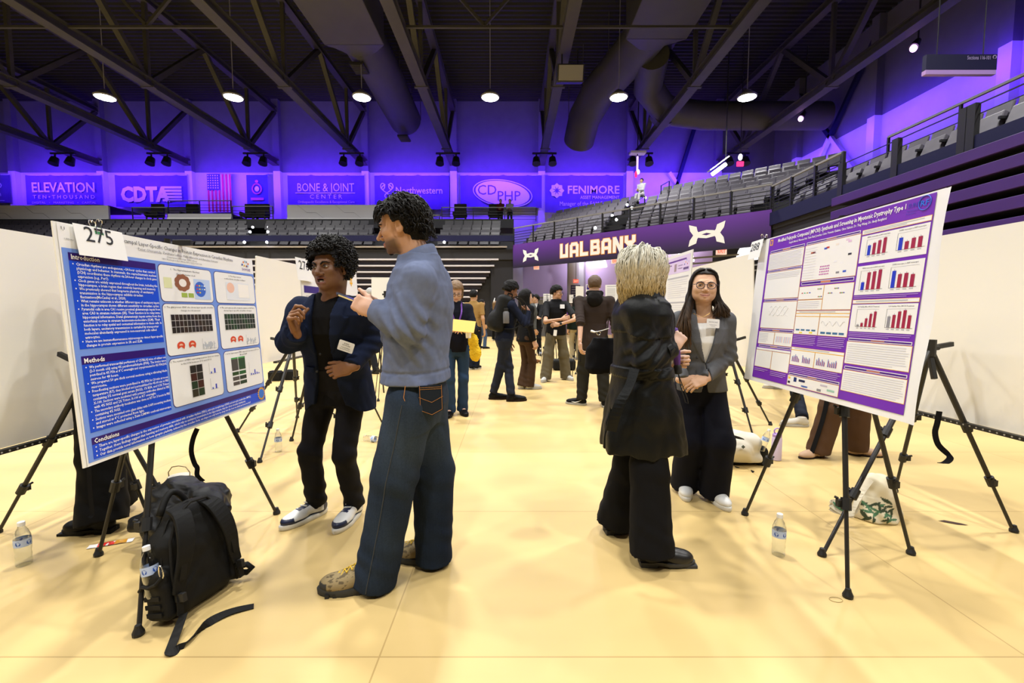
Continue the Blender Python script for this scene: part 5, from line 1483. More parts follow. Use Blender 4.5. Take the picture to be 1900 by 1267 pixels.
    for s in 'LR':
        sh = shoe(J, s, o, org, ms, M_whsole, 0.31, 0.050, 0.0028, 'sneaker', shoecol)
        b = MB(); h = J['heel' + s]; r, f, u = axes(J['tyaw' + s])
        for k in range(4): b.bar(h - org + f * (0.125 + 0.026 * k) - r * 0.022 + u * (0.108 - 0.011 * k), h - org + f * (0.14 + 0.026 * k) + r * 0.022 + u * (0.108 - 0.011 * k), 0.009, 0.005)
        b.build('laces', M_whsole, sh)
    # curly hair: a cap with many short twisted locks
    h = hair_cap(fr, o, org, M_hair_blk, 0.005, 0.026, front=0.060, noise=0.007, nsc=62, seed=4, low=-0.045, top_extra=0.012)
    pts = scalp_points(fr, 1150, 5, 0.021, lambda l: (l[2] > -0.05) and not (l[1] > 0.03 and l[2] < 0.078 and abs(l[0]) < 0.07) and not (l[1] > -0.005 and l[2] < 0.0))
    rnd = random.Random(9); b = MB()
    for p, n_, l in pts:
        a = nrm(np.cross(n_, [rnd.uniform(-1, 1), rnd.uniform(-1, 1), rnd.uniform(-1, 1)])); c_ = np.cross(n_, a); rr = rnd.uniform(0.005, 0.008); ln = rnd.uniform(0.012, 0.026)
        q0 = rnd.uniform(0, 6.28)
        b.tube([p - org + n_ * (ln * t + 0.013 * max(0, l[2] / 0.12)) + (a * math.cos(q0 + 7 * t) + c_ * math.sin(q0 + 7 * t)) * rr for t in (0, .2, .4, .6, .8, 1)], [.0046, .0046, .0044, .004, .0034, .002], None, 5)
    b.build('curls', M_hair_soft, h, smooth=True)
    patch(o, org, 'name_tag', W(642, 643, 2.365), (0.93, 0.1, -0.34), (0.33, -0.06, 0.93), 0.082, 0.056, M_paper, 0.0015, [('SUNY', 0.5, 0.30, 0.011), ('SHOWCASE', 0.5, 0.45, 0.008), ('Undergraduate', 0.5, 0.68, 0.008), ('Research Presenter', 0.5, 0.84, 0.007)], M_ink)
    return o

# ---------------------------------------------------- man in the blue-grey sweatshirt
def grey_man():
    sk = (0.46, 0.25, 0.145)
    sp = dict(H=1.80, yaw=-84, yaw_c=-76, skin=sk, handskin=(0.58, 0.34, 0.23), lip=(0.40, 0.15, 0.12), hres=0.0026, hdres=0.0028, nose=1.0, npj=1.25, beard=0.72, handS=1.0,
              feet=((G(722, 1088)[:2], -99), (G(828, 1048)[:2], -76)),
              pel=W(774, 735, 2.10), chest=W(782, 575, 2.12), neck=W(774, 478, 2.10), kneeL=W(733, 882, 2.01), kneeR=W(803, 872, 2.20), shL=W(775, 520, 1.945), shR=W(770, 522, 2.27),
              head=W(743, 421, 2.10), hyaw=-89, hpitch=-13, hroll=0,
              armL=dict(el=W(757, 607, 1.90), wr=W(691, 576, 1.965), d=(-0.86, 0.20, 0.42), n=(0.05, -1, 0.25), curls=((58, 60, 30), (64, 62, 30), (68, 62, 30), (72, 60, 30)), thumb=(30, 12, 8)),
              armR=dict(el=W(735, 622, 2.36), wr=W(712, 572, 2.16), d=(-0.80, -0.35, 0.36), n=(0.25, 0.75, 0.55), curls=((45, 45, 25), (50, 50, 25), (55, 50, 25), (60, 50, 25)), thumb=(35, 12, 8)))
    J = skel(sp); org = np.array([*(J['heelL'] + J['heelR'])[:2] / 2, 0])
    o, fr = body_mesh(J, sp, 0.007, org, 'tall curly-haired man in a blue-grey sweatshirt and jeans, seen from his left, holding a phone')
    eyes(o, org, fr, squint=0.75); brows(o, org, fr, M_hair_blk, 0.0, 0.0048)
    Ms = mat('blue_grey_sweatshirt', hexc('636c86'), 0.95, spec=0.15, noise=0.07, nscale=40, bump=0.07, bscale=350)
    prof = [(-0.22, .166, .130, .004), (-0.03, .182, .138, .004), (.16, .174, .131, .008), (.42, .165, .124, .008), (.64, .176, .127, .004), (.80, .174, .117, -.006), (.90, .142, .095, -.016), (.965, .086, .080, -.014), (1.01, .076, .074, -.010)]
    zh = J['pel'][2] + 0.075
    def post(f, X, Y, Z):
        d = np.abs(Z - (zh + 0.055)); f = f + 0.005 * np.exp(-(d / 0.006) ** 2)            # waistband seam
        return f
    s_ = top(J, o, org, Ms, 0.006, 0.012, zh, (.067, .062, .046), dict(L=0.02, R=0.05), prof, 21, 0.0095, 'sweatshirt', post, sh_r=.066)
    # ribbed stand collar and cuff
    b = MB(); nk = J['neck']; cc = []
    for (z, a, b_, dx) in ((-0.02, .098, .088, 0.012), (.010, .084, .080, .010), (.030, .075, .074, 0.006), (.029, .070, .069, 0.006), (.0, .069, .068, .006)):
        for q in range(24):
            t = 2 * math.pi * q / 24; r, f, u = axes(-80); p = nk + r * a * math.cos(t) + f * (b_ * math.sin(t) - dx) + u * (z + (-0.034 * math.sin(t)) - 0.002); cc.append(p - org)
    b.add(cc, [(j * 24 + i, j * 24 + (i + 1) % 24, (j + 1) * 24 + (i + 1) % 24, (j + 1) * 24 + i) for j in range(4) for i in range(24)]); b.build('collar', Ms, s_, smooth=True)
    for s in 'LR':
        d = nrm(J['wr' + s] - J['el' + s]); b = MB(); p = J['wr' + s] - org
        b.tube([p - d * 0.075, p - d * 0.07, p - d * 0.012, p - d * 0.003], [0.040, 0.047, 0.045, 0.038], None, 18); b.build('cuff', Ms, s_, smooth=True)
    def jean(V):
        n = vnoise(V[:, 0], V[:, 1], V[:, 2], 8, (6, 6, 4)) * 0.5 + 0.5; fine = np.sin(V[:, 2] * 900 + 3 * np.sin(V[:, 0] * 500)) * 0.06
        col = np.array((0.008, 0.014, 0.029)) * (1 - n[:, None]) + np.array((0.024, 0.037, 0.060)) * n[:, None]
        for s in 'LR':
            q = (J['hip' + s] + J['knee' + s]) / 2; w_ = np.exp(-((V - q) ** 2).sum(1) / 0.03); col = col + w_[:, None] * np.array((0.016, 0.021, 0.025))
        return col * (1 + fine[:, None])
    Mj = mat('denim', (0.05, 0.07, 0.1), 0.95, spec=0.15, attr=True, bump=0.12, bscale=500, noise=0.12, nscale=160)
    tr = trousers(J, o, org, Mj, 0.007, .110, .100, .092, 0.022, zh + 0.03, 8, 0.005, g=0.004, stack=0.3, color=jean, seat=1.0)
    thread = mat('orange_thread', hexc('a5713a'), 0.7)
    # back pocket: a stitched patch on the near hip
    fr_p = frame(W(776, 716, 1.915) - org, (0.95, 0.30, 0.0), (0.02, 0.02, -1), (0.3, -0.95, 0))
    b = MB(); b.prism([(0, 0), (0.105, 0), (0.105, 0.11), (0.055, 0.135), (0.0, 0.11)], fr_p, 0.004); pk = b.build('back_pocket', mat('denim_pocket', (0.013, 0.018, 0.027), 0.95, spec=0.15, bump=0.12, bscale=500), tr)
    b = MB()
    for (a, c_) in (((.004, .008), (.101, .008)), ((.004, .016), (.101, .016)), ((.005, .0), (.005, .108)), ((.100, 0), (.100, .108)), ((.005, .108), (.054, .13)), ((.054, .13), (.1, .108)), ((.0, .05), (.055, .075)), ((.055, .075), (.105, .05))):
        b.bar(fr_p(*a, .0045), fr_p(*c_, .0045), 0.0018, 0.0015)
    b.build('stitching', thread, pk)
    b = MB(); b.tube([W(752, 716, 1.905) - org, W(749, 738, 1.90) - org, W(752, 746, 1.9) - org], 0.0018, None, 5); b.build('pocket_stitching', thread, tr)
    b = MB(); kn, hp, an = J['kneeL'], J['hipL'], J['ankL']; sd = axes(-84)[0]; pts = []; bpy.context.view_layer.update()   # the outer leg seam
    for q in range(28):
        t = q / 27 * 2; p = (hp * (1 - t) + kn * t if t < 1 else kn * (2 - t) + (an - np.array([0, 0, .05])) * (t - 1)) - org
        ok, l, n_, i_ = tr.ray_cast(Vector(p - sd * .4), Vector(sd))
        if ok: pts.append(l - Vector(sd) * .001)
    if len(pts) > 4: b.tube(pts, .0024, None, 5); b.build('leg_seam', mat('denim_seam', (0.035, 0.042, 0.05), 0.9), tr)
    def hik(L):
        col = np.tile(np.array(hexc('8d7c58')), (len(L), 1)); n = vnoise(L[:, 0] * 2, L[:, 1] * 5, L[:, 2] * 3, 3, (3, 5, 4))
        col[(n > 0.25)] = hexc('5d5038'); col[(L[:, 1] > 0.86) & (L[:, 2] < 0.62)] = hexc('33322e'); col[(L[:, 1] < 0.12)] = hexc('4a4334'); return col
    mh = mat('hiking_suede', (0.3, 0.25, 0.16), 0.85, attr=True, bump=0.1, bscale=200)
    for s in 'LR':
        sh = shoe(J, s, o, org, mh, mat('dark_lug_rubber', (0.03, 0.03, 0.026), 0.7), 0.315, 0.054, 0.0032, 'hiker', hik)
        b = MB(); h = J['heel' + s] - org; r, f, u = axes(J['tyaw' + s])
        for k in range(4):
            for q in (-1, 1): b.tube([h + f * (0.135 + 0.025 * k) - r * q * 0.022 + u * (0.120 - 0.011 * k), h + f * (0.147 + 0.025 * k) + u * (0.128 - 0.011 * k), h + f * (0.160 + 0.025 * k) + r * q * 0.022 + u * (0.112 - 0.011 * k)], 0.0028, None, 5)
        b.build('laces', mat('yellow_laces', hexc('c9a415'), 0.6), sh)
        b = MB()
        for k in range(8):
            for q in (-1, 1): b.box(h + f * (0.03 + 0.034 * k) + r * q * 0.041 * (1.05 if k > 4 else 0.95) + u * 0.009, (0.018, 0.018, 0.018), None, Matrix.Rotation(-R(J['tyaw' + s]), 4, 'Z'))
        b.build('tread', M_blksole, sh)
    # wavy hair
    h = hair_cap(fr, o, org, M_hair_blk, 0.005, 0.016, front=0.062, noise=0.004, nsc=55, seed=14, low=-0.085, top_extra=0.008)
    c, M, S, sx = fr
    pts = scalp_points(fr, 760, 15, 0.012, lambda l: (l[2] > -0.06) and not (l[1] > 0.055 and l[2] < 0.078) and not (l[1] > -0.035 and l[2] < 0.034) and not (l[1] > 0.02 and l[2] < 0.058))
    rnd = random.Random(3); st, di, ln = [], [], []
    for p, n_, l in pts:
        back = M @ np.array([l[0] * 2, -0.35 if l[1] < 0.03 else 0.55, -0.25]); st.append(p - org); di.append(nrm(n_ * 0.55 + nrm(back) * 0.9 + np.array([rnd.uniform(-.5, .5), rnd.uniform(-.5, .5), rnd.uniform(-.3, .5)]))); ln.append((rnd.uniform(0.02, 0.035) if -0.07 < l[1] < 0.035 and l[2] < 0.068 else rnd.uniform(0.05, 0.095)) if l[1] < 0.05 else rnd.uniform(0.05, 0.075))
    hug0 = skull_hug((c - org, M, S, sx), 0.016, 1.6, 1.16)
    b = lock_tubes(st, di, ln, 0.0040, 0.0075, 6, 8, 0.9, hug0); b.build('locks', M_hair_soft, h, smooth=True)
    b = MB(); b.ball((0, 0, 0), (0.016, 0.014, 0.015), None, 10, 8)
    q = MB(); q.add([c - org + M @ (np.array(v_) + np.array([0, 0.070, -0.104])) for v_ in b.v], b.f); q.build('goatee', M_hair_blk, o, smooth=True)
    return o
def phone():
    c = W(655, 556, 2.03); t = thing('smartphone', 'dark smartphone held edge-on by the man in the blue-grey sweatshirt', 'phone', tuple(c))
    x = Vector((-0.82, -0.42, 0.36)).normalized(); y = Vector((-0.35, 0.9, 0.15)); y = (y - x * y.dot(x)).normalized(); z = x.cross(y)
    Mx = Matrix((x, y, z)).transposed().to_4x4()
    b = MB(); b.box((0, 0, 0), (0.150, 0.072, 0.008), None, Mx); b.build('phone_body', mat('dark_phone', (0.02, 0.022, 0.035), 0.25), t, bevel=0.003)
    b = MB(); b.box(tuple(z * 0.0045), (0.142, 0.066, 0.001), None, Mx); b.build('screen', mat('phone_glass', (0.015, 0.015, 0.03), 0.08), t)
    b = MB()
    for sg in (-1, 1): b.box(tuple(y * 0.0362 * sg), (0.136, 0.0012, 0.0065), None, Mx)
    b.build('metal_rim', M_metal, t)

# ---------------------------------------------------- white-haired woman in the trench coat
def coat_woman():
    sk = (0.62, 0.40, 0.30)
    sp = dict(H=1.65, yaw=78, yaw_c=72, fem=True, skin=sk, hres=0.003, hdres=0.0028, handS=0.95,
              feet=((G(1122, 988)[:2], 82), (G(1186, 1046)[:2], 93)),
              pel=W(1190, 735, 2.36), chest=W(1190, 605, 2.36), neck=W(1192, 546, 2.36), kneeR=W(1204, 872, 2.24), kneeL=W(1170, 865, 2.44), head=W(1196, 508, 2.365), hyaw=54, hpitch=2, shR=W(1186, 576, 2.24), shL=W(1196, 570, 2.51),
              armR=dict(el=W(1200, 668, 2.20), wr=W(1247, 645, 2.29), d=(0.55, 0.22, 0.62), n=(-0.25, -0.9, 0.25), curls=((62, 62, 30), (66, 66, 30), (70, 68, 30), (72, 68, 30)), thumb=(40, 25, 15)),
              armL=dict(el=W(1215, 690, 2.60), wr=W(1240, 670, 2.46), d=(0.80, -0.25, 0.02), n=(0.30, 0.95, 0.0), curls=((72, 84, 45), (74, 86, 45), (76, 86, 45), (78, 86, 45)), thumb=(40, 25, 15)))
    J = skel(sp); org = np.array([*(J['heelL'] + J['heelR'])[:2] / 2, 0])
    o, fr = body_mesh(J, sp, 0.008, org, 'white-haired woman in a black trench coat and wide black trousers, back half turned')
    eyes(o, org, fr); brows(o, org, fr, mat('grey_brow', (0.2, 0.17, 0.13), 0.6))
    Mc = mat('black_trench_cloth', (0.0028, 0.0034, 0.0034), 0.5, spec=0.22, bump=0.10, bscale=90)
    zh = W(1190, 836, 2.30)[2]
    def post(f, X, Y, Z):
        u, vv = body_uv(J, X, Y, Z); zz = Z + 0 * u
        w_ = np.interp(zz, [0.5, 0.95, 1.15, 1.40], [0.012, 0.02, 0.06, 0.085])
        lap = np.maximum(np.maximum(f - 0.010, np.abs(u) - w_ - np.interp(zz, [1.08, 1.15, 1.30, 1.36], [-0.05, 0.02, 0.085, 0.07])), -vv); f = np.minimum(f, lap)
        cape = np.maximum(np.maximum(f - 0.010, vv - 0.06), 1.165 + 0.03 * np.cos(u * 9) - Z); f = np.minimum(f, cape)
        f = np.minimum(f, np.maximum(f - 0.009, np.abs(Z - 0.985) - 0.024))                   # belt
        skirt = np.clip((0.95 - Z) / 0.35, 0, 1); ang = np.arctan2(vv, u)
        f = f + skirt * 0.007 * np.sin(ang * 6 + 0.6) + skirt * 0.0025 * np.sin(ang * 17 + Z * 6)
        f = np.maximum(f, -np.maximum(np.maximum(np.abs(u + 0.02) - 0.006, vv), Z - 0.78))           # back vent
        f = np.maximum(f, -np.maximum(np.abs(u) - w_, 0.01 - vv))
        return f
    prof = [(-0.75, .21, .235, .012), (-0.45, .21, .222, .012), (-0.1, .195, .182, .005), (.20, .168, .142, 0), (.42, .152, .128, 0), (.62, .165, .135, .005), (.80, .168, .122, -.002), (.90, .142, .098, -.01), (.965, .095, .088, -.012), (1.03, .082, .080, -.008)]
    ct = top(J, o, org, Mc, 0.0065, 0.010, zh, (.058, .064, .052), dict(L=0.05, R=0.03), prof, 31, 0.008, 'trench_coat', post, sh_r=.056)
    # cuff strap, belt tie, collar
    d = nrm(J['wrR'] - J['elR']); p = J['wrR'] - org - d * 0.065; b = MB(); b.tube([p - d * 0.017, p + d * 0.017], 0.0595, None, 20); b.build('cuff_strap', Mc, ct)
    b = MB(); q = W(1247, 652, 2.215) - org; b.bar(q - np.array([0.012, 0, 0.016]), q + np.array([0.012, 0, .016]), 0.022, 0.012); b.build('cuff_buckle', M_blksole, ct, bevel=0.002)
    b = MB(); b.strip([W(1178, 684, 2.17) - org, W(1168, 715, 2.15) - org, W(1152, 745, 2.14) - org, W(1140, 775, 2.14) - org, W(1134, 800, 2.15) - org], [.05, .045, .05, .052, .05], 0.005, (0.7, -0.2, 0.6)); b.build('belt_tie', Mc, ct)
    b = MB(); nk = J['neck']; r, f, u = axes(72); cc = []
    for (z, a, b_) in ((.060, .078, .076), (.066, .086, .084), (.035, .102, .098), (-.005, .120, .110), (-.01, .105, .095)):
        for q in range(26):
            t = 2 * math.pi * q / 26 ; cc.append(nk - org + r * a * math.cos(t) + f * (b_ * math.sin(t) - .014) + u * (z - .030 * (1 + math.sin(t)) * 0.9 - .03))
    b.add(cc, [(j * 26 + i, j * 26 + (i + 1) % 26, (j + 1) * 26 + (i + 1) % 26, (j + 1) * 26 + i) for j in range(4) for i in range(26) if not (4 <= i <= 8)]); b.build('collar', Mc, ct, smooth=True)
    # patterned scarf down the front
    rnd = random.Random(4)
    def scol(V):
        n = vnoise(V[:, 0], V[:, 1], V[:, 2], 17, (38, 38, 30)); n2 = vnoise(V[:, 0], V[:, 1], V[:, 2], 23, (30, 30, 24))
        col = np.tile(np.array(hexc('b9bfd8')), (len(V), 1)); col[n > 0.35] = hexc('c66fae'); col[n2 > 0.55] = hexc('6a1f4d'); col[n < -0.6] = hexc('e6e2ee'); return col
    v = Vol(J['chest'] - 0.4, J['chest'] + 0.4, 0.006)
    for (a, b_, r0) in (((1214, 545, 2.33), (1226, 575, 2.36), .040), ((1226, 575, 2.36), (1236, 620, 2.37), .036), ((1236, 620, 2.37), (1238, 665, 2.38), .034)): v.cap(W(*a), W(*b_), r0, r0, 0.015)
    v.everywhere(lambda f_, X, Y, Z: f_ + 0.006 * np.sin((X + 0.6 * Y) * 190 + 4 * np.sin(Z * 22)))
    sc = cloth('scarf', v, o, org, mat('patterned_scarf', (0.5, 0.5, 0.5), 0.8, attr=True), scol)
    b = MB()
    for k in range(22):
        x = 1233 + rnd.uniform(-6, 9); Yd = 2.37 + rnd.uniform(-.02, .03); b.tube([W(x, 672, Yd) - org, W(x + 3 + rnd.uniform(-2, 3), 692 + rnd.uniform(-4, 4), Yd) - org, W(x + 8 + rnd.uniform(-3, 3), 712 + rnd.uniform(-8, 8), Yd) - org], [.0035, .003, .0015], None, 5)
    b.build('scarf_fringe', mat('cream_fringe', hexc('b7a98c'), 0.9), sc)
    trousers(J, o, org, M_fab_black, 0.008, .085, .100, .118, 0.07, None, 33, 0.006, g=0.0)
    mb_ = mat('black_leather', (0.012, 0.011, 0.010), 0.36, bump=0.05, bscale=120)
    for s in 'LR':
        sh = shoe(J, s, o, org, mb_, mat('grey_boot_sole', (0.035, 0.035, 0.035), 0.6), 0.275, 0.047, 0.0045, 'boot')
        b = MB(); h = J['heel' + s] - org; r, f, u = axes(J['tyaw' + s])
        for q in (-1, 1): b.add([h + r * q * 0.043 + f * a + u * z for a, z in ((.06, .17), (.11, .17), (.105, .10), (.085, .085), (.068, .10))], [(0, 1, 2, 3, 4)])
        b.build('elastic_gore', M_fab_black, sh)
    # hair: long bob, grey at the top, blond ends
    c, M, S, sx = fr
    def hcol(V):
        t = np.clip((c[2] + 0.06 - V[:, 2]) / 0.15, 0, 1)[:, None]; n = (0.85 + 0.15 * np.sin(V[:, 0] * 420 + V[:, 1] * 390))[:, None]
        return (np.array(hexc('cbc7b6')) * (1 - t) + np.array(hexc('b39c6a')) * t) * n
    def ext(v, P, M_, S_):
        for s in (-1, 1): v.cap(P(s * .062, -.02, -.02), P(s * .066, -.03, -.115), .032, .036, .03)
        v.cap(P(0, -.085, 0), P(0, -.082, -.12), .05, .046, .04)
    mhw = mat('silver_blond_hair', (0.5, 0.48, 0.4), 0.45, attr=True)
    h = hair_cap(fr, o, org, mhw, 0.006, 0.018, front=0.07, noise=0.003, nsc=45, seed=41, low=-0.16, extra=ext, color=hcol, top_extra=.006)
    pts = scalp_points(fr, 900, 42, 0.016, lambda l: l[2] > -0.03 and not (l[1] > 0.05 and l[2] < 0.09) and not (l[1] > 0.01 and l[2] < 0.03))
    st, di, ln = [], [], []; rnd = random.Random(8)
    for p, n_, l in pts:
        st.append(p - org); d0 = M @ np.array([l[0] * 6, -0.3 if l[1] < 0.04 else 0.2, -0.8 + 0.0 * l[2]]); di.append(nrm(nrm(d0) + n_ * 0.18 + np.array([rnd.uniform(-.15, .15)] * 3))); ln.append(np.clip(0.185 + l[2] * 1.3, 0.14, 0.33) * rnd.uniform(0.85, 1.12))
    hug0 = skull_hug((c - org, M, S, sx), 0.028, 1.8, 1.10)
    b = lock_tubes(st, di, ln, 0.0034, 0.0075, 12, 12, 2.0, hug0)
    ob = b.build('locks', mhw, h, smooth=True); me = ob.data
    at = me.color_attributes.new('Col', 'FLOAT_COLOR', 'POINT'); P_ = np.array([v_[:] for v_ in b.v]) + org; rr = np.random.RandomState(5).uniform(0.8, 1.25, len(P_) // 50 + 1).repeat(50)[:len(P_), None]
    at.data.foreach_set('color', np.concatenate([hcol(P_) * rr, np.ones((len(P_), 1))], 1).astype(np.float32).ravel())
    return o
def umbrella():
    a, b_ = W(1249, 608, 2.375), W(1257, 680, 2.36); d = nrm(b_ - a); t = thing('folding_umbrella', 'folded purple umbrella with black handle gripped by the woman in the trench coat', 'umbrella', tuple(a))
    L_ = np.linalg.norm(b_ - a); r_ = nrm(np.cross(d, [0, 1, 0])); q_ = np.cross(d, r_)
    b = MB(); n = 24; V = []; rings = [(0, .012), (0.004, .021), (.03, .0235), (.035, .0215), (.06, .024), (.066, .022), (.12, .023), (.17, .019), (L_ - .005, .014)]
    for (h, r) in rings:
        for k in range(n): 
            w_ = r * (1 + 0.09 * math.sin(k * 2 * math.pi / 4 + h * 30)); V.append(d * h + r_ * math.cos(2 * math.pi * k / n) * w_ + q_ * math.sin(2 * math.pi * k / n) * w_)
    b.add(V, [(j * n + k, j * n + (k + 1) % n, (j + 1) * n + (k + 1) % n, (j + 1) * n + k) for j in range(len(rings) - 1) for k in range(n)] + [tuple(range(n - 1, -1, -1))]); b.build('canopy_roll', mat('purple_nylon', hexc('4b2178'), 0.5), t, smooth=True)
    b = MB(); b.tube([d * (L_ - .01), d * L_, d * (L_ + .035), d * (L_ + .04)], [.015, .021, .021, .015], None, 16); b.build('handle', M_blksole, t, smooth='auto')
    p = d * (L_ + .04); b = MB(); b.tube([p, p + np.array([.02, -.01, -.06]), p + np.array([.045, -.02, -.13]), p + np.array([.05, -.02, -.155]), p + np.array([.035, -.02, -.15]), p + np.array([.012, -.01, -.07]), p], 0.0025, None, 6); b.build('wrist_loop', M_blksole, t)

# ---------------------------------------------------- smiling woman in the grey blazer
def smile_woman():
    sk = (0.60, 0.36, 0.225)
    sp = dict(H=1.56, yaw=190, yaw_c=188, fem=True, skin=sk, lip=(0.50, 0.22, 0.17), hres=0.0026, hdres=0.0028, mouth='smile', handS=0.92, hS=1.0, hsx=1.07, nose=1.0, npj=0.7, rnd=1.0,
              feet=((G(1318, 922)[:2] + np.array([0, .02]), 176), (G(1268, 905)[:2], 196)),
              pel=W(1299, 716, 3.06), chest=W(1302, 640, 3.03), neck=W(1306, 582, 3.02), head=W(1306, 533, 2.99), hyaw=196, hpitch=5, hroll=3, shR=W(1262, 594, 3.02), shL=W(1347, 594, 3.02),
              armL=dict(el=W(1351, 662, 3.02), wr=W(1307, 704, 2.85), d=(-0.88, -0.18, -0.30), n=(0.05, -0.75, 0.62), curls=((30, 40, 22), (34, 44, 24), (38, 46, 24), (40, 46, 24)), thumb=(22, 10, 6)),
              armR=dict(el=W(1254, 664, 3.02), wr=W(1268, 706, 2.87), d=(0.90, -0.1, -0.18), n=(-0.15, -0.95, 0.15), curls=((35, 40, 22), (38, 44, 24), (42, 46, 24), (44, 46, 24)), thumb=(25, 10, 6)))
    J = skel(sp); org = np.array([*(J['heelL'] + J['heelR'])[:2] / 2, 0])
    o, fr = body_mesh(J, sp, 0.007, org, 'smiling woman with glasses and long dark hair in a grey blazer, hands clasped')
    eyes(o, org, fr, squint=0.62); brows(o, org, fr, M_hair_blk, 0.0, 0.0035); glasses(o, org, fr, mat('navy_spectacle_frame', (0.012, 0.014, 0.035), 0.3), 0.0255, 0.0215)
    top(J, o, org, mat('white_knit', (0.78, 0.78, 0.76), 0.8), 0.007, 0.004, J['pel'][2] - 0.02, (.045, .04, .03), 0.35, name='white_top', wr=0.002,
        post=lambda f, X, Y, Z: np.maximum(f, Z - (J['neck'][2] - 0.062) - 0.0 * X))
    zh = W(1299, 728, 2.95)[2]
    def post(f, X, Y, Z):
        u, vv = body_uv(J, X, Y, Z); zz = Z + 0 * u
        zb = J['pel'][2] + 0.17
        w_ = np.interp(zz, [zb - 0.3, zb - 0.16, zb, zb + 0.10, zb + 0.26, zb + 0.40], [0.05, 0.014, 0.002, 0.030, 0.060, 0.070])
        lw = np.interp(zz, [zb - 0.03, zb + 0.02, zb + 0.16, zb + 0.235, zb + 0.242, zb + 0.36], [-0.04, 0.018, 0.055, 0.066, 0.048, 0.045])
        f = np.minimum(f, np.maximum(np.maximum(f - 0.008, np.abs(u) - w_ - lw), 0.02 - vv))
        f = np.maximum(f, -np.maximum(np.abs(u) - w_, 0.01 - vv))
        return f
    prof = [(-0.35, .196, .142, -.005), (-0.1, .186, .140, -.008), (.14, .165, .122, 0), (.38, .142, .112, .004), (.62, .158, .126, .012), (.80, .164, .112, .004), (.905, .146, .088, -.005), (.965, .086, .076, -.01), (1.02, .072, .070, -.012)]
    Mg = mat('grey_suiting', hexc('58595c'), 0.85, spec=0.15, noise=0.06, nscale=150, bump=0.06, bscale=400)
    j = top(J, o, org, Mg, 0.006, 0.010, zh, (.062, .056, .044), dict(L=0.05, R=0.05), prof, 51, 0.0045, 'jacket', post, sh_r=.060)
    b = MB(); b.ball(W(1293, 664, 2.885) - org, 0.0085, None, 10, 6); b.build('button', M_blksole, j)
    b = MB(); b.tube([W(1289 + 0.2 * k, 582 + 4 * math.sin(k * math.pi / 16) * 1.0, 2.935) - org for k in range(0, 1)] + [W(1286 + 2.2 * k, 581 + 7 * math.sin(k * math.pi / 14), 2.935 - 0.012 * math.sin(k * math.pi / 14)) - org for k in range(15)], 0.0012, None, 5); b.build('necklace', mat('gold', (0.7, 0.45, 0.12), 0.3, metal=1), o)
    trousers(J, o, org, mat('midnight_trousers', (0.004, 0.0045, 0.010), 0.85, spec=0.2), 0.008, .090, .100, .108, 0.045, None, 53, 0.003, g=0.01)
    shoe(J, 'L', o, org, mat('white_leather', (0.7, 0.7, 0.68), 0.4), M_whsole, 0.255, 0.045, 0.0045, 'sneaker'); shoe(J, 'R', o, org, mat('white_leather', (0.7, 0.7, 0.68), 0.4), M_whsole, 0.255, 0.045, 0.0045, 'sneaker')
    # long straight hair, centre parting
    c, M, S, sx = fr
    def hcol(V):
        t = np.clip((c[2] - 0.09 - V[:, 2]) / 0.20, 0, 1)[:, None]; n = (0.8 + 0.3 * np.sin(V[:, 0] * 300 + V[:, 1] * 250))[:, None]
        return (np.array((0.016, 0.011, 0.008)) * (1 - t) + np.array((0.085, 0.045, 0.018)) * t) * n
    def ext(v, P, M_, S_):
        fd = nrm(np.array([J['fc'][0], J['fc'][1], 0]))
        for s in (-1, 1): v.cap(P(s * .070, .0, .03), P(s * .074, -.01, -.08), .020, .026, .02)
        a = P(.074, -.005, -.07); v.cap(a, W(1272, 592, 2.95), .028, .030, .02); v.cap(W(1272, 592, 2.95), W(1264, 622, 2.925), .030, .018, .02)
        a = P(-.074, -.015, -.07); v.cap(a, W(1342, 580, 2.98), .03, .040, .02)
        v.cap(P(0, -.085, 0), P(0, -.09, -.16), .06, .06, .04)
    mhl = mat('brown_black_hair', (0.03, 0.02, 0.01), 0.55, attr=True, spec=0.25)
    h = hair_cap(fr, o, org, mhl, 0.0045, 0.008, front=0.080, noise=0.0012, nsc=40, seed=61, low=-0.19, extra=ext, color=hcol)
    rnd = random.Random(18); b = MB()
    for s in (-1, 1):
        for k in range(190):
            f_ = rnd.random(); y0 = 0.055 - 0.11 * f_; top_ = c + M @ (np.array([s * rnd.uniform(0.004, 0.03), y0, 0.128 - 0.35 * abs(y0) * (y0 < 0) - 0.30 * max(0, y0)]) * S)
            m1 = c + M @ (np.array([s * rnd.uniform(0.074, 0.088), y0 * 0.5 + 0.0, 0.04]) * S); m2 = c + M @ (np.array([s * rnd.uniform(0.076, 0.098), y0 * 0.4 - 0.01, -0.07]) * S)
            e = W(rnd.uniform(1252, 1284), rnd.uniform(612, 650), rnd.uniform(2.86, 2.90)) if s > 0 else W(rnd.uniform(1322, 1356), rnd.uniform(575, 590), rnd.uniform(2.90, 2.96))
            m3 = m2 * 0.5 + e * 0.5 + np.array([0.012 * (-s), 0, 0.0])
            P4 = [top_, (top_ + m1) / 2 + (m1 - c) * 0.14 + np.array([0, 0, .014]), m1, m2, m3, e]
            pts = []
            for i in range(len(P4) - 1):
                for t in (0, .5): pts.append(P4[i] * (1 - t) + P4[i + 1] * t)
            pts.append(P4[-1]); pts = [pts[0]] + [(pts[i - 1] + 2 * pts[i] + pts[i + 1]) / 4 for i in range(1, len(pts) - 1)] + [pts[-1]]
            b.tube([p - org for p in pts], [.0042] * (len(pts) - 2) + [.003, .0012], None, 5)
    ob = b.build('locks', mhl, h, smooth=True)
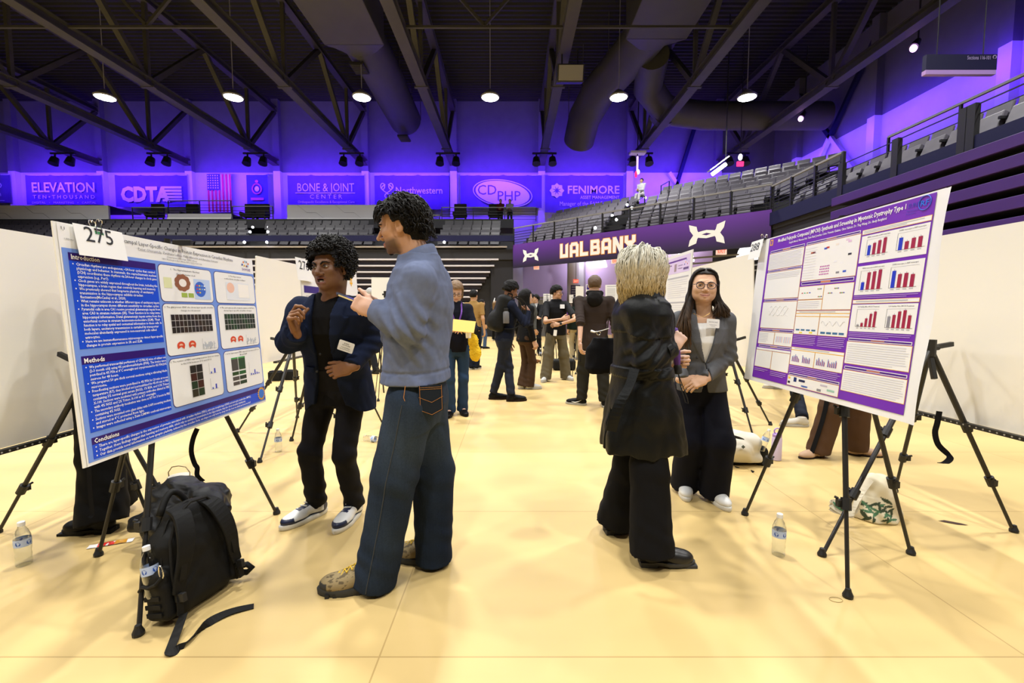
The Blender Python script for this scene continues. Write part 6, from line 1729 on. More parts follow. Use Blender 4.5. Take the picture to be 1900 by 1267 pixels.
    at = ob.data.color_attributes.new('Col', 'FLOAT_COLOR', 'POINT'); P_ = np.array(b.v) + org; nl = len(pts) * 5; rr = np.random.RandomState(5).uniform(0.6, 1.9, len(P_) // nl + 1).repeat(nl)[:len(P_), None]
    at.data.foreach_set('color', np.concatenate([hcol(P_) * rr, np.ones((len(P_), 1))], 1).astype(np.float32).ravel())
    b = MB(); b.ball(c - org + M @ (np.array([-0.082, -0.003, -0.046]) * S), 0.005, None, 8, 6); b.build('earring', mat('gold', (0.7, 0.45, 0.12), 0.3, metal=1), o)
    patch(o, org, 'name_tag', W(1323, 600, 2.885), (1, 0.05, -0.07), (0.07, 0.12, 1), 0.085, 0.058, M_paper, 0.0015, [('SHOWCASE', 0.5, 0.42, 0.011), ('Undergraduate', 0.5, 0.70, 0.008), ('Presenter', 0.5, 0.86, 0.007)], mat('grey_ink', (0.2, 0.2, 0.25), 0.6))
    return o
navy_man(); grey_man(); phone(); coat_woman(); umbrella(); smile_woman()
# ================================================================== POSTERS, EASELS, BAGS, BOTTLES
M_foam = mat('white_foam_board', (0.80, 0.80, 0.78), 0.55)
M_print = mat('poster_paper', (0.82, 0.82, 0.82), 0.35)
M_board = mat('cream_whiteboard', (0.83, 0.81, 0.75), 0.5)
M_pole = mat('black_easel_tube', (0.014, 0.013, 0.012), 0.4)
M_clampm = mat('black_easel_plastic', (0.010, 0.010, 0.010), 0.5)
def pm(name, h, rough=0.38): return mat('print_' + name, hexc(h), rough)

# --------------------------------------------------- the 275 poster
PW, PH = 1.219, 0.914
tl, tr_, bl = Vector((-1.655, 1.640, 1.625)), Vector((-1.655, 2.859, 1.625)), Vector((-1.600, 1.665, 0.712))
udir = (tr_ - tl).normalized(); vdir = (bl - tl).normalized(); vdir = (vdir - udir * vdir.dot(udir)).normalized(); ndir = udir.cross(vdir) * -1.0
if ndir.x < 0: ndir = -ndir
pt = thing('research_poster', 'large blue research poster on the left easel, with the 275 card', 'poster', tuple(tl))
fl = frame((0, 0, 0), udir, vdir, ndir)
b = MB(); b.prism([(-0.012, 0.0), (PW, 0.0), (PW, PH), (-0.012, PH)], lambda u, v, w: fl(u, v, w - 0.008), 0.006); b.build('foam_board', M_foam, pt)
b = MB()
rect(b, fl, 0, 0, PW, PH, 0.0, M_print)
lb, mb2, dk, wh = pm('light_blue', '6f92e0'), pm('royal_blue', '0a48d2'), pm('indigo', '2a0a6e'), M_print
rect(b, fl, 0.006, 0.092, PW - 0.002, PH - 0.012, 0.0008, lb)
def two(u0, v0, v1, v2, u1):
    rect(b, fl, u0, v0, u1, v1, 0.0014, dk); rect(b, fl, u0, v1, u1, v2, 0.0014, mb2)
two(0.027, 0.107, 0.137, 0.470, 0.432); two(0.027, 0.497, 0.529, 0.791, 0.432); two(0.027, 0.811, 0.838, 0.894, PW - 0.008)
for (u0, v0, u1, v1) in ((0.446, 0.107, 0.808, 0.279), (0.834, 0.107, 1.206, 0.279), (0.446, 0.292, 0.808, 0.539), (0.836, 0.292, 1.206, 0.539), (0.448, 0.556, 0.815, 0.786), (0.846, 0.556, 1.206, 0.787)):
    flat_poly(b, fl, rrect_poly(u0 - .003, v0 - .003, u1 + .003, v1 + .003, 0.024), 0.0014, dk); flat_poly(b, fl, rrect_poly(u0, v0, u1, v1, 0.022), 0.002, wh)
b.build('poster_print', None, pt)
b = MB()   # figures
def q4(u0, v0, u1, v1, h, w=0.0026): rect(b, fl, u0, v0, u1, v1, w, pm(h, h))
rnd = random.Random(12)
brown, bl2 = pm('neuron_brown', '8f5a3d'), pm('pale_sky', 'b9cdec')
for k in range(9):
    a = k * 0.7; flat_poly(b, fl, [(0.590 + 0.033 * math.cos(a) + 0.022 * math.cos(q), 0.185 + 0.026 * math.sin(a) + 0.018 * math.sin(q)) for q in [i * 0.628 for i in range(10)]], 0.0026 + 0.0001 * k, brown)
flat_poly(b, fl, [(0.590 + 0.026 * math.cos(q), 0.186 + 0.02 * math.sin(q)) for q in [i * 0.52 for i in range(12)]], 0.0037, pm('paper2', 'e8e2dc'))
q4(0.470, 0.165, 0.520, 0.215, 'd8dcae'); q4(0.575, 0.235, 0.615, 0.257, '9ab24a'); q4(0.622, 0.235, 0.660, 0.257, '9ab24a')
rect(b, fl, 0.668, 0.160, 0.79, 0.265, 0.0026, bl2)
flat_poly(b, fl, [(0.712 + 0.042 * math.cos(q), 0.212 + 0.040 * math.sin(q)) for q in [i * 0.4 for i in range(16)]], 0.0029, pm('blob_blue', '3565c9'))
for k in range(10): q4(0.685 + 0.018 * (k % 4), 0.190 + 0.018 * (k // 4), 0.696 + 0.018 * (k % 4), 0.197 + 0.018 * (k // 4), ['d33a2a', 'e3c22c', '7fb0e8', 'f2f2f2'][k % 4], 0.0032)
q4(0.925, 0.158, 1.150, 0.262, 'dfe3ea'); q4(1.04, 0.165, 1.145, 0.245, 'f1eee8', 0.0029)
flat_poly(b, fl, [(0.968 + 0.035 * math.cos(q), 0.190 + 0.03 * math.sin(q)) for q in [i * 0.4 for i in range(16)]], 0.003, pm('brain_pink', 'e9bda8'))
def grid(u0, v0, u1, v1, nu, nv, cols, gap=0.0025):
    rect(b, fl, u0 - .002, v0 - .002, u1 + .002, v1 + .002, 0.0026, pm('frame_grey', 'cfcfcf'))
    du, dv = (u1 - u0) / nu, (v1 - v0) / nv
    for i in range(nu):
        for j in range(nv):
            rect(b, fl, u0 + i * du + gap / 2, v0 + j * dv + gap / 2, u0 + (i + 1) * du - gap / 2, v0 + (j + 1) * dv - gap / 2, 0.0030, pm('cell_' + cols[(i * 7 + j * 3) % len(cols)], cols[(i * 7 + j * 3) % len(cols)]))
grid(0.488, 0.342, 0.778, 0.434, 11, 3, ['1c1412', '1f1a18', '2a1a12', '15100f', '241c10'])
grid(0.884, 0.342, 1.180, 0.434, 11, 3, ['13301c', '16251c', '0f3a1c', '1c2620', '122c20'])
for (u, v) in ((0.535, 0.495), (0.612, 0.495), (0.945, 0.492), (1.015, 0.492)):
    flat_poly(b, fl, [(u + 0.026 * math.cos(q), v + 0.020 * math.sin(q)) for q in [math.pi + i * math.pi / 9 for i in range(10)]] + [(u + 0.02, v + 0.018), (u, v + 0.006), (u - 0.022, v + 0.016)], 0.0028, pm('brain_red', 'd4492a'))
    flat_poly(b, fl, [(u + 0.013 * math.cos(q), v + 0.009 * math.sin(q)) for q in [math.pi + i * math.pi / 9 for i in range(10)]], 0.0032, pm('brain_pink', 'e9bda8'))
for (u0, v0) in ((0.69, 0.475), (1.075, 0.475)):
    for k in range(14): q4(u0 + 0.007 * k, v0 + 0.012 + 0.022 * rnd.random(), u0 + 0.007 * k + 0.004, v0 + 0.016 + 0.03 * rnd.random() + 0.012, 'a9b4c4')
    rect(b, fl, u0 - .004, v0 - .006, u0 - .003, v0 + .05, 0.0028, pm('axis', '777777')); rect(b, fl, u0 - .004, v0 + .05, u0 + .105, v0 + .051, 0.0028, pm('axis', '777777'))
grid(0.575, 0.600, 0.665, 0.762, 2, 4, ['1d1d1b', '14301c', '12151a', '3a1712', '2a2618'])
for v0 in (0.60, 0.685):
    rect(b, fl, 0.715, v0, 0.716, v0 + .06, 0.0028, pm('axis', '777777')); rect(b, fl, 0.715, v0 + .06, 0.775, v0 + .061, 0.0028, pm('axis', '777777'))
    q4(0.725, v0 + .05, 0.735, v0 + .06, '3a52c8'); q4(0.752, v0 + .035, 0.763, v0 + .06, '2338c0')
for j, (v0, v1, c1, c2) in enumerate(((0.605, 0.672, '454344', '20462c'), (0.680, 0.700, '17401f', '1a5a2c'), (0.708, 0.730, '4a4444', '22342a'), (0.738, 0.758, '4a4446', '1c3a28'))):
    q4(0.905, v0, 0.965, v1, c1); q4(0.970, v0, 1.035, v1, c2)
q4(0.905, 0.597, 0.965, 0.604, '1f9a3a', 0.0032); q4(0.970, 0.597, 1.035, 0.604, '1f9a3a', 0.0032)
rect(b, fl, 1.07, 0.64, 1.071, 0.72, 0.0028, pm('axis', '777777')); rect(b, fl, 1.07, 0.72, 1.18, 0.721, 0.0028, pm('axis', '777777'))
for k, hh in enumerate((.012, .008, .03, .012, .006)): q4(1.082 + 0.02 * k, 0.72 - hh, 1.092 + 0.02 * k, 0.72, '2a3fc4')
# seal and showcase mark
for k in range(16): 
    a = k * math.pi / 8; flat_poly(b, fl, [(1.172 + (0.034 + 0.008 * math.cos(q)) * math.cos(a) - 0.006 * math.sin(q) * math.sin(a), 0.852 + (0.034 + 0.008 * math.cos(q)) * math.sin(a) + 0.006 * math.sin(q) * math.cos(a)) for q in [i * 1.05 for i in range(6)]], 0.0028, pm('seal_gold', 'e0a72e'))
flat_poly(b, fl, [(1.172 + 0.029 * math.cos(q), 0.852 + 0.029 * math.sin(q)) for q in [i * 0.35 for i in range(18)]], 0.003, pm('seal_blue', '2c6fcf'))
for k, (du, dv, h) in enumerate(((-.03, .004, '1f3f9c'), (-.018, -.012, 'e07a3a'), (-.004, -.018, '8ab4d8'), (.010, -.016, '7a8a9a'), (.024, -.006, 'd4632c'), (-.012, .008, 'e5b51e'), (.008, .010, '8a2a30'), (.019, .008, '7cb2e0'))):
    flat_poly(b, fl, [(1.140 + du * 1.15 + 0.0065 * math.cos(q), 0.038 + dv * 1.0 + 0.0065 * math.sin(q)) for q in [i * 0.785 for i in range(8)]], 0.0026, pm('dot' + h, h))
b.build('figure_print', None, pt)
b = MB()
def TX(txt, u, v, s, m, width=None, align='l', bold=0.0, fr=fl, w=0.003): put_text(b, txt, fr, u, v, s, m, w, width, align, bold, 1)
MI, MW, MG = pm('ink', '1a1a1e'), pm('white_ink', 'f4f4f4'), pm('grey_ink', '6a6a70')
TX('Hippocampal Layer-Specific Changes in Protein Expression in Circadian Rhythms', 0.215, 0.035, 0.026, MI, 0.80)
TX('Peter Oloruntola', 0.345, 0.056, 0.016, MG, 0.13); rect(b, fl, 0.345, 0.0575, 0.475, 0.0585, 0.003, MG)
TX(', Zankhana Lathua, Philip Albrecht and Annalisa Scimemi', 0.476, 0.056, 0.016, MG, 0.40)
TX('Department of Biology, SUNY Albany', 0.61, 0.070, 0.011, MG, 0.20, 'c'); TX('1400 Washington Ave, Albany (NY) 12222-0100 USA', 0.61, 0.083, 0.011, MG, 0.27, 'c')
TX('SHOWCASE', 1.140, 0.078, 0.022, pm('showcase_purple', '5b2a8c'), 0.085, 'c', 0.01); TX('U', 0.012, 0.03, 0.022, MI); TX('UAlbany', 0.02, 0.062, 0.010, MG)
TX('Introduction', 0.036, 0.131, 0.026, MW, 0.115, bold=0.02); TX('Methods', 0.036, 0.5235, 0.026, MW, 0.085, bold=0.02); TX('Conclusions', 0.036, 0.833, 0.025, MW, 0.108, bold=0.02)
def para(lines, u, v, s, dv, umax):
    for (bul, t) in lines:
        if bul: flat_poly(b, fl, [(u - 0.012 + 0.0028 * math.cos(q), v - 0.005 + 0.0028 * math.sin(q)) for q in [i * 1.05 for i in range(6)]], 0.003, MW)
        V, F, x0, x1 = text_geo(t, 0.012, 1); TX(t, u, v, s, MW, min(umax - u, (x1 - x0) * s * 0.94), bold=0.012); v += dv
para([(1, 'Circadian rhythms are endogenous, ~24-hour cycles that control'), (0, 'physiology and behavior. In mammals, the suprachiasmatic nucleus'), (0, '(SCN) coordinates these rhythms via 24-hour changes in clock gene'), (0, 'expression (e.g., Per1).'),
      (1, 'Clock genes are widely expressed throughout the brain, including the'), (0, 'hippocampus, a brain region that controls learning and memory'), (1, 'We previously showed that long-term plasticity of excitatory'), (0, 'transmission in the hippocampus exhibits circadian'), (0, 'fluctuations(McCauley et al., 2020).'),
      (1, 'What remains unknown is whether different types of excitatory inputs'), (0, 'in the hippocampus shows different sensitivity to circadian cycles.'), (1, 'Pyramidal cells in area CA1 receive proximal glutamatergic inputs from'), (0, 'area CA3 in stratum radiatum (SR). Their function is to relay intra-'), (0, 'hippocampal information. Distal glutamatergic inputs arrive from the'), (0, 'entorhinal cortex in stratum lacunosum-moleculare (SLM). Their'), (0, 'function is to relay spatial and contextual information to these cells. In'), (0, 'both layers, excitatory transmission is curtailed by transporter'), (0, 'molecules abundantly expressed in non-neuronal cells called'), (0, 'astrocytes.'), (1, 'Here we use immunofluorescence microscopy to detect layer-specific'), (0, 'changes in protein expression in SR and SLM.')], 0.052, 0.1535, 0.0150, 0.01545, 0.428)
para([(1, 'We performed transcardial perfusions of C57BL/6J mice of either sex'), (0, '(2-3 month old) using 4% paraformaldehyde (PFA). The brains were'), (0, 'post-fixed in 4% PFA at 4\u00b0C overnight and cryoprotected in 4% PFA/20%'), (0, 'sucrose for 48 hours.'), (1, 'We prepared 50 \u03bcm thick coronal sections using a vibrating blade'), (0, 'microtome.'), (1, 'Free-floating sections were post-fixed in 4% PFA for 20 min at room'), (0, 'temperature (RT), then blocked and permeabilized for 45-60 min in PBS'), (0, 'containing 5% normal goat serum (NGS), 1% BSA, and 0.3% Triton'), (0, 'X-100. Sections were incubated with primary antibodies diluted in PBS'), (0, 'with 4% NGS and 2% Triton X-100 at RT overnight.'), (1, 'The secondary antibody incubation was done at RT for 3 hours in PBS'), (0, 'containing 4% NGS.'), (1, 'Sections were mounted onto glass slides with DAPI mounting medium'), (0, 'and stored at 4\u00b0C protected from light.'), (1, 'Images were collected using a Zeiss LSM980 confocal microscope.')], 0.052, 0.5455, 0.0150, 0.0156, 0.430)
para([(1, 'There are layer-specific changes in the expression of proteins associated with circadian rhythms (PER1), astrocyte morphology (GFAP) and astrocyte metabolism (MFN2).'), (1, 'Together, these findings suggest that learning and memory skills, which rely on excitatory transmission in the hippocampus, may also show circadian rhythmicity.'), (1, 'Our data provide novel information on how synaptic plasticity, induced by the circadian clock, can shape not only how we sleep but also how we think and how we feel!')], 0.052, 0.8535, 0.0155, 0.0168, 1.09)
for (t, u, v, wd) in (('1.  The Suprachiasmatic Nucleus:', 0.62, 0.128, 0.20), ('the body master clock', 0.62, 0.148, 0.13), ('2. The Hippocampus:', 1.02, 0.126, 0.12), ('a subordinate circadian oscillator', 1.02, 0.143, 0.20), ('3. The glial protein GFAP also shows layer-specific circadian', 0.626, 0.311, 0.34), ('changes in s-lacunosum', 0.626, 0.327, 0.14), ('4. The astrocyte-specific metabolic enzyme in SLM also', 1.02, 0.311, 0.33), ('shows layer-specific circadian changes', 1.02, 0.327, 0.27), ('5. The number of PER1-expressing neurons does not change', 0.63, 0.573, 0.35), ('in the SCN between ZT3 and ZT15', 0.63, 0.589, 0.22), ('6. In the hippocampus, PER1 expression increases at ZT15 in', 1.025, 0.573, 0.33), ('SR and SLM', 1.025, 0.589, 0.07)):
    TX(t, u, v, 0.012, MI, wd, 'c')
b.build('lettering', None, pt)

def binder_clip(loc, n_, u_, label, body, S=1.0):
    """loc: top edge point of the board; n_: out of the board's face; u_: along the edge"""
    t = thing('binder_clip', label, 'clip', tuple(loc)); n_, u_ = Vector(n_).normalized(), Vector(u_).normalized(); z = Vector((0, 0, 1)); w = 0.016 * S
    b = MB(); P = lambda a, c, d: u_ * a + z * c + n_ * d
    prof = [(-0.019, 0.010), (-0.016, 0.013), (0.008, 0.006), (0.010, 0.0), (0.008, -0.006), (-0.016, -0.013), (-0.019, -0.010)]
    V = []
    for a in (-w, w):
        for (c, d) in prof: V.append(P(a, c * S, d * S))
    k = len(prof); b.add(V, [(i, i + 1, k + i + 1, k + i) for i in range(k - 1)]); b.build('clip_body', body, t)
    for sg in (1, -1):
        b = MB(); b.tube([P(-w * .7, -0.016 * S, sg * .013 * S), P(-w * .55, 0.012 * S, sg * .010 * S), P(-w * .75, .024 * S, sg * .012 * S), P(-w * .6, .032 * S, sg * .014 * S), P(-w * .2, .034 * S, sg * .014 * S), P(0, .026 * S, sg * .013 * S)] + [P(0, .026 * S, sg * .013 * S), P(w * .2, .034 * S, sg * .014 * S), P(w * .6, .032 * S, sg * .014 * S), P(w * .75, .024 * S, sg * .012 * S), P(w * .55, .012 * S, sg * .010 * S), P(w * .7, -.016 * S, sg * .013 * S)], 0.0013 * S, None, 6); b.build('wire_handle', M_metal, t)
def card(fr, u0, v0, u1, v1, w, num, label, tiltw=0.0, size=0.07, width=None, skew=0.0, vv=0.075):
    o = fr(u0, v0, w); t = thing('number_card', label, 'card', tuple(o))
    g = lambda u, v, q=0.0: fr(u, v + skew * (u - u0), w + q + tiltw * (v - v0) + 0.004 * math.sin((u - u0) * 14)) - o
    b = MB(); n = 8; V = [g(u0 + (u1 - u0) * i / n, v0 + (v1 - v0) * j / 4) for j in range(5) for i in range(n + 1)] + [g(u0 + (u1 - u0) * i / n, v0 + (v1 - v0) * j / 4, -0.0006) for j in range(5) for i in range(n + 1)]
    F = [(j * (n + 1) + i, (j + 1) * (n + 1) + i, (j + 1) * (n + 1) + i + 1, j * (n + 1) + i + 1) for j in range(4) for i in range(n)]; F += [tuple(45 + q for q in reversed(f)) for f in F]
    b.add(V, F); b.build('paper', M_paper, t, smooth=True)
    b = MB(); put_text(b, num, g, (u0 + u1) / 2 - 0.01, v0 + vv, size, None, 0.0012, width, 'c', 0.0, 3); b.build('lettering', M_ink, t)
flo = lambda u, v, w=0.0: tl + udir * u + vdir * v + ndir * w
card(flo, 0.050, -0.004, 0.262, 0.116, 0.010, '275', 'white card numbered 275 clipped to the blue poster', 0.10, 0.083, 0.118, 0.0, 0.062)
binder_clip(flo(0.150, 0.004, 0.004), ndir, udir, 'green binder clip holding the 275 card', mat('green_clip', hexc('0f7a3c'), 0.35), 1.15)

# --------------------------------------------------- the 288 poster
RW, RH = 1.252, 0.893
rtl, rtr, rbl = Vector((1.622, 2.930, 1.757)), Vector((1.632, 1.675, 1.763)), Vector((1.538, 2.955, 0.868))
ru = (rtr - rtl).normalized(); rv = (rbl - rtl); rv = (rv - ru * rv.dot(ru)).normalized(); rn = ru.cross(rv)
if rn.x > 0: rn = -rn
rt = thing('research_poster', 'large white and purple research poster on the right easel, with the 288 card', 'poster', tuple(rtl))
f2 = frame((0, 0, 0), ru, rv, rn); f2o = lambda u, v, w=0.0: rtl + ru * u + rv * v + rn * w
b = MB(); b.prism([(0.0, 0.0), (RW - .03, 0.0), (RW - 0.03, RH), (0.0, RH)], lambda u, v, w: f2(u, v, w - 0.008), 0.006); b.build('foam_board', M_foam, rt)
b = MB(); n = 30
def curl(u, v): return 0.0 + 0.012 * max(0, (u - 1.195) / 0.05) ** 2 * (0.5 + 0.5 * math.sin(v * 9)) + 0.006 * max(0, (0.06 - u) / 0.06) * math.sin(v * 6)
V = [f2(RW * i / n, 0.004 + (RH + 0.012 - 0.004) * j / 12, curl(RW * i / n, j / 12)) for j in range(13) for i in range(n + 1)]
b.add(V, [(j * (n + 1) + i, (j + 1) * (n + 1) + i, (j + 1) * (n + 1) + i + 1, j * (n + 1) + i + 1) for j in range(12) for i in range(n)]); b.build('poster_paper', M_print, rt, smooth=True)
b = MB(); Mp, My, Mwt, Mdp = pm('violet', '6f2bb0'), pm('yellow_rule', 'e8b32a'), M_print, pm('deep_violet', '4a1a86')
lw_ = lambda u0, v0, u1, v1, m, w=0.003: rect(b, f2, u0, v0, u1, v1, w, m)
lw_(0.10, 0.008, 1.192, 0.878, Mp, 0.0024)
def panel(u0, v0, u1, v1, border=True):
    if border: lw_(u0 - .002, v0 - .002, u1 + .002, v1 + .002, My, 0.003)
    lw_(u0, v0, u1, v1, Mwt, 0.0034)
def head(u0, v0, u1, v1): lw_(u0, v0, u1, v1, Mwt, 0.003); lw_(u0 + .003, v0 + .003, u1 - .003, v1 - .003, Mdp, 0.0034); lw_((u0 + u1) / 2 - .035, v0 + .005, (u0 + u1) / 2 + .035, v1 - .005, pm('heading_orange', 'd98a5a'), 0.0038)
head(0.130, 0.088, 0.448, 0.103); panel(0.124, 0.108, 0.448, 0.205); head(0.130, 0.210, 0.448, 0.222); panel(0.122, 0.226, 0.448, 0.384); head(0.130, 0.389, 0.448, 0.402); panel(0.120, 0.407, 0.448, 0.563)
head(0.130, 0.570, 0.448, 0.584); panel(0.118, 0.589, 0.278, 0.662); panel(0.284, 0.589, 0.448, 0.662); head(0.130, 0.668, 0.448, 0.681); panel(0.112, 0.704, 0.278, 0.806); panel(0.284, 0.704, 0.448, 0.810); lw_(0.112, 0.688, 0.448, 0.700, Mwt)
head(0.465, 0.088, 0.838, 0.101); panel(0.460, 0.106, 0.842, 0.297); head(0.465, 0.303, 0.838, 0.320); panel(0.455, 0.330, 0.645, 0.398); panel(0.650, 0.330, 0.842, 0.455); panel(0.455, 0.404, 0.645, 0.455)
panel(0.455, 0.462, 0.842, 0.473); panel(0.455, 0.477, 0.642, 0.489); panel(0.648, 0.477, 0.842, 0.489); panel(0.455, 0.493, 0.642, 0.586); panel(0.648, 0.493, 0.842, 0.586); panel(0.455, 0.662, 0.842, 0.674); panel(0.455, 0.678, 0.645, 0.757); panel(0.650, 0.678, 0.842, 0.757)
head(0.460, 0.802, 0.838, 0.815); panel(0.455, 0.820, 0.838, 0.872)
panel(0.852, 0.094, 1.186, 0.112); panel(0.852, 0.120, 1.186, 0.243, False); panel(0.852, 0.258, 1.186, 0.390, False); panel(0.852, 0.414, 1.186, 0.428); panel(0.852, 0.434, 1.186, 0.557, False); head(0.856, 0.588, 1.184, 0.601); panel(0.852, 0.606, 1.186, 0.706); head(0.856, 0.719, 1.184, 0.733); panel(0.852, 0.739, 1.186, 0.834)
b.build('poster_print', None, rt)
b = MB(); red, blu, gry, lg = pm('bar_red', '9c2440'), pm('bar_blue', '2438c0'), pm('bar_grey', '8a8a90'), pm('text_grey', 'b4b4bc')
def bars(u0, v0, u1, v1, hs, first):
    ax = pm('axis', '777777'); lw_(u0, v0, u0 + .0015, v1, ax, .004); lw_(u0, v1 - .0015, u1, v1, ax, .004); lw_(u0, v0, u1, v0 + .001, lg, .004); n_ = len(hs); st = (u1 - u0) / (n_ + 0.4)
    for i, h in enumerate(hs):
        a = u0 + st * (i + 0.35); lw_(a, v1 - (v1 - v0) * h, a + st * 0.62, v1, first if i == 0 else red, .0044); lw_(a + st * .29, v1 - (v1 - v0) * h - .006, a + st * .33, v1 - (v1 - v0) * h, MI, .0044)
        lw_(a, v1 + .004, a + st * .6, v1 + .008, lg, .004)
bars(0.885, 0.140, 1.005, 0.212, (.62, .72, .82, .92), blu); bars(1.045, 0.140, 1.175, 0.212, (.72, .45, .58, .60), blu)
bars(0.875, 0.280, 1.005, 0.368, (.40, .88, .90, .96), blu); bars(1.035, 0.280, 1.165, 0.368, (.82, .64, .66, .58), blu)
bars(0.885, 0.455, 1.005, 0.535, (.12, .22, .48, .74, .86), gry); bars(1.045, 0.455, 1.175, 0.535, (.60, .68, .86, .92, .66), gry)
def lines(u0, v0, u1, n_, dv, m, seed):
    r_ = random.Random(seed)
    for k in range(n_): lw_(u0, v0 + dv * k, u1 - (u1 - u0) * (0.35 * r_.random() if k == n_ - 1 else 0.05 * r_.random()), v0 + dv * k + dv * 0.38, m, .004)
lt = pm('text_light', 'd3d3da')
lines(0.130, 0.115, 0.440, 10, .0088, lt, 1); lines(0.86, 0.614, 1.178, 9, .0100, lt, 2); lines(0.86, 0.746, 1.178, 9, .0097, lt, 3); lines(0.13, 0.234, 0.44, 4, .009, lt, 4); lines(0.46, 0.120, 0.56, 12, .0145, pm('text_faint', 'e3e3e8'), 5)
lines(0.86, 0.098, 1.17, 2, .0066, lg, 6); lines(0.87, 0.418, 1.16, 1, .012, lg, 8); lines(0.125, 0.596, 0.22, 6, .010, lt, 9); lines(0.46, 0.411, 0.63, 4, .010, lt, 10); lines(0.48, 0.465, 0.80, 1, .010, lg, 11); lines(0.48, 0.665, 0.80, 1, .01, lg, 12)
vt = pm('violet_text', 'b28fd4')
lines(0.458, 0.594, 0.640, 6, .009, vt, 13); lines(0.652, 0.594, 0.838, 6, .009, vt, 14); lines(0.455, 0.764, 0.838, 4, .009, vt, 15); lines(0.854, 0.395, 1.184, 2, .0075, vt, 16); lines(0.854, 0.562, 1.184, 3, .0075, vt, 17); lines(0.115, 0.818, 0.26, 2, .01, vt, 18); lines(0.285, 0.820, 0.44, 3, .01, vt, 19)
mg = pm('magenta', 'b0289a')
for i in range(6):
    for j in range(4): flat_poly(b, f2, [(0.600 + .012 * i + .0042 * math.cos(q), 0.232 + .0135 * j + .0042 * math.sin(q)) for q in [k * 1.05 for k in range(6)]], .004, mg)
for (u, v, h) in ((.62, .14, '3a5ac8'), (.635, .137, 'c84a3a'), (.70, .13, 'e8dfd6'), (.765, .118, 'e3c8e0'), (.78, .128, 'd9b8dc'), (.70, .215, 'e6e6ee'), (.79, .19, '2a2a2e'), (.52, .15, 'c8642a'), (.535, .15, '7a3a2a'), (.77, .27, '3a5ac8'), (.725, .272, '888888')): lw_(u - .010, v - .004, u + .012, v + .005, pm('chip' + h, h), .004)
for k in range(4): lw_(.478 + .02 * k, .362, .490 + .02 * k, .367, pm('chip%d' % k, ['c04a4a', '4ac08a', 'c09a3a', '3a4ac0'][k]), .004)
for (u, v) in ((.60, .345), (.61, .385), (.72, .348), (.68, .370), (.76, .372)):
    for k in range(4): lw_(u + .008 * k, v, u + .007 + .008 * k, v + .005, pm('chip%d' % k, ['c04a4a', '4ac08a', 'c09a3a', '3a4ac0'][k]), .004)
for (u0, v0) in ((.30, .600), (.375, .600)):
    for k in range(6): lw_(u0 + .011 * k, v0 + .010, u0 + .004 + .011 * k, v0 + .045, pm('pale_bar%d' % (k % 2), ['9ab0e0', 'd8a0b0'][k % 2]), .004)
for (u0) in (.470, .555, .665, .745):
    for k in range(5):
        hh = .02 + .025 * rnd.random(); lw_(u0 + .013 * k, .740 - hh, u0 + .005 + .013 * k, .740, pm('bar_b', '5a78c0'), .004); lw_(u0 + .005 + .013 * k, .740 - hh * .8, u0 + .009 + .013 * k, .740, pm('bar_p', 'b8506a'), .004)
for k in range(4): lw_(.47 + .042 * k, .560, .50 + .042 * k, .568, pm('gel_blue', '3a6a94'), .004)
for k in range(4): lw_(.665 + .042 * k, .568, .698 + .042 * k, .578, pm('gel_blue', '3a6a94'), .004)
lw_(.50, .575, .525, .582, pm('hi_yellow', 'e8d33a'), .004); lw_(.58, .572, .605, .580, pm('hi_yellow', 'e8d33a'), .004)
for k in range(3): b.tube([f2(.66 + .055 * k + .05 * q / 5, .525 - .012 * math.sin(q * 1.3 + k), .0042) for q in range(6)], .0006, lg, 4)
for k in range(3): b.tube([f2(.20 + .02 * q, .46 + .03 * math.sin(q * .9 + k * 2), .0042) for q in range(10)], .0006, lt, 4)
for (u, v, w_, h_, h) in ((.52, .836, .024, .024, '1c2f6e'), (.575, .836, .05, .012, '2a2f4a'), (.47, .856, .02, .012, '2c2c34'), (.60, .862, .05, .008, '5a78c0'), (.71, .862, .03, .012, '8a8a90'), (.74, .835, .05, .008, 'c0b8c8'), (.79, .852, .05, .010, '9cc4b4'), (.47, .832, .018, .012, 'e8c84a')): lw_(u - w_ / 2, v - h_ / 2, u + w_ / 2, v + h_ / 2, pm('logo' + h, h), .004)
lw_(.112, .016, .142, .052, pm('crest_gold', 'e8b02a'), .0032); lw_(.120, .022, .134, .046, Mp, .0036)
b.build('figure_print', None, rt)
b = MB(); TX2 = lambda *a, **k: TX(*a, fr=f2, w=0.0042, **k)
TX2('Modified Polycyclic Compound (MPC03) Synthesis and Screening in Myotonic Dystrophy Type 1', 0.195, 0.043, 0.030, MW, 0.87, bold=0.02)
TX2('Sangida Ahmed, Shweena Azis, Tania Dizaf, Jonathan Cubin, Prannita Chakma, Clara Yabisch, Dr. Ting Wang, Dr. Andy Berglund', 0.305, 0.067, 0.016, MW, 0.67, bold=0.01)
TX2('SUNY', 1.075, 0.045, 0.026, pm('suny_blue', '3a3fb0'), 0.055, bold=0.01); TX2('RF', 1.149, 0.049, 0.032, pm('rf_blue', '2a6ad8'), 0.036, 'c', bold=0.02)
b.tube([f2(1.149 + .026 * math.cos(a), .038 + .028 * math.sin(a), .0046) for a in [q * math.pi / 14 for q in range(29)]], .0016, pm('rf_blue', '2a6ad8'), 5)
TX2('The Research', 1.07, 0.060, 0.010, pm('suny_blue', '3a3fb0')); TX2('Foundation', 1.07, 0.071, 0.010, pm('suny_blue', '3a3fb0')); TX2('COMET', 0.555, 0.842, 0.014, pm('logo_navy', '1c2f6e')); TX2('MDA', 0.585, 0.868, 0.014, pm('mda_blue', '3a50a0'))
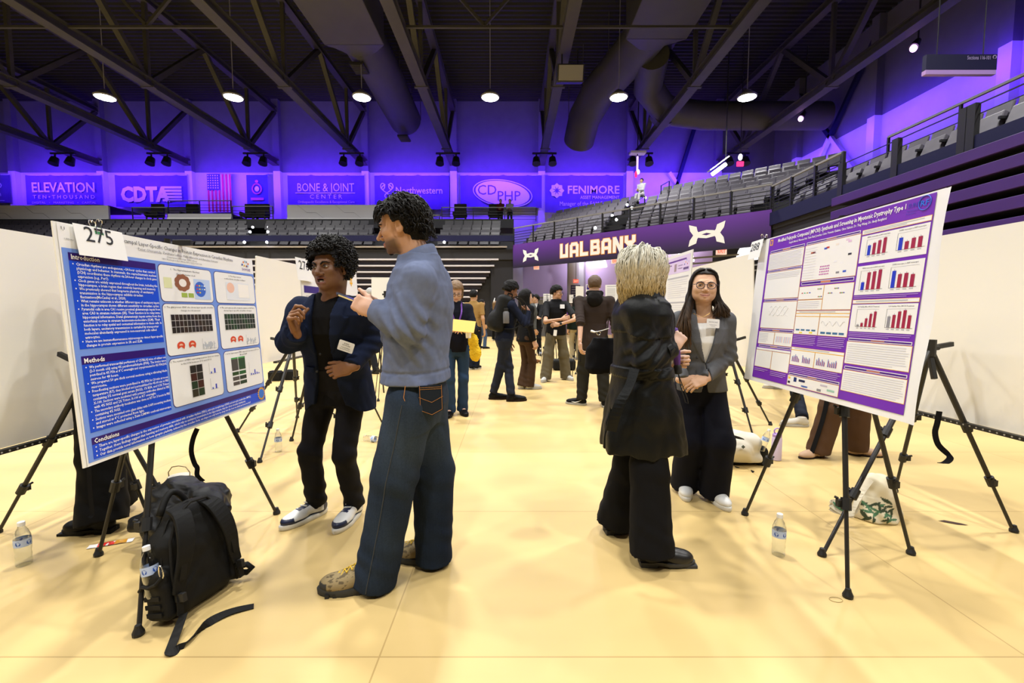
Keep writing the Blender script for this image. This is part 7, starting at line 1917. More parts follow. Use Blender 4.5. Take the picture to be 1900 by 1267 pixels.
for (t, u, v) in (('MBNL1 transcripts in RNF transcripts', .945, .132), ('DMPK transcripts in RNF transcripts', 1.11, .132), ('MBNL1 transcripts in RNF transcripts', .94, .272), ('DMPK transcripts in RNF transcripts', 1.10, .272), ('Cell Viability 48hrs MPC03 Treatment', .945, .447), ('Cell Viability 96hrs MPC03 Treatment', 1.11, .447)): TX2(t, u, v, .008, MI, .12, 'c')
b.build('lettering', None, rt)
card(f2o, 0.0, -0.002, 0.145, 0.118, 0.010, '288', 'white card numbered 288 clipped to the purple poster', 0.12, 0.070, 0.105, 0.0, 0.066)
# move the 288 card out over the board's far edge: its own frame
o_ = bpy.data.objects
for o in [q for q in o_ if q.name.startswith('number_card')]:
    if '288' in o['label']: o.location = Vector(o.location) - ru * 0.088 + rv * 0.0 + rn * 0.004
binder_clip(f2o(0.038, 0.002, 0.004), rn, ru, 'black binder clip holding the 288 card', M_clampm, 1.05)

# --------------------------------------------------- easels
def easel(label, hub, feet, top_pt, group='tripod easels', r=0.0155, mast=True, splits=(0.42, 0.72), holders=None):
    hub = Vector(hub); t = thing('tripod_easel', label, 'easel', (hub.x, hub.y, 0), group=group); o = Vector((hub.x, hub.y, 0))
    b = MB(); b.tube([hub - o - Vector((0, 0, .05)), hub - o + Vector((0, 0, .05))], 0.030, None, 12); b.tube([hub - o - Vector((.05, 0, 0)), hub - o + Vector((.05, 0, 0))], 0.014, None, 8); b.build('hub', M_clampm, t)
    for i, f in enumerate(feet):
        f = Vector((f[0], f[1], 0.0)); a = hub + (f - hub).normalized() * 0.03; d = f - a
        b = MB(); s1, s2 = splits
        b.tube([a - o, a + d * s1 - o], r, None, 10); b.tube([a + d * s1 - o, a + d * s2 - o], r * 0.8, None, 10); b.tube([a + d * s2 - o, f - d.normalized() * 0.02 - o], r * 0.6, None, 10)
        lg = b.build('leg', M_pole, t, smooth='auto')
        for s in (s1, s2):
            p = a + d * s - o; u = d.normalized(); side = u.cross(Vector((0, 0, 1))).normalized()
            b = MB(); b.tube([p - u * .028, p + u * .028], r * 1.45, None, 10); b.box(tuple(p + side * 0.026), (0.024, 0.020, 0.034)); b.tube([p + side * .03 - u * .02, p + side * .045 - u * .026], .006, None, 6); b.build('clamp', M_clampm, lg)
        b = MB(); b.lathe([(.021, 0.0), (.022, .012), (.014, .03), (.011, .042)], None, 12, Matrix.Translation(f - o)); b.build('rubber_foot', M_clampm, lg)
    if mast and top_pt is not None:
        tp = Vector(top_pt); b = MB(); b.tube([hub - o, tp - o], r * 0.9, None, 10); b.build('mast', M_pole, t)
    for (p, q) in (holders or []):
        b = MB(); b.bar(Vector(p) - o, Vector(q) - o, 0.022, 0.028); b.build('board_holder', M_clampm, t, bevel=0.003)
    return t
PXY = lambda px, py: tuple(G(px, py)[:2])
easel('black tripod easel carrying the blue 275 poster', (-1.76, 2.25, 1.40), [(-1.512, 2.775), PXY(257, 1178), PXY(183, 1031)], (-1.72, 2.25, 1.66), holders=[((-1.69, 1.95, 0.70), (-1.69, 2.55, 0.70)), ((-1.69, 2.25, 1.64), (-1.60, 2.25, 1.64)), ((-1.74, 2.25, 1.3), (-1.665, 2.25, 1.3))])
easel('black tripod easel carrying the purple 288 poster', (1.72, 2.33, 1.42), [PXY(1382, 955), PXY(1573, 1108), PXY(1690, 1028)], (1.70, 2.33, 1.79), holders=[((1.615, 2.05, 0.855), (1.615, 2.62, 0.855)), ((1.70, 2.33, 1.30), (1.645, 2.33, 1.30))])

def display_board(label, X, y0, y1, z0, z1, face, lean=0.04, ledge=True):
    """white board standing along the aisle; face = +1/-1: the side it turns its front to"""
    o = Vector((X, (y0 + y1) / 2, z0)); t = thing('display_board', label, 'whiteboard', tuple(o), group='whiteboards')
    wd, h = y1 - y0, z1 - z0; fr = frame((0, -wd / 2, h), (0, 1, 0), (face * lean, 0, -1), (-face, 0, face * -lean))
    b = MB(); b.prism(rrect_poly(0, 0, wd, h, 0.012), lambda u, v, w: fr(u, v, w), 0.012); b.build('board_panel', M_board, t)
    if ledge:
        b = MB(); b.box((face * lean * 0 - face * 0.03, 0, 0.0), (0.035, wd * 0.62, 0.022)); lo_ = b.build('pen_ledge', M_clampm, t)
        b = MB()
        for k in range(22): b.tube([(-face * 0.046, -wd * .29 + wd * .58 * k / 21, 0.0), (-face * 0.0490, -wd * .29 + wd * .58 * k / 21, 0.0)], 0.005, None, 8)
        b.build('ledge_rivet', mat('pale_rivet', (0.35, 0.34, 0.32), 0.5), lo_)
    return t
display_board('big cream whiteboard at the left edge, behind the 275 poster', -2.72, 2.0, 3.35, 0.56, 1.735, -1)
easel('black tripod easel behind the left-edge whiteboard, its leg leaving the photo', (-2.42, 2.53, 0.97), [(-3.02, 2.53), PXY(338, 985), PXY(283, 976)], None, holders=[((-2.42, 2.53, 0.97), (-2.66, 2.6, 1.05))])
display_board('cream whiteboard right of the 275 poster, behind the man in the navy blazer', -2.72, 4.76, 6.1, 0.72, 1.885, -1)
easel('black tripod easel of the cream whiteboard behind the man in the navy blazer', (-2.28, 4.62, 0.97), [PXY(482, 858), (-2.95, 4.7), (-2.62, 5.35)], None, holders=[((-2.28, 4.62, 0.97), (-2.66, 4.9, 1.0))])
display_board('big cream whiteboard at the right edge, behind the 288 poster', 2.72, 2.02, 3.35, 0.63, 1.775, 1)
easel('black tripod easel of the right-edge whiteboard, standing in front of its back', (2.50, 2.65, 1.08), [(2.96, 2.54), PXY(1525, 1031), PXY(1660, 912)], None, holders=[((2.50, 2.65, 1.08), (2.68, 2.7, 1.1)), ((2.50, 2.65, 1.05), (2.49, 2.60, 0.90))])
display_board('cream whiteboard behind the smiling woman, right of the lavender poster', 2.72, 5.05, 6.75, 0.64, 1.95, 1)
easel('black tripod easel behind the right elbow of the grey blazer', (2.40, 4.95, 0.95), [PXY(1398, 812), (2.95, 5.0), (2.75, 5.8)], None, holders=[((2.40, 4.95, 0.95), (2.68, 5.1, 1.0))])

# --------------------------------------------------- further posters facing the aisle
def small_poster(label, X, y0, y1, z0, z1, face, style):
    """face +1 looks to the right (left row), -1 looks to the left (right row)"""
    wd, h = y1 - y0, z1 - z0; o = Vector((X, y0 if face > 0 else y1, z1)); t = thing('research_poster', label, 'poster', tuple(o))
    fr = frame((0, 0, 0), (0, face, 0), (face * 0.05, 0, -1), (face, 0, 0.05)); b = MB(); b.prism([(0, 0), (wd, 0), (wd, h), (0, h)], lambda u, v, w: fr(u, v, w - .008), .007); b.build('foam_board', M_foam, t)
    b = MB(); R4 = lambda u0, v0, u1, v1, m, w=0.001: rect(b, fr, u0 * wd, v0 * h, u1 * wd, v1 * h, w, m)
    style(R4, b, fr, wd, h); b.build('poster_print', None, t)
    return t
def st276(R4, b, fr, wd, h):
    pu, tx = pm('indigo276', '32207a'), pm('text_grey', 'b4b4bc'); R4(0, 0, 1, 1, M_print, 0.0002)
    for v in (0.22, 0.42, 0.62):
        R4(0.03, v, 0.97 if v > .3 else 0.32, v + 0.06, pu)
        for c in range(3):
            for k in range(6): R4(0.05 + .32 * c, v + 0.085 + .018 * k, 0.30 + .32 * c - .04 * (k == 5), v + .092 + .018 * k, tx)
    R4(0.40, .46, .58, .47, M_print, .0016); R4(.45, .07, .80, .09, tx); R4(.45, .12, .75, .13, tx)
    for k in range(12):
        a = k * 0.52; r_ = 0.030 if k % 2 else 0.018; flat_poly(b, fr, [(0.86 * wd + r_ * math.cos(a) + .012 * math.cos(q), 0.11 * h + 1.4 * r_ * math.sin(a) + .012 * math.sin(q)) for q in [i * 1.05 for i in range(6)]], .0016 + .0001 * k, pm('swirl_gold', 'eab02a'))
p276 = small_poster('white and indigo research poster with the 276 card, behind the navy blazer', -1.62, 3.42, 4.66, 0.78, 1.70, 1, st276)
f276 = lambda u, v, w=0.0: Vector((-1.62, 3.42, 1.70)) + Vector((0, 1, 0)) * u + Vector((0.05, 0, -1)).normalized() * v + Vector((1, 0, .05)) * w
card(f276, -0.09, 0.0, 0.17, 0.17, 0.012, '276', 'white card numbered 276 at the corner of the poster behind the navy blazer', 0.05, 0.095, 0.16, 0.0, 0.085)
easel('black tripod easel carrying the 276 poster', (-1.75, 4.15, 1.35), [PXY(638, 853), PXY(712, 790), PXY(541, 818)], (-1.68, 4.1, 1.72), holders=[((-1.66, 3.8, 0.76), (-1.66, 4.4, 0.76))])
def stlav(R4, b, fr, wd, h):
    R4(0, 0, 1, 1, M_print, .0002); R4(0.04, 0.03, 0.97, 0.20, pm('lavender_head', 'd9c8ee')); tx, tl2 = pm('text_light', 'd3d3da'), pm('text_grey', 'b4b4bc'); vi = pm('violet_ink', '7a4ab0')
    R4(.30, .06, .90, .078, vi); R4(.25, .10, .60, .112, vi); R4(.66, .10, .71, .18, pm('gold_strip', 'e8c34a')); R4(.74, .12, .83, .13, vi); R4(.74, .15, .83, .16, vi); R4(.85, .155, .95, .18, vi)
    for k, hx in enumerate(('2a3f9c', 'e0a02a', '8ab4d8', 'c04a5a', 'c8b0e0')): flat_poly(b, fr, [((.87 + .018 * k) * wd + .008 * math.cos(q), (.125 - .02 * (k % 3)) * h + .008 * math.sin(q)) for q in [i * .785 for i in range(8)]], .0014, pm('ld' + hx, hx))
    for (u0, u1) in ((.05, .48), (.53, .96)):
        for v in (.24, .50, .76):
            R4(u0, v, u1, v + .016, tl2)
            for k in range(9): R4(u0 + .02, v + .035 + .022 * k, u1 - .02 - .1 * (k % 4 == 3), v + .041 + .022 * k, tx)
small_poster('white research poster with a lavender header, right of the white-haired visitor', 1.60, 3.98, 5.22, 0.93, 1.845, -1, stlav)
easel('black tripod easel carrying the lavender-headed poster', (1.72, 4.6, 1.45), [(1.5, 4.1), (1.5, 5.1), (2.15, 4.6)], (1.68, 4.6, 1.87), holders=[((1.64, 4.3, 0.91), (1.64, 4.9, 0.91))])
# boards further down the hall
def far_board(label, px0, px1, py0, py1, Y, style=None, slope=0.0):
    """board seen nearly face on, further down the hall"""
    x0, x1 = X_at(px0, Y), X_at(px1, Y); z1, z0 = Z_at(py0, Y), Z_at(py1, Y); wd, h = x1 - x0, z1 - z0
    t = thing('display_board', label, 'whiteboard', (x0, Y, z1), group='far boards'); fr = frame((0, 0, 0), (1, slope, 0), (0, -0.05, -1), (slope, -1, 0.05)); b = MB()
    b.prism([(0, 0), (wd, 0), (wd, h), (0, h)], lambda u, v, w: fr(u, v, -w), .01, ); b.build('board_panel', M_board if style is None else M_foam, t)
    for u in (.2, .8): q = MB(); q.tube([fr(wd * u, h * .9, -.02), Vector((wd * u + slope * .15, .12, -z1))], .012, None, 6); q.build('support_leg', M_pole, t)
    if style:
        b = MB(); style(lambda u0, v0, u1, v1, m, w=.001: rect(b, fr, u0 * wd, v0 * h, u1 * wd, v1 * h, w + .001, m), b, fr, wd, h); b.build('poster_print', None, t)
    return t
def stdark(R4, b, fr, wd, h):
    R4(.05, .04, .95, .34, pm('indigo276', '32207a')); tx = pm('text_grey', 'b4b4bc'); R4(.15, .09, .85, .12, M_print, .0016); R4(.2, .17, .8, .19, M_print, .0016)
    for k in range(12): R4(.08, .40 + .045 * k, .92, .42 + .045 * k, tx)
def stplain(R4, b, fr, wd, h):
    tx = pm('text_grey', 'b4b4bc'); R4(.08, .06, .9, .10, tx)
    for c in (0, 1):
        for k in range(10): R4(.08 + .46 * c, .18 + .07 * k, .48 + .46 * c, .205 + .07 * k, tx)
    R4(.55, .25, .68, .40, pm('ink', '1a1a1e')); R4(.75, .22, .80, .40, pm('ink', '1a1a1e'))
far_board('small cream board on a thin easel, between the navy blazer and the phone hands', 691, 742, 515, 622, 6.9, slope=0.25)
easel('thin black easel in front of the small cream board', (X_at(716, 6.7), 6.72, 1.55), [(X_at(693, 6.6), 6.6), (X_at(699, 6.35), 6.35), (X_at(726, 7.1), 7.1)], None, r=0.009, mast=False)
far_board('tilted cream board left of the hooded man', 1068, 1086, 531, 578, 9.0, None, 0.6)
easel('thin black easel under the tilted cream board', (X_at(1076, 8.9), 8.85, 1.5), [(X_at(1062, 8.6), 8.6), (X_at(1090, 8.4), 8.4), (X_at(1080, 9.3), 9.3)], None, r=0.011, mast=False)
far_board('white poster with a dark indigo heading, left of the hooded man', 1087, 1101, 528, 556, 9.6, stdark, 0.5)
far_board('white poster behind the right shoulder of the hooded man', 1122, 1160, 529, 566, 8.2, stplain, -0.4)
far_board('white poster between the suited man and the man in the black polo', 1008, 1022, 545, 585, 13.5, stplain, 0.4)
far_board('narrow white poster beside the left elbow of the black polo', 1022, 1031, 540, 600, 11.5, stplain, 0.5)
far_board('far white poster at the right shoulder of the black polo', 1056, 1064, 547, 562, 14.5, stplain, 0.3)
for (px, Y, lb) in ((1015, 13.3, 'thin far easel beside the suited man'), (1027, 11.3, 'thin far easel left of the man in the black polo'), (1096, 9.4, 'thin black easel just left of the hooded man')):
    easel(lb, (X_at(px, Y), Y, 1.4), [(X_at(px, Y) - .35, Y - .3), (X_at(px, Y) + .35, Y - .3), (X_at(px, Y), Y + .5)], (X_at(px, Y), Y + .05, 1.8), r=0.011, group='far easels')
t = thing('wall_notice', 'dark blue notice panel on the lavender wall between the polo and the tilted board', 'sign', (X_at(1067, 23.6), 23.6, Z_at(540, 23.6)))
b = MB(); b.box((0, 0, 0), (0.5, 0.04, 0.62)); b.build('notice_panel', mat('notice_navy', hexc('2b2750'), 0.5), t)
b = MB()
for k in range(4): b.box((0, -0.024, .2 - .13 * k), (.4, .006, .03))
b.build('notice_lines', mat('notice_grey', (0.3, 0.28, 0.4), 0.5), t)

# --------------------------------------------------- hanging straps
def strap(name, label, pts, w, side, m=M_fab_black):
    o = Vector(pts[0]); t = MB(); t.strip([Vector(p) - o for p in pts], w, 0.003, side); q = t.build(name, m, None); q.location = o; tag(q, label, 'strap')
strap('hanging_strap', 'black strap dangling below the right end of the 275 poster', [W(366, 795, 2.62), W(358, 815, 2.62), W(355, 838, 2.62), W(361, 860, 2.62), W(366, 868, 2.62), W(366, 882, 2.62), W(377, 893, 2.64)], .026, (1, 0.25, 0))
strap('hanging_strap', 'black strap curling below the ledge of the right-edge whiteboard', [W(1743, 763, 2.55), W(1739, 785, 2.55), W(1735, 803, 2.55), W(1741, 825, 2.54), W(1758, 842, 2.53), W(1763, 850, 2.5), W(1755, 858, 2.46), W(1745, 859, 2.44)], .030, (1, -0.2, 0))
strap('hanging_strap', 'long black strap with a buckle hanging in front of wide black trousers', [W(161, 790, 2.28), W(162, 830, 2.28), W(165, 870, 2.28), W(168, 920, 2.28), W(171, 952, 2.28), W(166, 961, 2.27)], .022, (1, 0.1, 0))

# --------------------------------------------------- bags
M_nylon = mat('black_nylon', (0.005, 0.005, 0.0045), 0.65, spec=0.25, bump=0.12, bscale=260, noise=0.15, nscale=30)
M_web = mat('black_webbing', (0.008, 0.0075, 0.0065), 0.7, spec=0.25, bump=0.15, bscale=400)
def bag_part(name, v, par, org, m, color=None): return cloth(name, v, par, org, m, color)
def front_pack():
    o = np.array([-1.41, 1.91, 0.0]); t = thing('backpack', 'big black backpack standing on the floor before the 275 easel', 'backpack', tuple(o))
    ln = np.array([-0.20, 0.10, 1.0]); ln = ln / np.linalg.norm(ln)           # leans back towards the easel
    xa = nrm(np.array([1.0, -0.28, 0.20])); ya = nrm(np.cross(ln, xa)); xa = np.cross(ya, ln); Mx = np.stack([xa, ya, ln], 1)
    KS = 0.84; P = lambda x, y, z: o + Mx @ np.array([x, y, z]) * KS
    v = Vol(o - np.array([.5, .5, .02]), o + np.array([.45, .45, .72]), 0.0065)
    v.box(P(0.0, 0.0, 0.21), np.array((0.095, 0.175, 0.21)) * KS, Mx, 0.06, 0.0); v.box(P(0.02, 0.02, 0.40), np.array((0.07, 0.125, 0.135)) * KS, Mx, 0.055, 0.07); v.box(P(-0.10, 0, 0.20), np.array((0.055, 0.15, 0.19)) * KS, Mx, 0.045, 0.03)
    v.box(P(0.02, -0.185, 0.14), np.array((0.075, 0.035, 0.125)) * KS, Mx, 0.03, 0.015); v.box(P(0.02, 0.185, 0.14), np.array((0.075, 0.03, 0.12)) * KS, Mx, 0.03, 0.015)
    v.everywhere(lambda f, X, Y, Z: np.maximum(f + 0.004 * vnoise(X, Y, Z, 5, (18, 18, 14)) + 0.002 * np.sin(vnoise(X, Y, Z, 9, (9, 9, 9)) * 6), 0.004 - Z))
    body = bag_part('pack_body', v, t, o, M_nylon)
    for sy, nm in ((-1, 0), (1, 1)):
        y = 0.085 * sy; pts = [P(.05, y * 0.85, .525), P(.115, y * 1.0, .49), P(.150, y * 1.25, .40), P(.150, y * 1.5, .30), P(.125, y * 1.75, .20), P(.115, y * 1.95, .13)]
        b = MB(); b.strip([p - o for p in pts], [.07, .075, .075, .065, .055, .045], 0.016, ya); s_ = b.build('shoulder_strap', M_nylon, t, bevel=0.005)
        b = MB(); b.strip([p - o for p in (P(.118, y * 1.9, .15), P(.125, y * 2.0, .09), P(.12, y * 2.05, .035))], .026, .004, ya); b.build('webbing', M_web, s_)
        b = MB(); b.box(tuple(P(.128, y * 1.95, .115) - o), (.05, .018, .036), None, Matrix(Mx.tolist()).to_4x4()); b.build('buckle', M_clampm, s_, bevel=.003)
        b = MB(); b.strip([p - o for p in (P(.145, y * 1.3, .36), P(.150, y * 1.6, .27), P(.138, y * 1.78, .19))], .026, .004, ya); b.build('webbing', M_web, s_)
    b = MB(); b.tube([P(-.02, -.10 + .016 * k, 0.50 + .10 * math.sin(k * math.pi / 10)) - o for k in range(11)], .014, None, 10); b.build('grab_handle', M_nylon, t, smooth=True)
    # loose floor strap and its kinked end
    b = MB(); e = [P(.12, -.16, .03), np.array([*G(322, 1195)[:2], .012]), np.array([*G(316, 1214)[:2], .01]), np.array([*G(335, 1205)[:2], .006]), np.array([*G(365, 1178)[:2], .008]), np.array([*G(395, 1155)[:2], .012]), np.array([*G(430, 1138)[:2], .010]), np.array([*G(471, 1126)[:2], .004])]
    b.strip([p - o for p in e], .034, .003, [(0.5, .5, .4), (.5, .7, .2), (.3, .9, 0), (.2, 1, 0.1), (.2, 1, .2), (.15, 1, .2), (.1, 1, .1), (.1, 1, 0)]); b.build('loose_strap', M_web, t)
    b = MB(); b.tube([p - o for p in (P(.05, .2, .05), P(.09, .235, .03), P(.12, .245, .05), P(.10, .235, .075), P(.06, .2, .08))], .014, None, 8); b.build('strap_end', M_nylon, t, smooth=True)
    # zips
    b = MB()
    for (x, r_) in ((.045, 1.0), (-.03, .96)):
        b.tube([P(x, .172 * r_ * math.sin(a), .26 + .275 * r_ * math.cos(a)) - o for a in [-2.0 + .25 * k for k in range(17)]], .0035, None, 6)
    b.build('zipper', M_web, body)
    b = MB(); b.tube([P(.097, y, z) - o for y, z in ((-.165, .03), (-.168, .22), (-.15, .38), (-.10, .49), (-.02, .535), (.07, .53), (.13, .46), (.16, .3), (.168, .12), (.165, .03))], .006, None, 6); b.build('panel_piping', M_web, body, smooth=True)
    b = MB(); q = P(.10, -.215, .265) - o; b.tube([q + Mx @ np.array([0.012 * math.cos(a) , 0, .026 * math.sin(a)]) for a in [k * math.pi / 8 for k in range(17)]], .0026, None, 6); b.build('carabiner', M_metal, t)
    b = MB(); b.tube([p - o for p in (P(.10, -.215, .24), P(.08, -.235, .215), P(.03, -.235, .20), P(-.02, -.23, .205), P(-.06, -.22, .18))], .007, None, 8); b.build('cord', M_web, t)
    for k in range(3):
        b = MB(); b.strip([P(-.03 + .0 * k, -.224, .06 + .04 * k) - o, P(.07, -.224, .06 + .04 * k) - o], .018, .004, ln); b.build('webbing_loop', M_web, body)
    return P, Mx, o
PP, PMx, Po = front_pack()
def thin_clear(name):
    m = bpy.data.materials.new(name); m.use_nodes = True; nt = m.node_tree; nt.nodes.clear()
    o = nt.nodes.new('ShaderNodeOutputMaterial'); t = nt.nodes.new('ShaderNodeBsdfTransparent'); g = nt.nodes.new('ShaderNodeBsdfGlossy'); x = nt.nodes.new('ShaderNodeMixShader'); l = nt.nodes.new('ShaderNodeLayerWeight')
    t.inputs[0].default_value = (0.93, 0.95, 0.96, 1); g.inputs[0].default_value = (0.9, 0.93, 0.95, 1); g.inputs['Roughness'].default_value = 0.08; l.inputs[0].default_value = 0.32
    nt.links.new(l.outputs['Facing'], x.inputs[0]); nt.links.new(t.outputs[0], x.inputs[1]); nt.links.new(g.outputs[0], x.inputs[2]); nt.links.new(x.outputs[0], o.inputs[0]); return m
M_pet = thin_clear('clear_plastic')
M_cap = mat('white_cap', (0.75, 0.76, 0.78), 0.4)
M_lab = mat('bottle_label', hexc('aebfe0'), 0.4)
M_labb = mat('bottle_label_mark', hexc('2f55a8'), 0.4)
def bottle(label, loc, S=1.0, Mr=None, grp='water bottles', cat='bottle'):
    t = thing('water_bottle', label, cat, tuple(loc), group=grp)
    if Mr is not None: t.matrix_world = Matrix.Translation(Vector(loc)) @ Mr
    prof = [(.024, 0), (.030, .004), (.031, .02), (.0285, .035), (.031, .05), (.0285, .065), (.031, .080), (.0315, .095), (.0315, .135), (.030, .150), (.022, .175), (.0135, .190), (.0125, .198)]
    b = MB(); b.lathe([(r * S, z * S) for r, z in prof], None, 20); b.build('bottle_body', M_pet, t, smooth=True)
    b = MB(); b.lathe([(.0142 * S, .196 * S), (.0145 * S, .200 * S), (.0145 * S, .214 * S), (.012 * S, .216 * S)], None, 16); b.build('cap', M_cap, t, smooth='auto')
    b = MB(); b.lathe([(.0321 * S, .098 * S), (.0321 * S, .134 * S)], None, 20, cap=False); lb_ = b.build('label_band', M_lab, t, smooth=True)
    b = MB()
    for k in range(5):
        a0 = k * 1.257
        b.add([(.0325 * S * math.cos(a0 + da), .0325 * S * math.sin(a0 + da), z * S) for da, z in ((-.32, .112), (-.1, .105), (.28, .108), (.32, .118), (.05, .127), (-.28, .123))], [(0, 1, 2, 3, 4, 5)])
    b.build('label_mark', M_labb, lb_)
    return t
bottle('clear water bottle standing alone at the left edge of the floor', G(45, 1047), 1.05)
bottle('clear water bottle standing on the floor before the 288 easel', G(1444, 1029), 1.05)
bottle('clear water bottle behind the leg left of the navy blazer', G(517, 838), 1.0)
bottle('crumpled clear bottle lying between the two men', G(676, 818) + np.array([0, 0, .031]), .95, Matrix.Rotation(1.25, 4, 'Z') @ Matrix.Rotation(math.pi / 2, 4, 'X'))
bottle('clear water bottle with a white cap in the side pocket of the big black backpack', PP(0.00, -.196, .14), .98, Matrix(PMx.tolist()).to_4x4())
bottle('far clear bottle at the feet of the man in the black suit', G(1003, 664), 1.25)
bottle('clear bottle stuck in the cream and black backpack', W(1412, 823, 3.66) - np.array([0, 0, .06]), .9, Matrix.Rotation(0.35, 4, 'Y'))

def jacket_heap():
    o = G(330, 975); o = np.array([-1.80, 2.36, 0.0]); t = thing('jacket_heap', 'black padded jacket heaped on a bag behind the big black backpack', 'jacket', tuple(o))
    v = Vol(o - np.array([.45, .45, .02]), o + np.array([.45, .45, .52]), 0.008)
    A = lambda px, py, Y: W(px, py, Y)
    v.ell(A(345, 960, 2.35), (.20, .17, .17), None, 0.0); v.ell(A(372, 935, 2.34), (.14, .14, .10), None, .05); v.ell(A(330, 912, 2.36), (.10, .10, .07), None, .03); v.cap(A(335, 915, 2.34), A(395, 935, 2.30), .055, .06, .02)
    v.cap(A(375, 922, 2.27), A(402, 950, 2.27), .05, .05, .015); v.cap(A(262, 968, 2.40), A(300, 955, 2.38), .052, .075, .03); v.ell(A(350, 985, 2.36), (.19, .16, .11), None, .05)
    v.everywhere(lambda f, X, Y, Z: np.maximum(f + .012 * vnoise(X, Y, Z, 7, (13, 13, 16)) - .016 * np.abs(vnoise(X, Y, Z, 8, (20, 20, 24))), .003 - Z))
    bag_part('padded_cloth', v, t, o, mat('black_padded_shell', (0.005, 0.0055, 0.007), 0.5, spec=0.3, bump=0.1, bscale=120))
    b = MB(); q = A(297, 951, 2.29) - o; b.tube([q + np.array([.018 * math.cos(a), 0, .014 * math.sin(a)]) for a in [k * .5 for k in range(11)]], .003, None, 6); b.build('cord_ring', M_paper, t)
jacket_heap()
def tumbler():
    p = G(336, 945); t = thing('tumbler', 'white tumbler with a carry loop standing behind the black jacket heap', 'tumbler', tuple(p))
    b = MB(); b.lathe([(.040, 0), (.046, .01), (.060, .19), (.062, .20)], None, 28); b.build('cup', mat('white_enamel', (0.78, 0.76, 0.72), 0.35), t, smooth='auto')
    b = MB(); b.lathe([(.064, .197), (.066, .20), (.066, .222), (.060, .228), (.02, .23)], None, 28); b.build('lid', mat('cream_lid', (0.78, 0.74, 0.62), 0.4), t, smooth='auto')
    b = MB()
    for k in range(14):
        a = -2.6 + .17 * k
        if k % 3 == 2: continue
        b.add([((.0612 + .0) * math.cos(a + d), .0612 * math.sin(a + d), z) for d, z in ((0, .165), (.12, .165), (.12, .180), (0, .180))], [(0, 1, 2, 3)])
    b.build('dark_print_band', M_ink, t)
    b = MB(); b.tube([(-.068, 0, .205), (-.070, 0, .25), (-.045, 0, .285), (0, 0, .292), (.045, 0, .285), (.070, 0, .25), (.068, 0, .205)], .0035, None, 8); b.build('carry_loop', mat('tan_loop', (0.45, 0.36, 0.2), 0.5), t, smooth=True)
tumbler()
p = W(283, 945, 2.62); p[2] = 0; t = thing('pouch', 'small pale pouch with a gold clasp behind the legs of the 275 easel', 'pouch', tuple(p))
v = Vol(p - .15, p + np.array([.15, .15, .22]), .006); v.ell(p + np.array([0, 0, .075]), (.05, .035, .085), None, 0); v.cap(p + np.array([0, 0, .12]), p + np.array([.0, 0, .16]), .03, .02, .02); v.everywhere(lambda f, X, Y, Z: np.maximum(f + .003 * vnoise(X, Y, Z, 3, (30, 30, 20)), .002 - Z)); cloth('pouch_cloth', v, t, p, mat('pale_pouch_cloth', (0.66, 0.64, 0.55), 0.7))
b = MB(); b.ball((0.0, 0, .185), .014, None, 10, 8); b.ball((.022, 0, .18), .012, None, 10, 8); b.build('clasp', mat('gold', (0.7, 0.45, 0.12), 0.3, metal=1), t, smooth=True)
p = G(206, 1009); t = thing('snack_wrapper', 'red and white snack wrapper on the floor behind the 275 easel', 'wrapper', tuple(p), rz=R(24))
b = MB()
def wr_(u0, u1, m, dz=0.0):
    n = 8; V = []
    for i in range(n + 1):
        u = u0 + (u1 - u0) * i / n
        for j in range(5): V.append((u, -.022 + .011 * j, .004 + dz + .007 * math.sin(j * math.pi / 4) * (1 - abs(u / .1) ** 6) + .0015 * math.sin(u * 160 + j)))
    b.add(V, [(i * 5 + j, i * 5 + j + 1, i * 5 + j + 6, i * 5 + j + 5) for i in range(n) for j in range(4)], m)
wr_(-.10, .10, mat('wrapper_silver', (0.7, 0.68, 0.66), 0.3)); wr_(-.055, .06, mat('wrapper_red', hexc('c2261c'), 0.3), .0012); wr_(.02, .075, mat('wrapper_gold', hexc('c08a2a'), 0.3), .002); b.build('foil_wrapper', None, t)

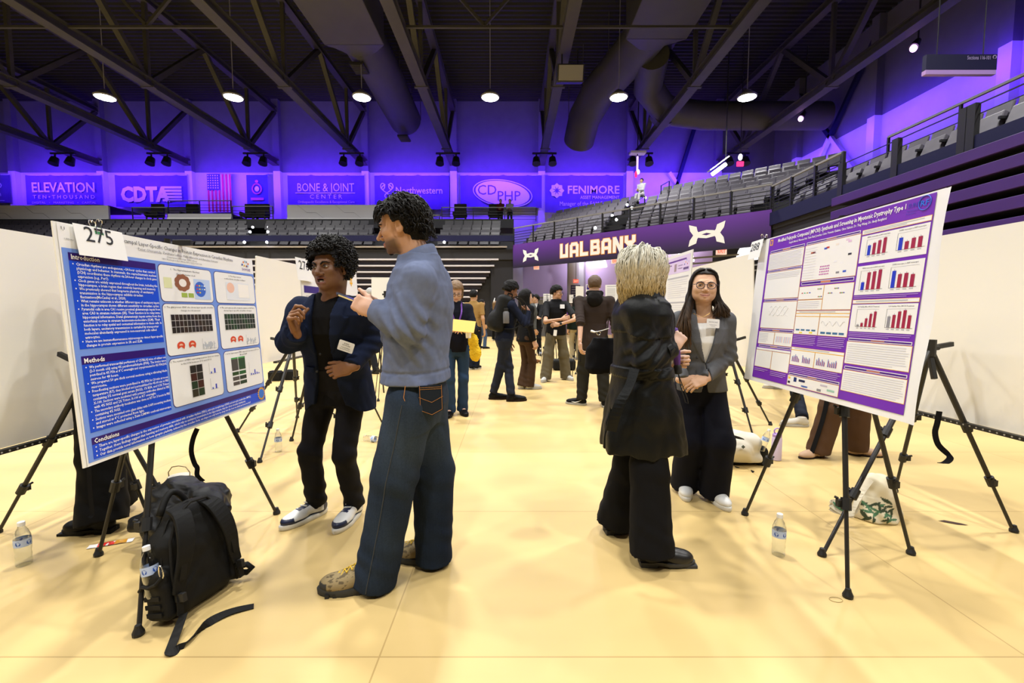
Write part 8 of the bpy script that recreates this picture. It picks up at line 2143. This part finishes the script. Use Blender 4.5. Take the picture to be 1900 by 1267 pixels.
def cream_pack():
    o = np.array([*G(1375, 868)[:2], 0.0]); t = thing('backpack', 'cream and black backpack lying beside the shoes of the smiling woman', 'backpack', tuple(o))
    Y = o[1] + .12; A = lambda px, py, dy=0.0: W(px, py, Y + dy)
    v = Vol(o - np.array([.4, .3, .02]), o + np.array([.42, .5, .42]), .008)
    v.ell(A(1362, 828), (.16, .15, .11), None, 0); v.cap(A(1345, 812), A(1392, 822), .085, .085, .05); v.cap(A(1350, 838, -.02), A(1398, 848, -.02), .085, .075, .05)
    v.everywhere(lambda f, X, Y_, Z: np.maximum(f + .007 * vnoise(X, Y_, Z, 4, (14, 14, 14)), .03 - Z))
    bag_part('cream_body', v, t, o, mat('cream_canvas', (0.66, 0.62, 0.52), 0.7, bump=.05, bscale=200))
    v = Vol(o - np.array([.4, .3, .02]), o + np.array([.42, .5, .42]), .008); v.cap(A(1412, 838, -.02), A(1411, 856, -.03), .055, .05, .03); v.everywhere(lambda f, X, Y_, Z: np.maximum(f, .004 - Z)); bag_part('black_end_panel', v, t, o, M_nylon)
    v = Vol(o - np.array([.4, .3, .02]), o + np.array([.42, .5, .42]), .008); v.cap(A(1340, 850, .0), A(1400, 862, .0), .07, .035, .03); v.everywhere(lambda f, X, Y_, Z: np.maximum(f + .004 * vnoise(X, Y_, Z, 6, (20, 20, 20)), .003 - Z)); bag_part('black_back_panel', v, t, o, M_nylon)
    b = MB(); b.strip([A(1341, 803, -.12) - o, A(1355, 808, -.165) - o, A(1370, 812, -.17) - o, A(1380, 815, -.16) - o], [.005, .022, .02, .005], .012, (0, .1, 1)); b.build('open_zip', M_ink, t)
    b = MB(); b.strip([A(1364, 866, -.11) - o, A(1385, 871, -.13) - o, np.array([*G(1398, 877)[:2], .006]) - o], .02, .004, (0.3, 1, 0)); b.build('strap', M_web, t)
    b = MB(); b.box(tuple(A(1379, 829, -.165) - o), (.022, .006, .022), None, Matrix.Rotation(.78, 4, 'Y')); b.build('diamond_mark', mat('dark_mark', (0.08, .1, .09), .5), t)
cream_pack()
p = G(1440, 853); t = thing('flask', 'pale lilac flask with a loop lid behind the leg of the 288 easel', 'flask', tuple(p))
b = MB(); b.lathe([(.036, 0), (.041, .006), (.041, .19), (.036, .205)], None, 24); b.build('flask_body', mat('lilac_enamel', hexc('cdbfdc'), 0.35), t, smooth='auto')
b = MB(); b.lathe([(.036, .205), (.037, .225), (.030, .235)], None, 24); b.build('lid', mat('violet_lid', hexc('a88ac4'), 0.4), t, smooth='auto')
b = MB(); b.tube([(.026 * math.cos(a), 0, .255 + .026 * math.sin(a)) for a in [k * math.pi / 8 for k in range(17)]], .006, None, 8); b.build('loop', mat('violet_lid', hexc('a88ac4'), 0.4), t, smooth=True)

def tote():
    o = np.array([*G(1618, 975)[:2], 0.0]); t = thing('tote_bag', 'cream tote bag with green leaf print slumped behind the 288 easel', 'tote bag', tuple(o)); Y = o[1] + .12; A = lambda px, py, dy=0.0: W(px, py, Y + dy)
    v = Vol(o - np.array([.4, .3, .02]), o + np.array([.4, .5, .5]), .005)
    v.ell(A(1622, 950), (.135, .12, .10), None, 0); v.ell(A(1628, 915), (.085, .09, .12), None, .06); v.cap(A(1612, 895), A(1645, 900), .03, .03, .05); v.cap(A(1600, 930), A(1652, 950), .06, .05, .05)
    v.everywhere(lambda f, X, Y_, Z: np.maximum(f + .009 * vnoise(X, Y_, Z, 14, (16, 16, 12)) + .004 * np.sin((X * .8 + Z * .5) * 90 + 3 * vnoise(X, Y_, Z, 3, (8, 8, 8))), .003 - Z))
    def tc(V):
        col = np.tile(np.array((0.66, 0.60, 0.44)), (len(V), 1)); q = V - o; rr = random.Random(77)
        for k in range(46):
            c_ = (rr.uniform(-.13, .14), rr.uniform(.02, .145)); a = rr.uniform(0, 3.14); dx, dz = q[:, 0] - c_[0], q[:, 2] - c_[1]; l = dx * math.cos(a) + dz * math.sin(a); w_ = -dx * math.sin(a) + dz * math.cos(a)
            m_ = (np.abs(l) < .026) & (np.abs(w_) < .0075 * (1 - (l / .026) ** 2)) & (q[:, 2] < .16); col[m_] = (0.035, 0.055, 0.028) if k % 3 else (0.06, 0.16, 0.08)
        return col
    v.res = v.res; bag_part('canvas_body', v, t, o, mat('printed_canvas', (0.6, 0.55, 0.4), 0.8, attr=True), tc)
    b = MB()
    for s in (0, 1):
        b.strip([A(1612 + 4 * s, 890, -.05) - o, A(1598, 915, -.1) - o, A(1590 - 4 * s, 940, -.12) - o, A(1580, 953 + 3 * s, -.13) - o, A(1562, 951, -.13) - o, A(1546, 941 + 5 * s, -.12) - o, A(1541, 934 + 6 * s, -.1) - o, A(1548, 931 + 4 * s, -.06) - o, A(1565, 930, -.03) - o], .03, .004, (.3, .6, .7))
    b.build('handle', mat('cream_webbing', (0.66, 0.60, 0.46), 0.8), t)
    b = MB(); b.strip([A(1546, 931, -.1) - o, A(1555, 940, -.13) - o, A(1566, 948, -.135) - o], [.006, .022, .012], .004, (.5, .3, .7)); b.build('leaf_print_flap', mat('leaf_green', (0.05, .15, .07), .8), t)
tote()
p = G(1551, 1113); b = MB(); b.tube([(.028 * math.cos(a), .018 * math.sin(a), .002) for a in [k * math.pi / 12 for k in range(25)]], .0011, None, 6); o_b = b.build('rubber_band', mat('tan_rubber', (0.35, 0.25, 0.08), 0.6)); o_b.location = p; tag(o_b, 'tan rubber band lying on the floor at the front leg of the 288 easel', 'rubber band')
p = G(1768, 972); b = MB(); b.add([(-.06, .035, .004), (-.02, .035, .008), (.05, .0, .005), (.075, -.022, .003), (.02, -.012, .003)], [(4, 3, 2, 1, 0)]); o_b = b.build('floor_tear', mat('dark_tear', (0.04, 0.015, 0.008), 0.8)); o_b.location = p; tag(o_b, 'small dark torn flap in the floor covering at right', 'tear')
for (px, py, lb, w_) in ((512, 702, 'small black stand bag under the whiteboard, left one', .22), (541, 700, 'small black stand bag under the whiteboard, beside the blazer', .2)):
    p = G(px, py + 4); b = MB(); b.box((0, 0, .085), (w_, .16, .17)); b.box((0, .0, .175), (w_ * .9, .12, .03)); o_b = b.build('stand_bag', M_nylon, None, bevel=.015); o_b.location = p; tag(o_b, lb, 'bag')
p = G(1047, 598 + 90); t = thing('duffel_bag', 'black bag on the floor behind the man in the black polo', 'bag', tuple(G(1046, 686)))
b = MB(); b.box((0, 0, .12), (.5, .3, .24)); b.build('bag_body', M_nylon, t, bevel=.05); b = MB(); b.tube([(-.12, 0, .24), (-.1, 0, .32), (.1, 0, .32), (.12, 0, .24)], .012, None, 8); b.build('handle', M_web, t)
# ================================================================== THE OTHER PEOPLE
def cmat(n, h, r=0.8): return mat('cloth_' + n, tuple(q * 0.7 for q in hexc(h)), r, spec=0.2, bump=0.05, bscale=250)
SK = {'p': (0.58, 0.36, 0.26), 'm': (0.48, 0.27, 0.16), 'd': (0.22, 0.10, 0.05), 't': (0.50, 0.29, 0.17)}
HC = {'bk': M_hair_blk, 'br': mat('brown_hair', (0.085, 0.046, 0.02), 0.45, bump=.5, bscale=120), 'lb': mat('light_brown_hair', (0.16, 0.09, 0.035), 0.45, bump=.5, bscale=120), 'gy': mat('grey_hair', (0.4, 0.39, 0.37), 0.5, bump=.5, bscale=120)}
def extra(label, H, fL, fR, yaw, tL=None, tR=None, skin='m', hair=('bk', 'short'), tp=('black', '101012'), tpkw=None, pants=('black', '0d0d10'), pkw=None, sh=('black', '0c0c0c', 'black', 'flat'), arms=None, res=0.011, hres=0.0055, z0=0.0, seated=None, spec=None, hyaw=None, hpitch=0, fem=False, short=None, inner=None, jacket=None, lean=0.0, group=None, opts=()):
    sp = dict(H=H, yaw=yaw, skin=SK[skin], hres=hres, hdres=0.0048, fem=fem, lean=lean, hyaw=yaw if hyaw is None else hyaw, hpitch=hpitch, feet=((np.asarray(fL)[:2], yaw if tL is None else tL), (np.asarray(fR)[:2], yaw if tR is None else tR)), group=group)
    if seated is not None: sp['pel'] = np.array(seated)
    for s in 'LR':
        if arms and s in arms: sp['arm' + s] = arms[s]
    if spec: sp.update(spec)
    J = skel(sp); org = np.array([*(J['heelL'] + J['heelR'])[:2] / 2, 0]); o, fr = body_mesh(J, sp, res, org, label)
    kw = dict(wr=0.004, seed=int(H * 1000) % 97); kw.update(tpkw or {})
    if inner: top(J, o, org, cmat(*inner), res, 0.004, J['pel'][2] - .05, (.045, .04, .03), .4, name='shirt', wr=0.002)
    post = None
    if jacket:
        def post(f, X, Y, Z):
            u, vv = body_uv(J, X, Y, Z); zz = Z + 0 * u; w_ = np.interp(zz, [jacket[0], jacket[0] + .05, J['neck'][2] - .05], [0.004, .02, jacket[1]]); f = np.minimum(f, np.maximum(np.maximum(f - .008, np.abs(u) - w_ - .045), .02 - vv)); return np.maximum(f, -np.maximum(np.abs(u) - w_, .01 - vv))
    t_ = top(J, o, org, cmat(*tp), res, kw.pop('g', 0.012), kw.pop('zhem', J['pel'][2] - 0.07), kw.pop('sleeve', (.062, .055, .044)), kw.pop('cuff', 0.04), None, kw.pop('seed'), kw.pop('wr'), kw.pop('name', 'jacket' if jacket else 'top'), post, short)
    pk = dict(thigh=.086, knee=.066, hem=.062, zhem=.05, wr=.004, seed=5); pk.update(pkw or {}); tr = trousers(J, o, org, cmat(*pants), res, **pk)
    for s in 'LR': shoe(J, s, o, org, cmat(sh[0] + '_shoe', sh[1], .5), cmat(sh[2] + '_sole', {'white': 'c8c6c0', 'black': '101010', 'orange': '2a1a14'}[sh[2]], .6), 0.27 if fem else .295, .046, max(.006, res * .6), sh[3])
    m = HC[hair[0]]; c, M, S, sx = fr
    def ext(v, P, M_, S_):
        if hair[1] == 'long':
            for s in (-1, 1): v.cap(P(s * .066, -.01, 0), P(s * .070, -.02, -.20), .026, .03, .03)
            v.cap(P(0, -.09, 0), P(0, -.10, -.26), .06, .055, .05)
        elif hair[1] == 'bob':
            for s in (-1, 1): v.cap(P(s * .066, .0, .02), P(s * .070, -.005, -.06), .024, .024, .02)
            v.cap(P(0, -.07, 0), P(0, -.07, -.06), .055, .05, .04)
    th = {'short': .013, 'thick': .026, 'long': .014, 'bob': .018}[hair[1]]
    hair_cap(fr, o, org, m, max(.006, hres), th, front=.062, noise=.004 if hair[1] != 'thick' else .007, nsc=52, seed=int(H * 777) % 50, low={'short': -.04, 'thick': -.03, 'long': -.30, 'bob': -.10}[hair[1]], extra=ext, top_extra=.008 if hair[1] == 'thick' else 0)
    if hres < .006: eyes(o, org, fr, squint=.6); brows(o, org, fr, m, 0, .004)
    if 'glasses' in opts: glasses(o, org, fr, M_ink, .024, .018)
    return J, o, org, fr, t_, tr
def GH(px, py): return G(px, py)[:2]
def rel(J, s, f, r, u): return J['sh' + s] + J['fc'] * f + J['rc'] * r + np.array([0, 0, u])

# woman with glasses reading a yellow sheet
Yw = 5.42
J, o, org, fr, t_, tr = extra('woman in glasses and navy cardigan reading a yellow sheet, purple lanyard round her neck', 1.66, GH(856, 765), GH(838, 768), 168, 160, 185, 'p', ('lb', 'bob'), ('navy_knit', '0d1020'), dict(cuff=.05), ('blue_denim', '2a4260'), dict(hem=.075, zhem=.045), ('black', '0b0b0c', 'black', 'flat'),
    dict(L=dict(wr=W(869, 612, 5.16), d=(-.75, -.4, .15), n=(.2, -.6, .7)), R=dict(wr=W(838, 612, 5.16), d=(.8, -.3, .15), n=(-.2, -.6, .7))), .009, .0045, fem=True, hpitch=-22, inner=('black_knit', '0c0c10'), opts=('glasses',), spec=dict(lean=.03))
b = MB(); c0 = W(860, 605, 5.04); b.box(tuple(c0), (.26, .01, .15), None, Matrix.Rotation(-.55, 4, 'X') @ Matrix.Rotation(.12, 4, 'Y')); q = b.build('paper_sheet', mat('yellow_paper', hexc('e8bf62'), .6)); tag(q, 'yellow sheet of paper held by the woman in glasses', 'paper')
p = W(869, 619, 5.1); t = thing('paper_cup', 'pale paper cup held under the yellow sheet', 'cup', tuple(p - np.array([0, 0, .05]))); b = MB(); b.lathe([(.028, 0), (.038, .10), (.039, .102)], None, 16); b.build('cup_body', M_paper, t, smooth='auto'); b = MB(); b.lathe([(.040, .10), (.040, .112), (.034, .116)], None, 16); b.build('lid', M_cap, t)
M_lany = mat('purple_lanyard', hexc('6a3a9c'), .6)
b = MB(); ch = J['chest'] + J['fc'] * .150; nk = J['neck']
for s in (-1, 1): b.strip([nk + J['rc'] * s * .062 + J['fc'] * .04 + np.array([0, 0, .02]) - org, nk + J['rc'] * s * .058 + J['fc'] * .125 - np.array([0, 0, .10]) - org, ch + J['rc'] * s * .03 + np.array([0, 0, -.02]) - org, ch + J['rc'] * s * .008 - np.array([0, 0, .16]) - org], .018, .003, tuple(J['rc']))
b.build('lanyard', M_lany, o)

# man in a tan tee behind her, a yellow fluffy bag at his side; person in ripped jeans
extra('man in a tan tee seen from behind, beyond the woman reading the yellow sheet', 1.78, GH(872, 686), GH(882, 686), 20, skin='t', tp=('tan', 'b08c52'), short=.75, pants=('dark_denim', '161c2a'), sh=('black', '141414', 'white', 'sneaker'), res=.013, hres=.008)
p = W(880, 643, 5.32); t = thing('fluffy_bag', 'fluffy yellow bag hanging beside the woman in glasses', 'bag', tuple(p)); v = Vol(p - .25, p + .25, .008)
v.ell(p + np.array([-.012, 0, .06]), (.06, .05, .095), None, 0); v.ell(p + np.array([.012, 0, -.08]), (.07, .055, .10), None, .04); v.everywhere(lambda f, X, Y, Z: f + .009 * vnoise(X, Y, Z, 3, (110, 110, 110))); cloth('fluffy_cloth', v, t, p, mat('yellow_fluff', hexc('d8b21e'), .9))
b = MB(); b.tube([(-.01, 0, .13), (-.03, -.05, .17), (-.055, -.12, .20)], .008, None, 6); b.build('strap', mat('yellow_fluff', hexc('d8b21e'), .9), t)
extra('person with long dark hair, black top and ripped blue jeans by the pier', 1.70, GH(886, 646), GH(896, 647), 60, skin='t', hair=('bk', 'long'), tp=('black', '0d0d10'), pants=('pale_denim', '44597a'), res=.016, hres=.01, fem=True)
extra('person with long light brown hair in a dark top, far off at the dark pier', 1.75, GH(914, 632), GH(920, 633), 30, skin='p', hair=('lb', 'long'), tp=('slate', '20242e'), pants=('black', '0d0d10'), sh=('white', 'd8d8d4', 'white', 'sneaker'), res=.018, hres=.012, fem=True)

# backpack wearer
Yb = 6.5
J, o, org, fr, t_, tr = extra('young man in a navy hoodie and slate sweatpants wearing a black backpack, holding its strap', 1.74, GH(940, 745), GH(907, 741), 78, 78, 84, 'd', ('bk', 'thick'), ('navy_fleece', '141c33'), dict(g=.018, zhem=W(940, 632, 6.45)[2], wr=.006), ('slate_fleece', '252a38'), dict(knee=.07, hem=.056, zhem=.10, wr=.006), ('black', '0c0c0d', 'orange', 'sneaker'),
    dict(R=dict(el=W(975, 600, 6.35), wr=W(981, 577, 6.42), d=(-.55, .1, .8), n=(.7, -.4, .5), curls=((70, 80, 40),) * 4)), .009, .005, hyaw=70, hpitch=-22, lean=.07, spec=dict(pel=W(936, 629, 6.5)))
b = MB(); nk = J['neck'] - org; b.tube([nk + J['fc'] * (.07 * math.cos(a) - .03) + J['rc'] * .085 * math.sin(a) + np.array([0, 0, .03 + .02 * math.cos(a) * -1]) for a in [k * math.pi / 9 for k in range(19)]], .028, None, 8); b.build('hood', cmat('navy_fleece', '141c33'), t_, smooth=True)
bo = W(931, 582, 6.45); t = thing('backpack', 'black backpack with a grey bottle worn by the young man in the navy hoodie', 'backpack', tuple(bo)); ax = np.stack([J['fc'], -J['rc'], np.array([0, 0, 1.])], 1)
Tl = nrm(np.array([0.32 * J['fc'][0], 0.32 * J['fc'][1], 1.0])); fx = nrm(J['fc'] - Tl * (J['fc'] @ Tl)); Mb = np.stack([fx, -J['rc'], Tl], 1); Q = lambda x, y, z: bo + Mb @ np.array([x, y, z])
v = Vol(bo - .42, bo + .42, .010); v.box(Q(-.02, 0, 0), (.10, .16, .27), Mb, .07, 0); v.ell(Q(-.10, 0, -.12), (.08, .13, .14), Mb, .05); v.everywhere(lambda f, X, Y, Z: f + .004 * vnoise(X, Y, Z, 2, (14, 14, 14))); cloth('pack_body', v, t, bo, M_nylon)
for s in (-1, 1):
    b = MB(); b.strip([Q(.06, s * .09, .25) - bo, Q(.14, s * .10, .30) - bo, Q(.27, s * .12, .22) - bo, Q(.30, s * .14, .05) - bo, Q(.22, s * .17, -.14) - bo, Q(.07, s * .15, -.2) - bo], .055, .012, tuple(Mb[:, 1])); b.build('shoulder_strap', M_web, t)
b = MB(); b.tube([Q(0, -.02, .265) - bo, Q(.0, -.02, .31) - bo, Q(.06, -.02, .31) - bo, Q(.07, -.02, .26) - bo], .012, None, 8); b.build('grab_handle', M_web, t)
b = MB(); q = Q(-.16, -.03, .13) - bo; b.tube([q + Mb @ np.array([-.01, -.03, 0]), q + Mb @ np.array([-.01, .0, .05]), q + Mb @ np.array([-.01, .03, 0]), q + Mb @ np.array([-.01, -.03, 0])], .005, None, 5); b.build('triangle_mark', M_paper, t)
p = Q(.03, -.19, -.12); p = W(939, 588, 6.29); t = thing('flask', 'grey metal flask in the side pocket of the worn backpack', 'flask', tuple(p)); b = MB(); b.lathe([(.04, -.09), (.045, -.08), (.045, .06), (.03, .085)], None, 18); b.build('flask_body', mat('grey_flask', (.13, .13, .14), .4), t, smooth='auto'); b = MB(); b.lathe([(.035, .083), (.036, .12), (.03, .125)], None, 16); b.build('lid', M_clampm, t)

# couple beyond him
extra('dark-haired woman in brown trousers and white shoes, mostly hidden by the worn backpack', 1.66, GH(962, 722), GH(975, 722), 60, 60, 85, 'p', ('bk', 'long'), ('black', '101014'), None, ('brown_twill', '4a3524'), dict(hem=.085, zhem=.05), ('white', 'd8d8d4', 'white', 'sneaker'), res=.012, hres=.007, fem=True)
extra('man in a grey jacket, cream trousers and tan shoes behind the navy hoodie', 1.74, GH(978, 674), GH(983, 672), 75, skin='t', tp=('grey_wool', '5c6060'), tpkw=dict(g=.018), pants=('cream_twill', 'b9ac8c'), sh=('tan', '8a5a2a', 'orange', 'flat'), res=.013, hres=.008)
# man in a black suit
J, o, org, fr, t_, tr = extra('young man in a black suit and white shirt with glasses, standing by the far posters', 1.78, GH(1000, 659), GH(990, 657), 205, 170, 235, 'p', ('bk', 'thick'), ('black_suit', '0b0b0e'), dict(g=.014, zhem=.80), ('black_suit', '0b0b0e'), None, ('black', '0b0b0c', 'black', 'flat'),
    dict(L=dict(wr=W(1001, 590, 12.55), d=(-.9, -.3, .1), n=(0, -.8, .5)), R=dict(wr=W(992, 590, 12.6), d=(.8, -.4, .1), n=(0, -.8, .5))), .013, .007, hyaw=225, inner=('white_shirt', 'd8d8d8'), jacket=(1.08, .075), opts=('glasses',))
# man in the black polo, arms crossed
J, o, org, fr, t_, tr = extra('man in a black polo with crossed arms, glasses and a wristwatch, in wide khaki trousers', 1.77, GH(1046, 703), GH(1014, 706), 172, 150, 200, 'm', ('bk', 'thick'), ('black_pique', '101013'), dict(g=.024, wr=.003), ('khaki_twill', '6e6652'), dict(thigh=.090, knee=.098, hem=.10, zhem=.04, wr=.007), ('white', 'd6d2c8', 'white', 'sneaker'),
    dict(R=dict(el=W(1012, 597, 7.72), wr=W(1043, 592, 7.62), d=(.9, .1, .25), n=(.1, -.9, .3)), L=dict(el=W(1069, 592, 7.72), wr=W(1037, 602, 7.55), d=(-.95, -.05, -.1), n=(0, -.95, .3), curls=((40, 40, 20),) * 4)), .009, .005, hyaw=128, hpitch=-3, short=.80, opts=('glasses',))
b = MB(); d = nrm(J['wrL'] - J['elL']); q = J['wrL'] - d * .035 - org; b.tube([q - d * .011, q + d * .011], .0315, None, 14); b.box(tuple(q + np.array([0, -.034, .004])), (.034, .010, .034)); b.build('wristwatch', M_ink, o)
patch(o, org, 'name_tag', J['chest'] + J['fc'] * .155 - J['rc'] * .075 + np.array([0, 0, .10]), (1, .1, 0), (0, .1, 1), .085, .075, M_paper)
patch(o, org, 'id_badge', J['pel'] + J['fc'] * .155 + J['rc'] * .055 + np.array([0, 0, -.02]), (1, 0, -.1), (.1, 0, 1), .06, .11, M_paper)
b = MB(); nk = J['neck'] - org; b.tube([nk + J['fc'] * (.075 * math.cos(a)) + J['rc'] * .075 * math.sin(a) + np.array([0, 0, .015 - .02 * math.cos(a)]) for a in [k * math.pi / 9 for k in range(19)]], [.012] * 19, None, 8); b.build('collar', cmat('black_pique', '101013'), t_, smooth=True)
b = MB(); b.tube([nk + J['fc'] * (.082 * math.cos(a)) + J['rc'] * .084 * math.sin(a) + np.array([0, 0, .008 - .02 * math.cos(a)]) for a in [-1.2 + k * .3 for k in range(9)]], .004, None, 6); b.build('collar_stripe', M_paper, t_)
# man in the dark hoodie, back turned
J, o, org, fr, t_, tr = extra('brown-haired man in a dark brown hoodie and dark cargo trousers, back turned', 1.79, GH(1088, 752), GH(1122, 757), 8, -65, 10, 'p', ('br', 'short'), ('dark_brown_fleece', '382d28'), dict(g=.016, cuff=dict(L=.95, R=.6), zhem=W(1100, 652, 5.7)[2], wr=.005), ('dark_cargo', '2a2923'), dict(thigh=.098, knee=.084, hem=.07, zhem=.08, wr=.007), ('black', '101012', 'white', 'sneaker'),
    dict(L=dict(el=W(1077, 600, 5.75), wr=W(1076, 636, 5.65), d=(.1, -.05, -1), n=(-.9, -.3, 0))), .009, .005, hyaw=5, hpitch=-4, spec=dict(shw=.20))
v = Vol(J['neck'] - .3, J['neck'] + .3, .009); nk = J['neck']
v.cap(nk - J['fc'] * .055 + np.array([0, 0, .035]) - J['rc'] * .075, nk - J['fc'] * .055 + np.array([0, 0, .035]) + J['rc'] * .075, .042, .042, 0); v.ell(nk - J['fc'] * .115 + np.array([0, 0, -.045]), (.105, .06, .10), None, .04); v.everywhere(lambda f, X, Y, Z: f + .005 * vnoise(X, Y, Z, 4, (22, 22, 30))); cloth('hood', v, t_, org, cmat('hood_lining', '100d0c'))
for s, q in (('L', -1), ('R', 1)):
    b = MB(); p = (J['hip' + s] * .45 + J['knee' + s] * .55) + J['rc'] * q * .075 - org; b.box(tuple(p - J['fc'] * .01), (.03, .13, .16)); b.build('cargo_pocket', cmat('dark_cargo', '2a2923'), tr, bevel=.01)
    b = MB(); h = J['heel' + s] - org; r_, f_, u_ = axes(J['tyaw' + s]); k_ = -1 if s == 'L' else 1
    for sd in (-1, 1): b.tube([h + r_ * sd * .044 + f_ * a + u_ * z for a, z in ((.20, .045), (.15, .038), (.10, .052), (.06, .075))], [.003, .007, .005, .002], None, 6)
    b.build('sport_swoosh', M_paper, [c_ for c_ in o.children if c_.name.startswith('shoe')][0 if s == 'L' else 1])
# black cinch bag behind the trench coat
bo = W(1114, 655, 2.72); t = thing('cinch_bag', 'black cinch bag with a pale cord hanging between the hooded man and the trench coat', 'bag', tuple(bo)); v = Vol(bo - .22, bo + .22, .007)
v.loft([(bo[2] - .125, bo[0], bo[1], .075, .05, 0), (bo[2] - .09, bo[0], bo[1], .095, .065, 0), (bo[2] + .03, bo[0], bo[1], .085, .055, 0), (bo[2] + .095, bo[0] + .02, bo[1], .065, .04, 0)], 0.02); v.everywhere(lambda f, X, Y, Z: f + .005 * vnoise(X, Y, Z, 6, (24, 24, 16))); cloth('bag_cloth', v, t, bo, M_fab_black)
b = MB(); b.tube([W(1097, 614, 2.68) - bo, W(1104, 616, 2.66) - bo, W(1110, 615, 2.66) - bo, W(1118, 613, 2.66) - bo, W(1130, 609, 2.64) - bo], [.008, .006, .004, .003, .003], None, 6); b.build('pale_cord', M_paper, t); b = MB(); q = W(1111, 618, 2.655) - bo; b.tube([q + np.array([.011 * math.cos(a), 0, .011 * math.sin(a)]) for a in [k * math.pi / 8 for k in range(17)]], .003, None, 6); b.build('cord_ring', M_metal, t)
# behind the small cream board, far right, and hidden legs
extra('grey-haired person in dark trousers behind the small cream board', 1.80, GH(703, 694), GH(687, 687), 0, -65, -70, 'm', ('gy', 'short'), ('grey_wool', '5c6060'), None, ('charcoal', '1c1e22'), None, ('grey', '3a3a38', 'black', 'flat'), res=.013, hres=.008)
extra('person in a dark green top and cream trousers behind the black polo', 1.68, GH(1064, 668), GH(1076, 668), -20, skin='t', hair=('bk', 'long'), tp=('dark_green', '14231c'), pants=('cream_twill', 'b9ac8c'), sh=('white', 'd6d2c8', 'white', 'sneaker'), res=.014, hres=.009, fem=True)
extra('person with black hair in a purple top near the far posters', 1.70, GH(1062, 650), GH(1070, 650), 190, skin='t', hair=('bk', 'short'), tp=('purple_top', '5a2a86'), res=.016, hres=.01)
extra('person with dark hair at the indigo-headed poster left of the hooded man', 1.72, GH(1094, 672), GH(1104, 672), 20, skin='t', hair=('bk', 'short'), tp=('black', '101014'), res=.015, hres=.009)
extra('person in wide black trousers and black shoes behind the 275 poster', 1.52, GH(232, 950), GH(214, 985), 250, 275, 262, 'm', ('bk', 'long'), ('black_top', '0d0d10'), None, ('black_wide', '0b0b0c'), dict(thigh=.11, knee=.125, hem=.135, zhem=.06, wr=.007), ('black', '0c0c0c', 'black', 'boot'), dict(L=dict(el=W(245, 650, 2.42), wr=W(225, 600, 2.3), d=(.9, 0, .3), n=(0, -1, 0)), R=dict(el=W(215, 660, 2.3), wr=W(222, 625, 2.25), d=(.9, 0, .3), n=(0, -1, 0))), res=.010, hres=.008, fem=True)
J, o, org, fr, t_, tr = extra('person in wide brown trousers with black side stripe, behind the 288 poster', 1.60, GH(1572, 842), GH(1528, 846), 150, 110, 255, 'p', ('br', 'long'), ('cream_top', 'a89c88'), None, ('brown_satin', '5c4331'), dict(thigh=.10, knee=.10, hem=.105, zhem=.05, wr=.005), ('nude', 'dcb898', 'orange', 'flat'), res=.010, hres=.008, fem=True)
b = MB(); r_ = J['rp']; b.strip([J['hipR'] + r_ * .10 - org, J['kneeR'] + r_ * .105 - org, J['ankR'] + r_ * .108 - org - np.array([0, 0, .03])], .035, .004, tuple(J['fp'])); b.build('side_stripe', M_fab_black, tr)
extra('person in dark trousers and white trainers, behind the 288 poster', 1.72, GH(1500, 792), GH(1452, 722), 60, -80, -70, 'm', ('bk', 'short'), ('grey_wool', '5c6060'), None, ('dark_denim', '161c2a'), dict(zhem=.10), ('cream_white', 'd8d2c4', 'white', 'sneaker'), res=.012, hres=.009)
# spectators in the stands
def sit(label, p, z0, yaw, **k):
    f = axes(yaw)[1]; r_ = axes(yaw)[0]; p = np.array([p[0], p[1], 0])
    J, o, *_r = extra(label, 1.72, (p + f * .42 - r_ * .1), (p + f * .42 + r_ * .1), yaw, seated=p + np.array([0, 0, .55]), res=.018, hres=.010, arms=dict(L=dict(wr=p + f * .32 + np.array([0, 0, .72])), R=dict(wr=p + f * .32 + r_ * .06 + np.array([0, 0, .72]))), **k)
    o.location.z += z0
sit('seated spectator in a red-brown top below the CDPHP banner', (X_at(929, 27.1), 27.1), 6.6, 180, skin='t', hair=('bk', 'short'), tp=('red_brown', '5a2024'))
sit('seated spectator in a pale striped top below the CDPHP banner', (X_at(946, 27.1), 27.1), 6.6, 180, skin='t', hair=('bk', 'short'), tp=('pale_grey', '9a98a0'))
pp_ = A_ + DG * ((6.75 - .1) * .733 - (23.5 - 22.3) * .68) + NG * 5.30
sit('spectator in white hoodie and white trousers seated alone high in the corner stand', (pp_.x, pp_.y), DECK0 + 6 * RISE, 223, skin='t', hair=('bk', 'short'), tp=('white_fleece', 'e2e2ea'), pants=('white_twill', 'd0cdd0'))
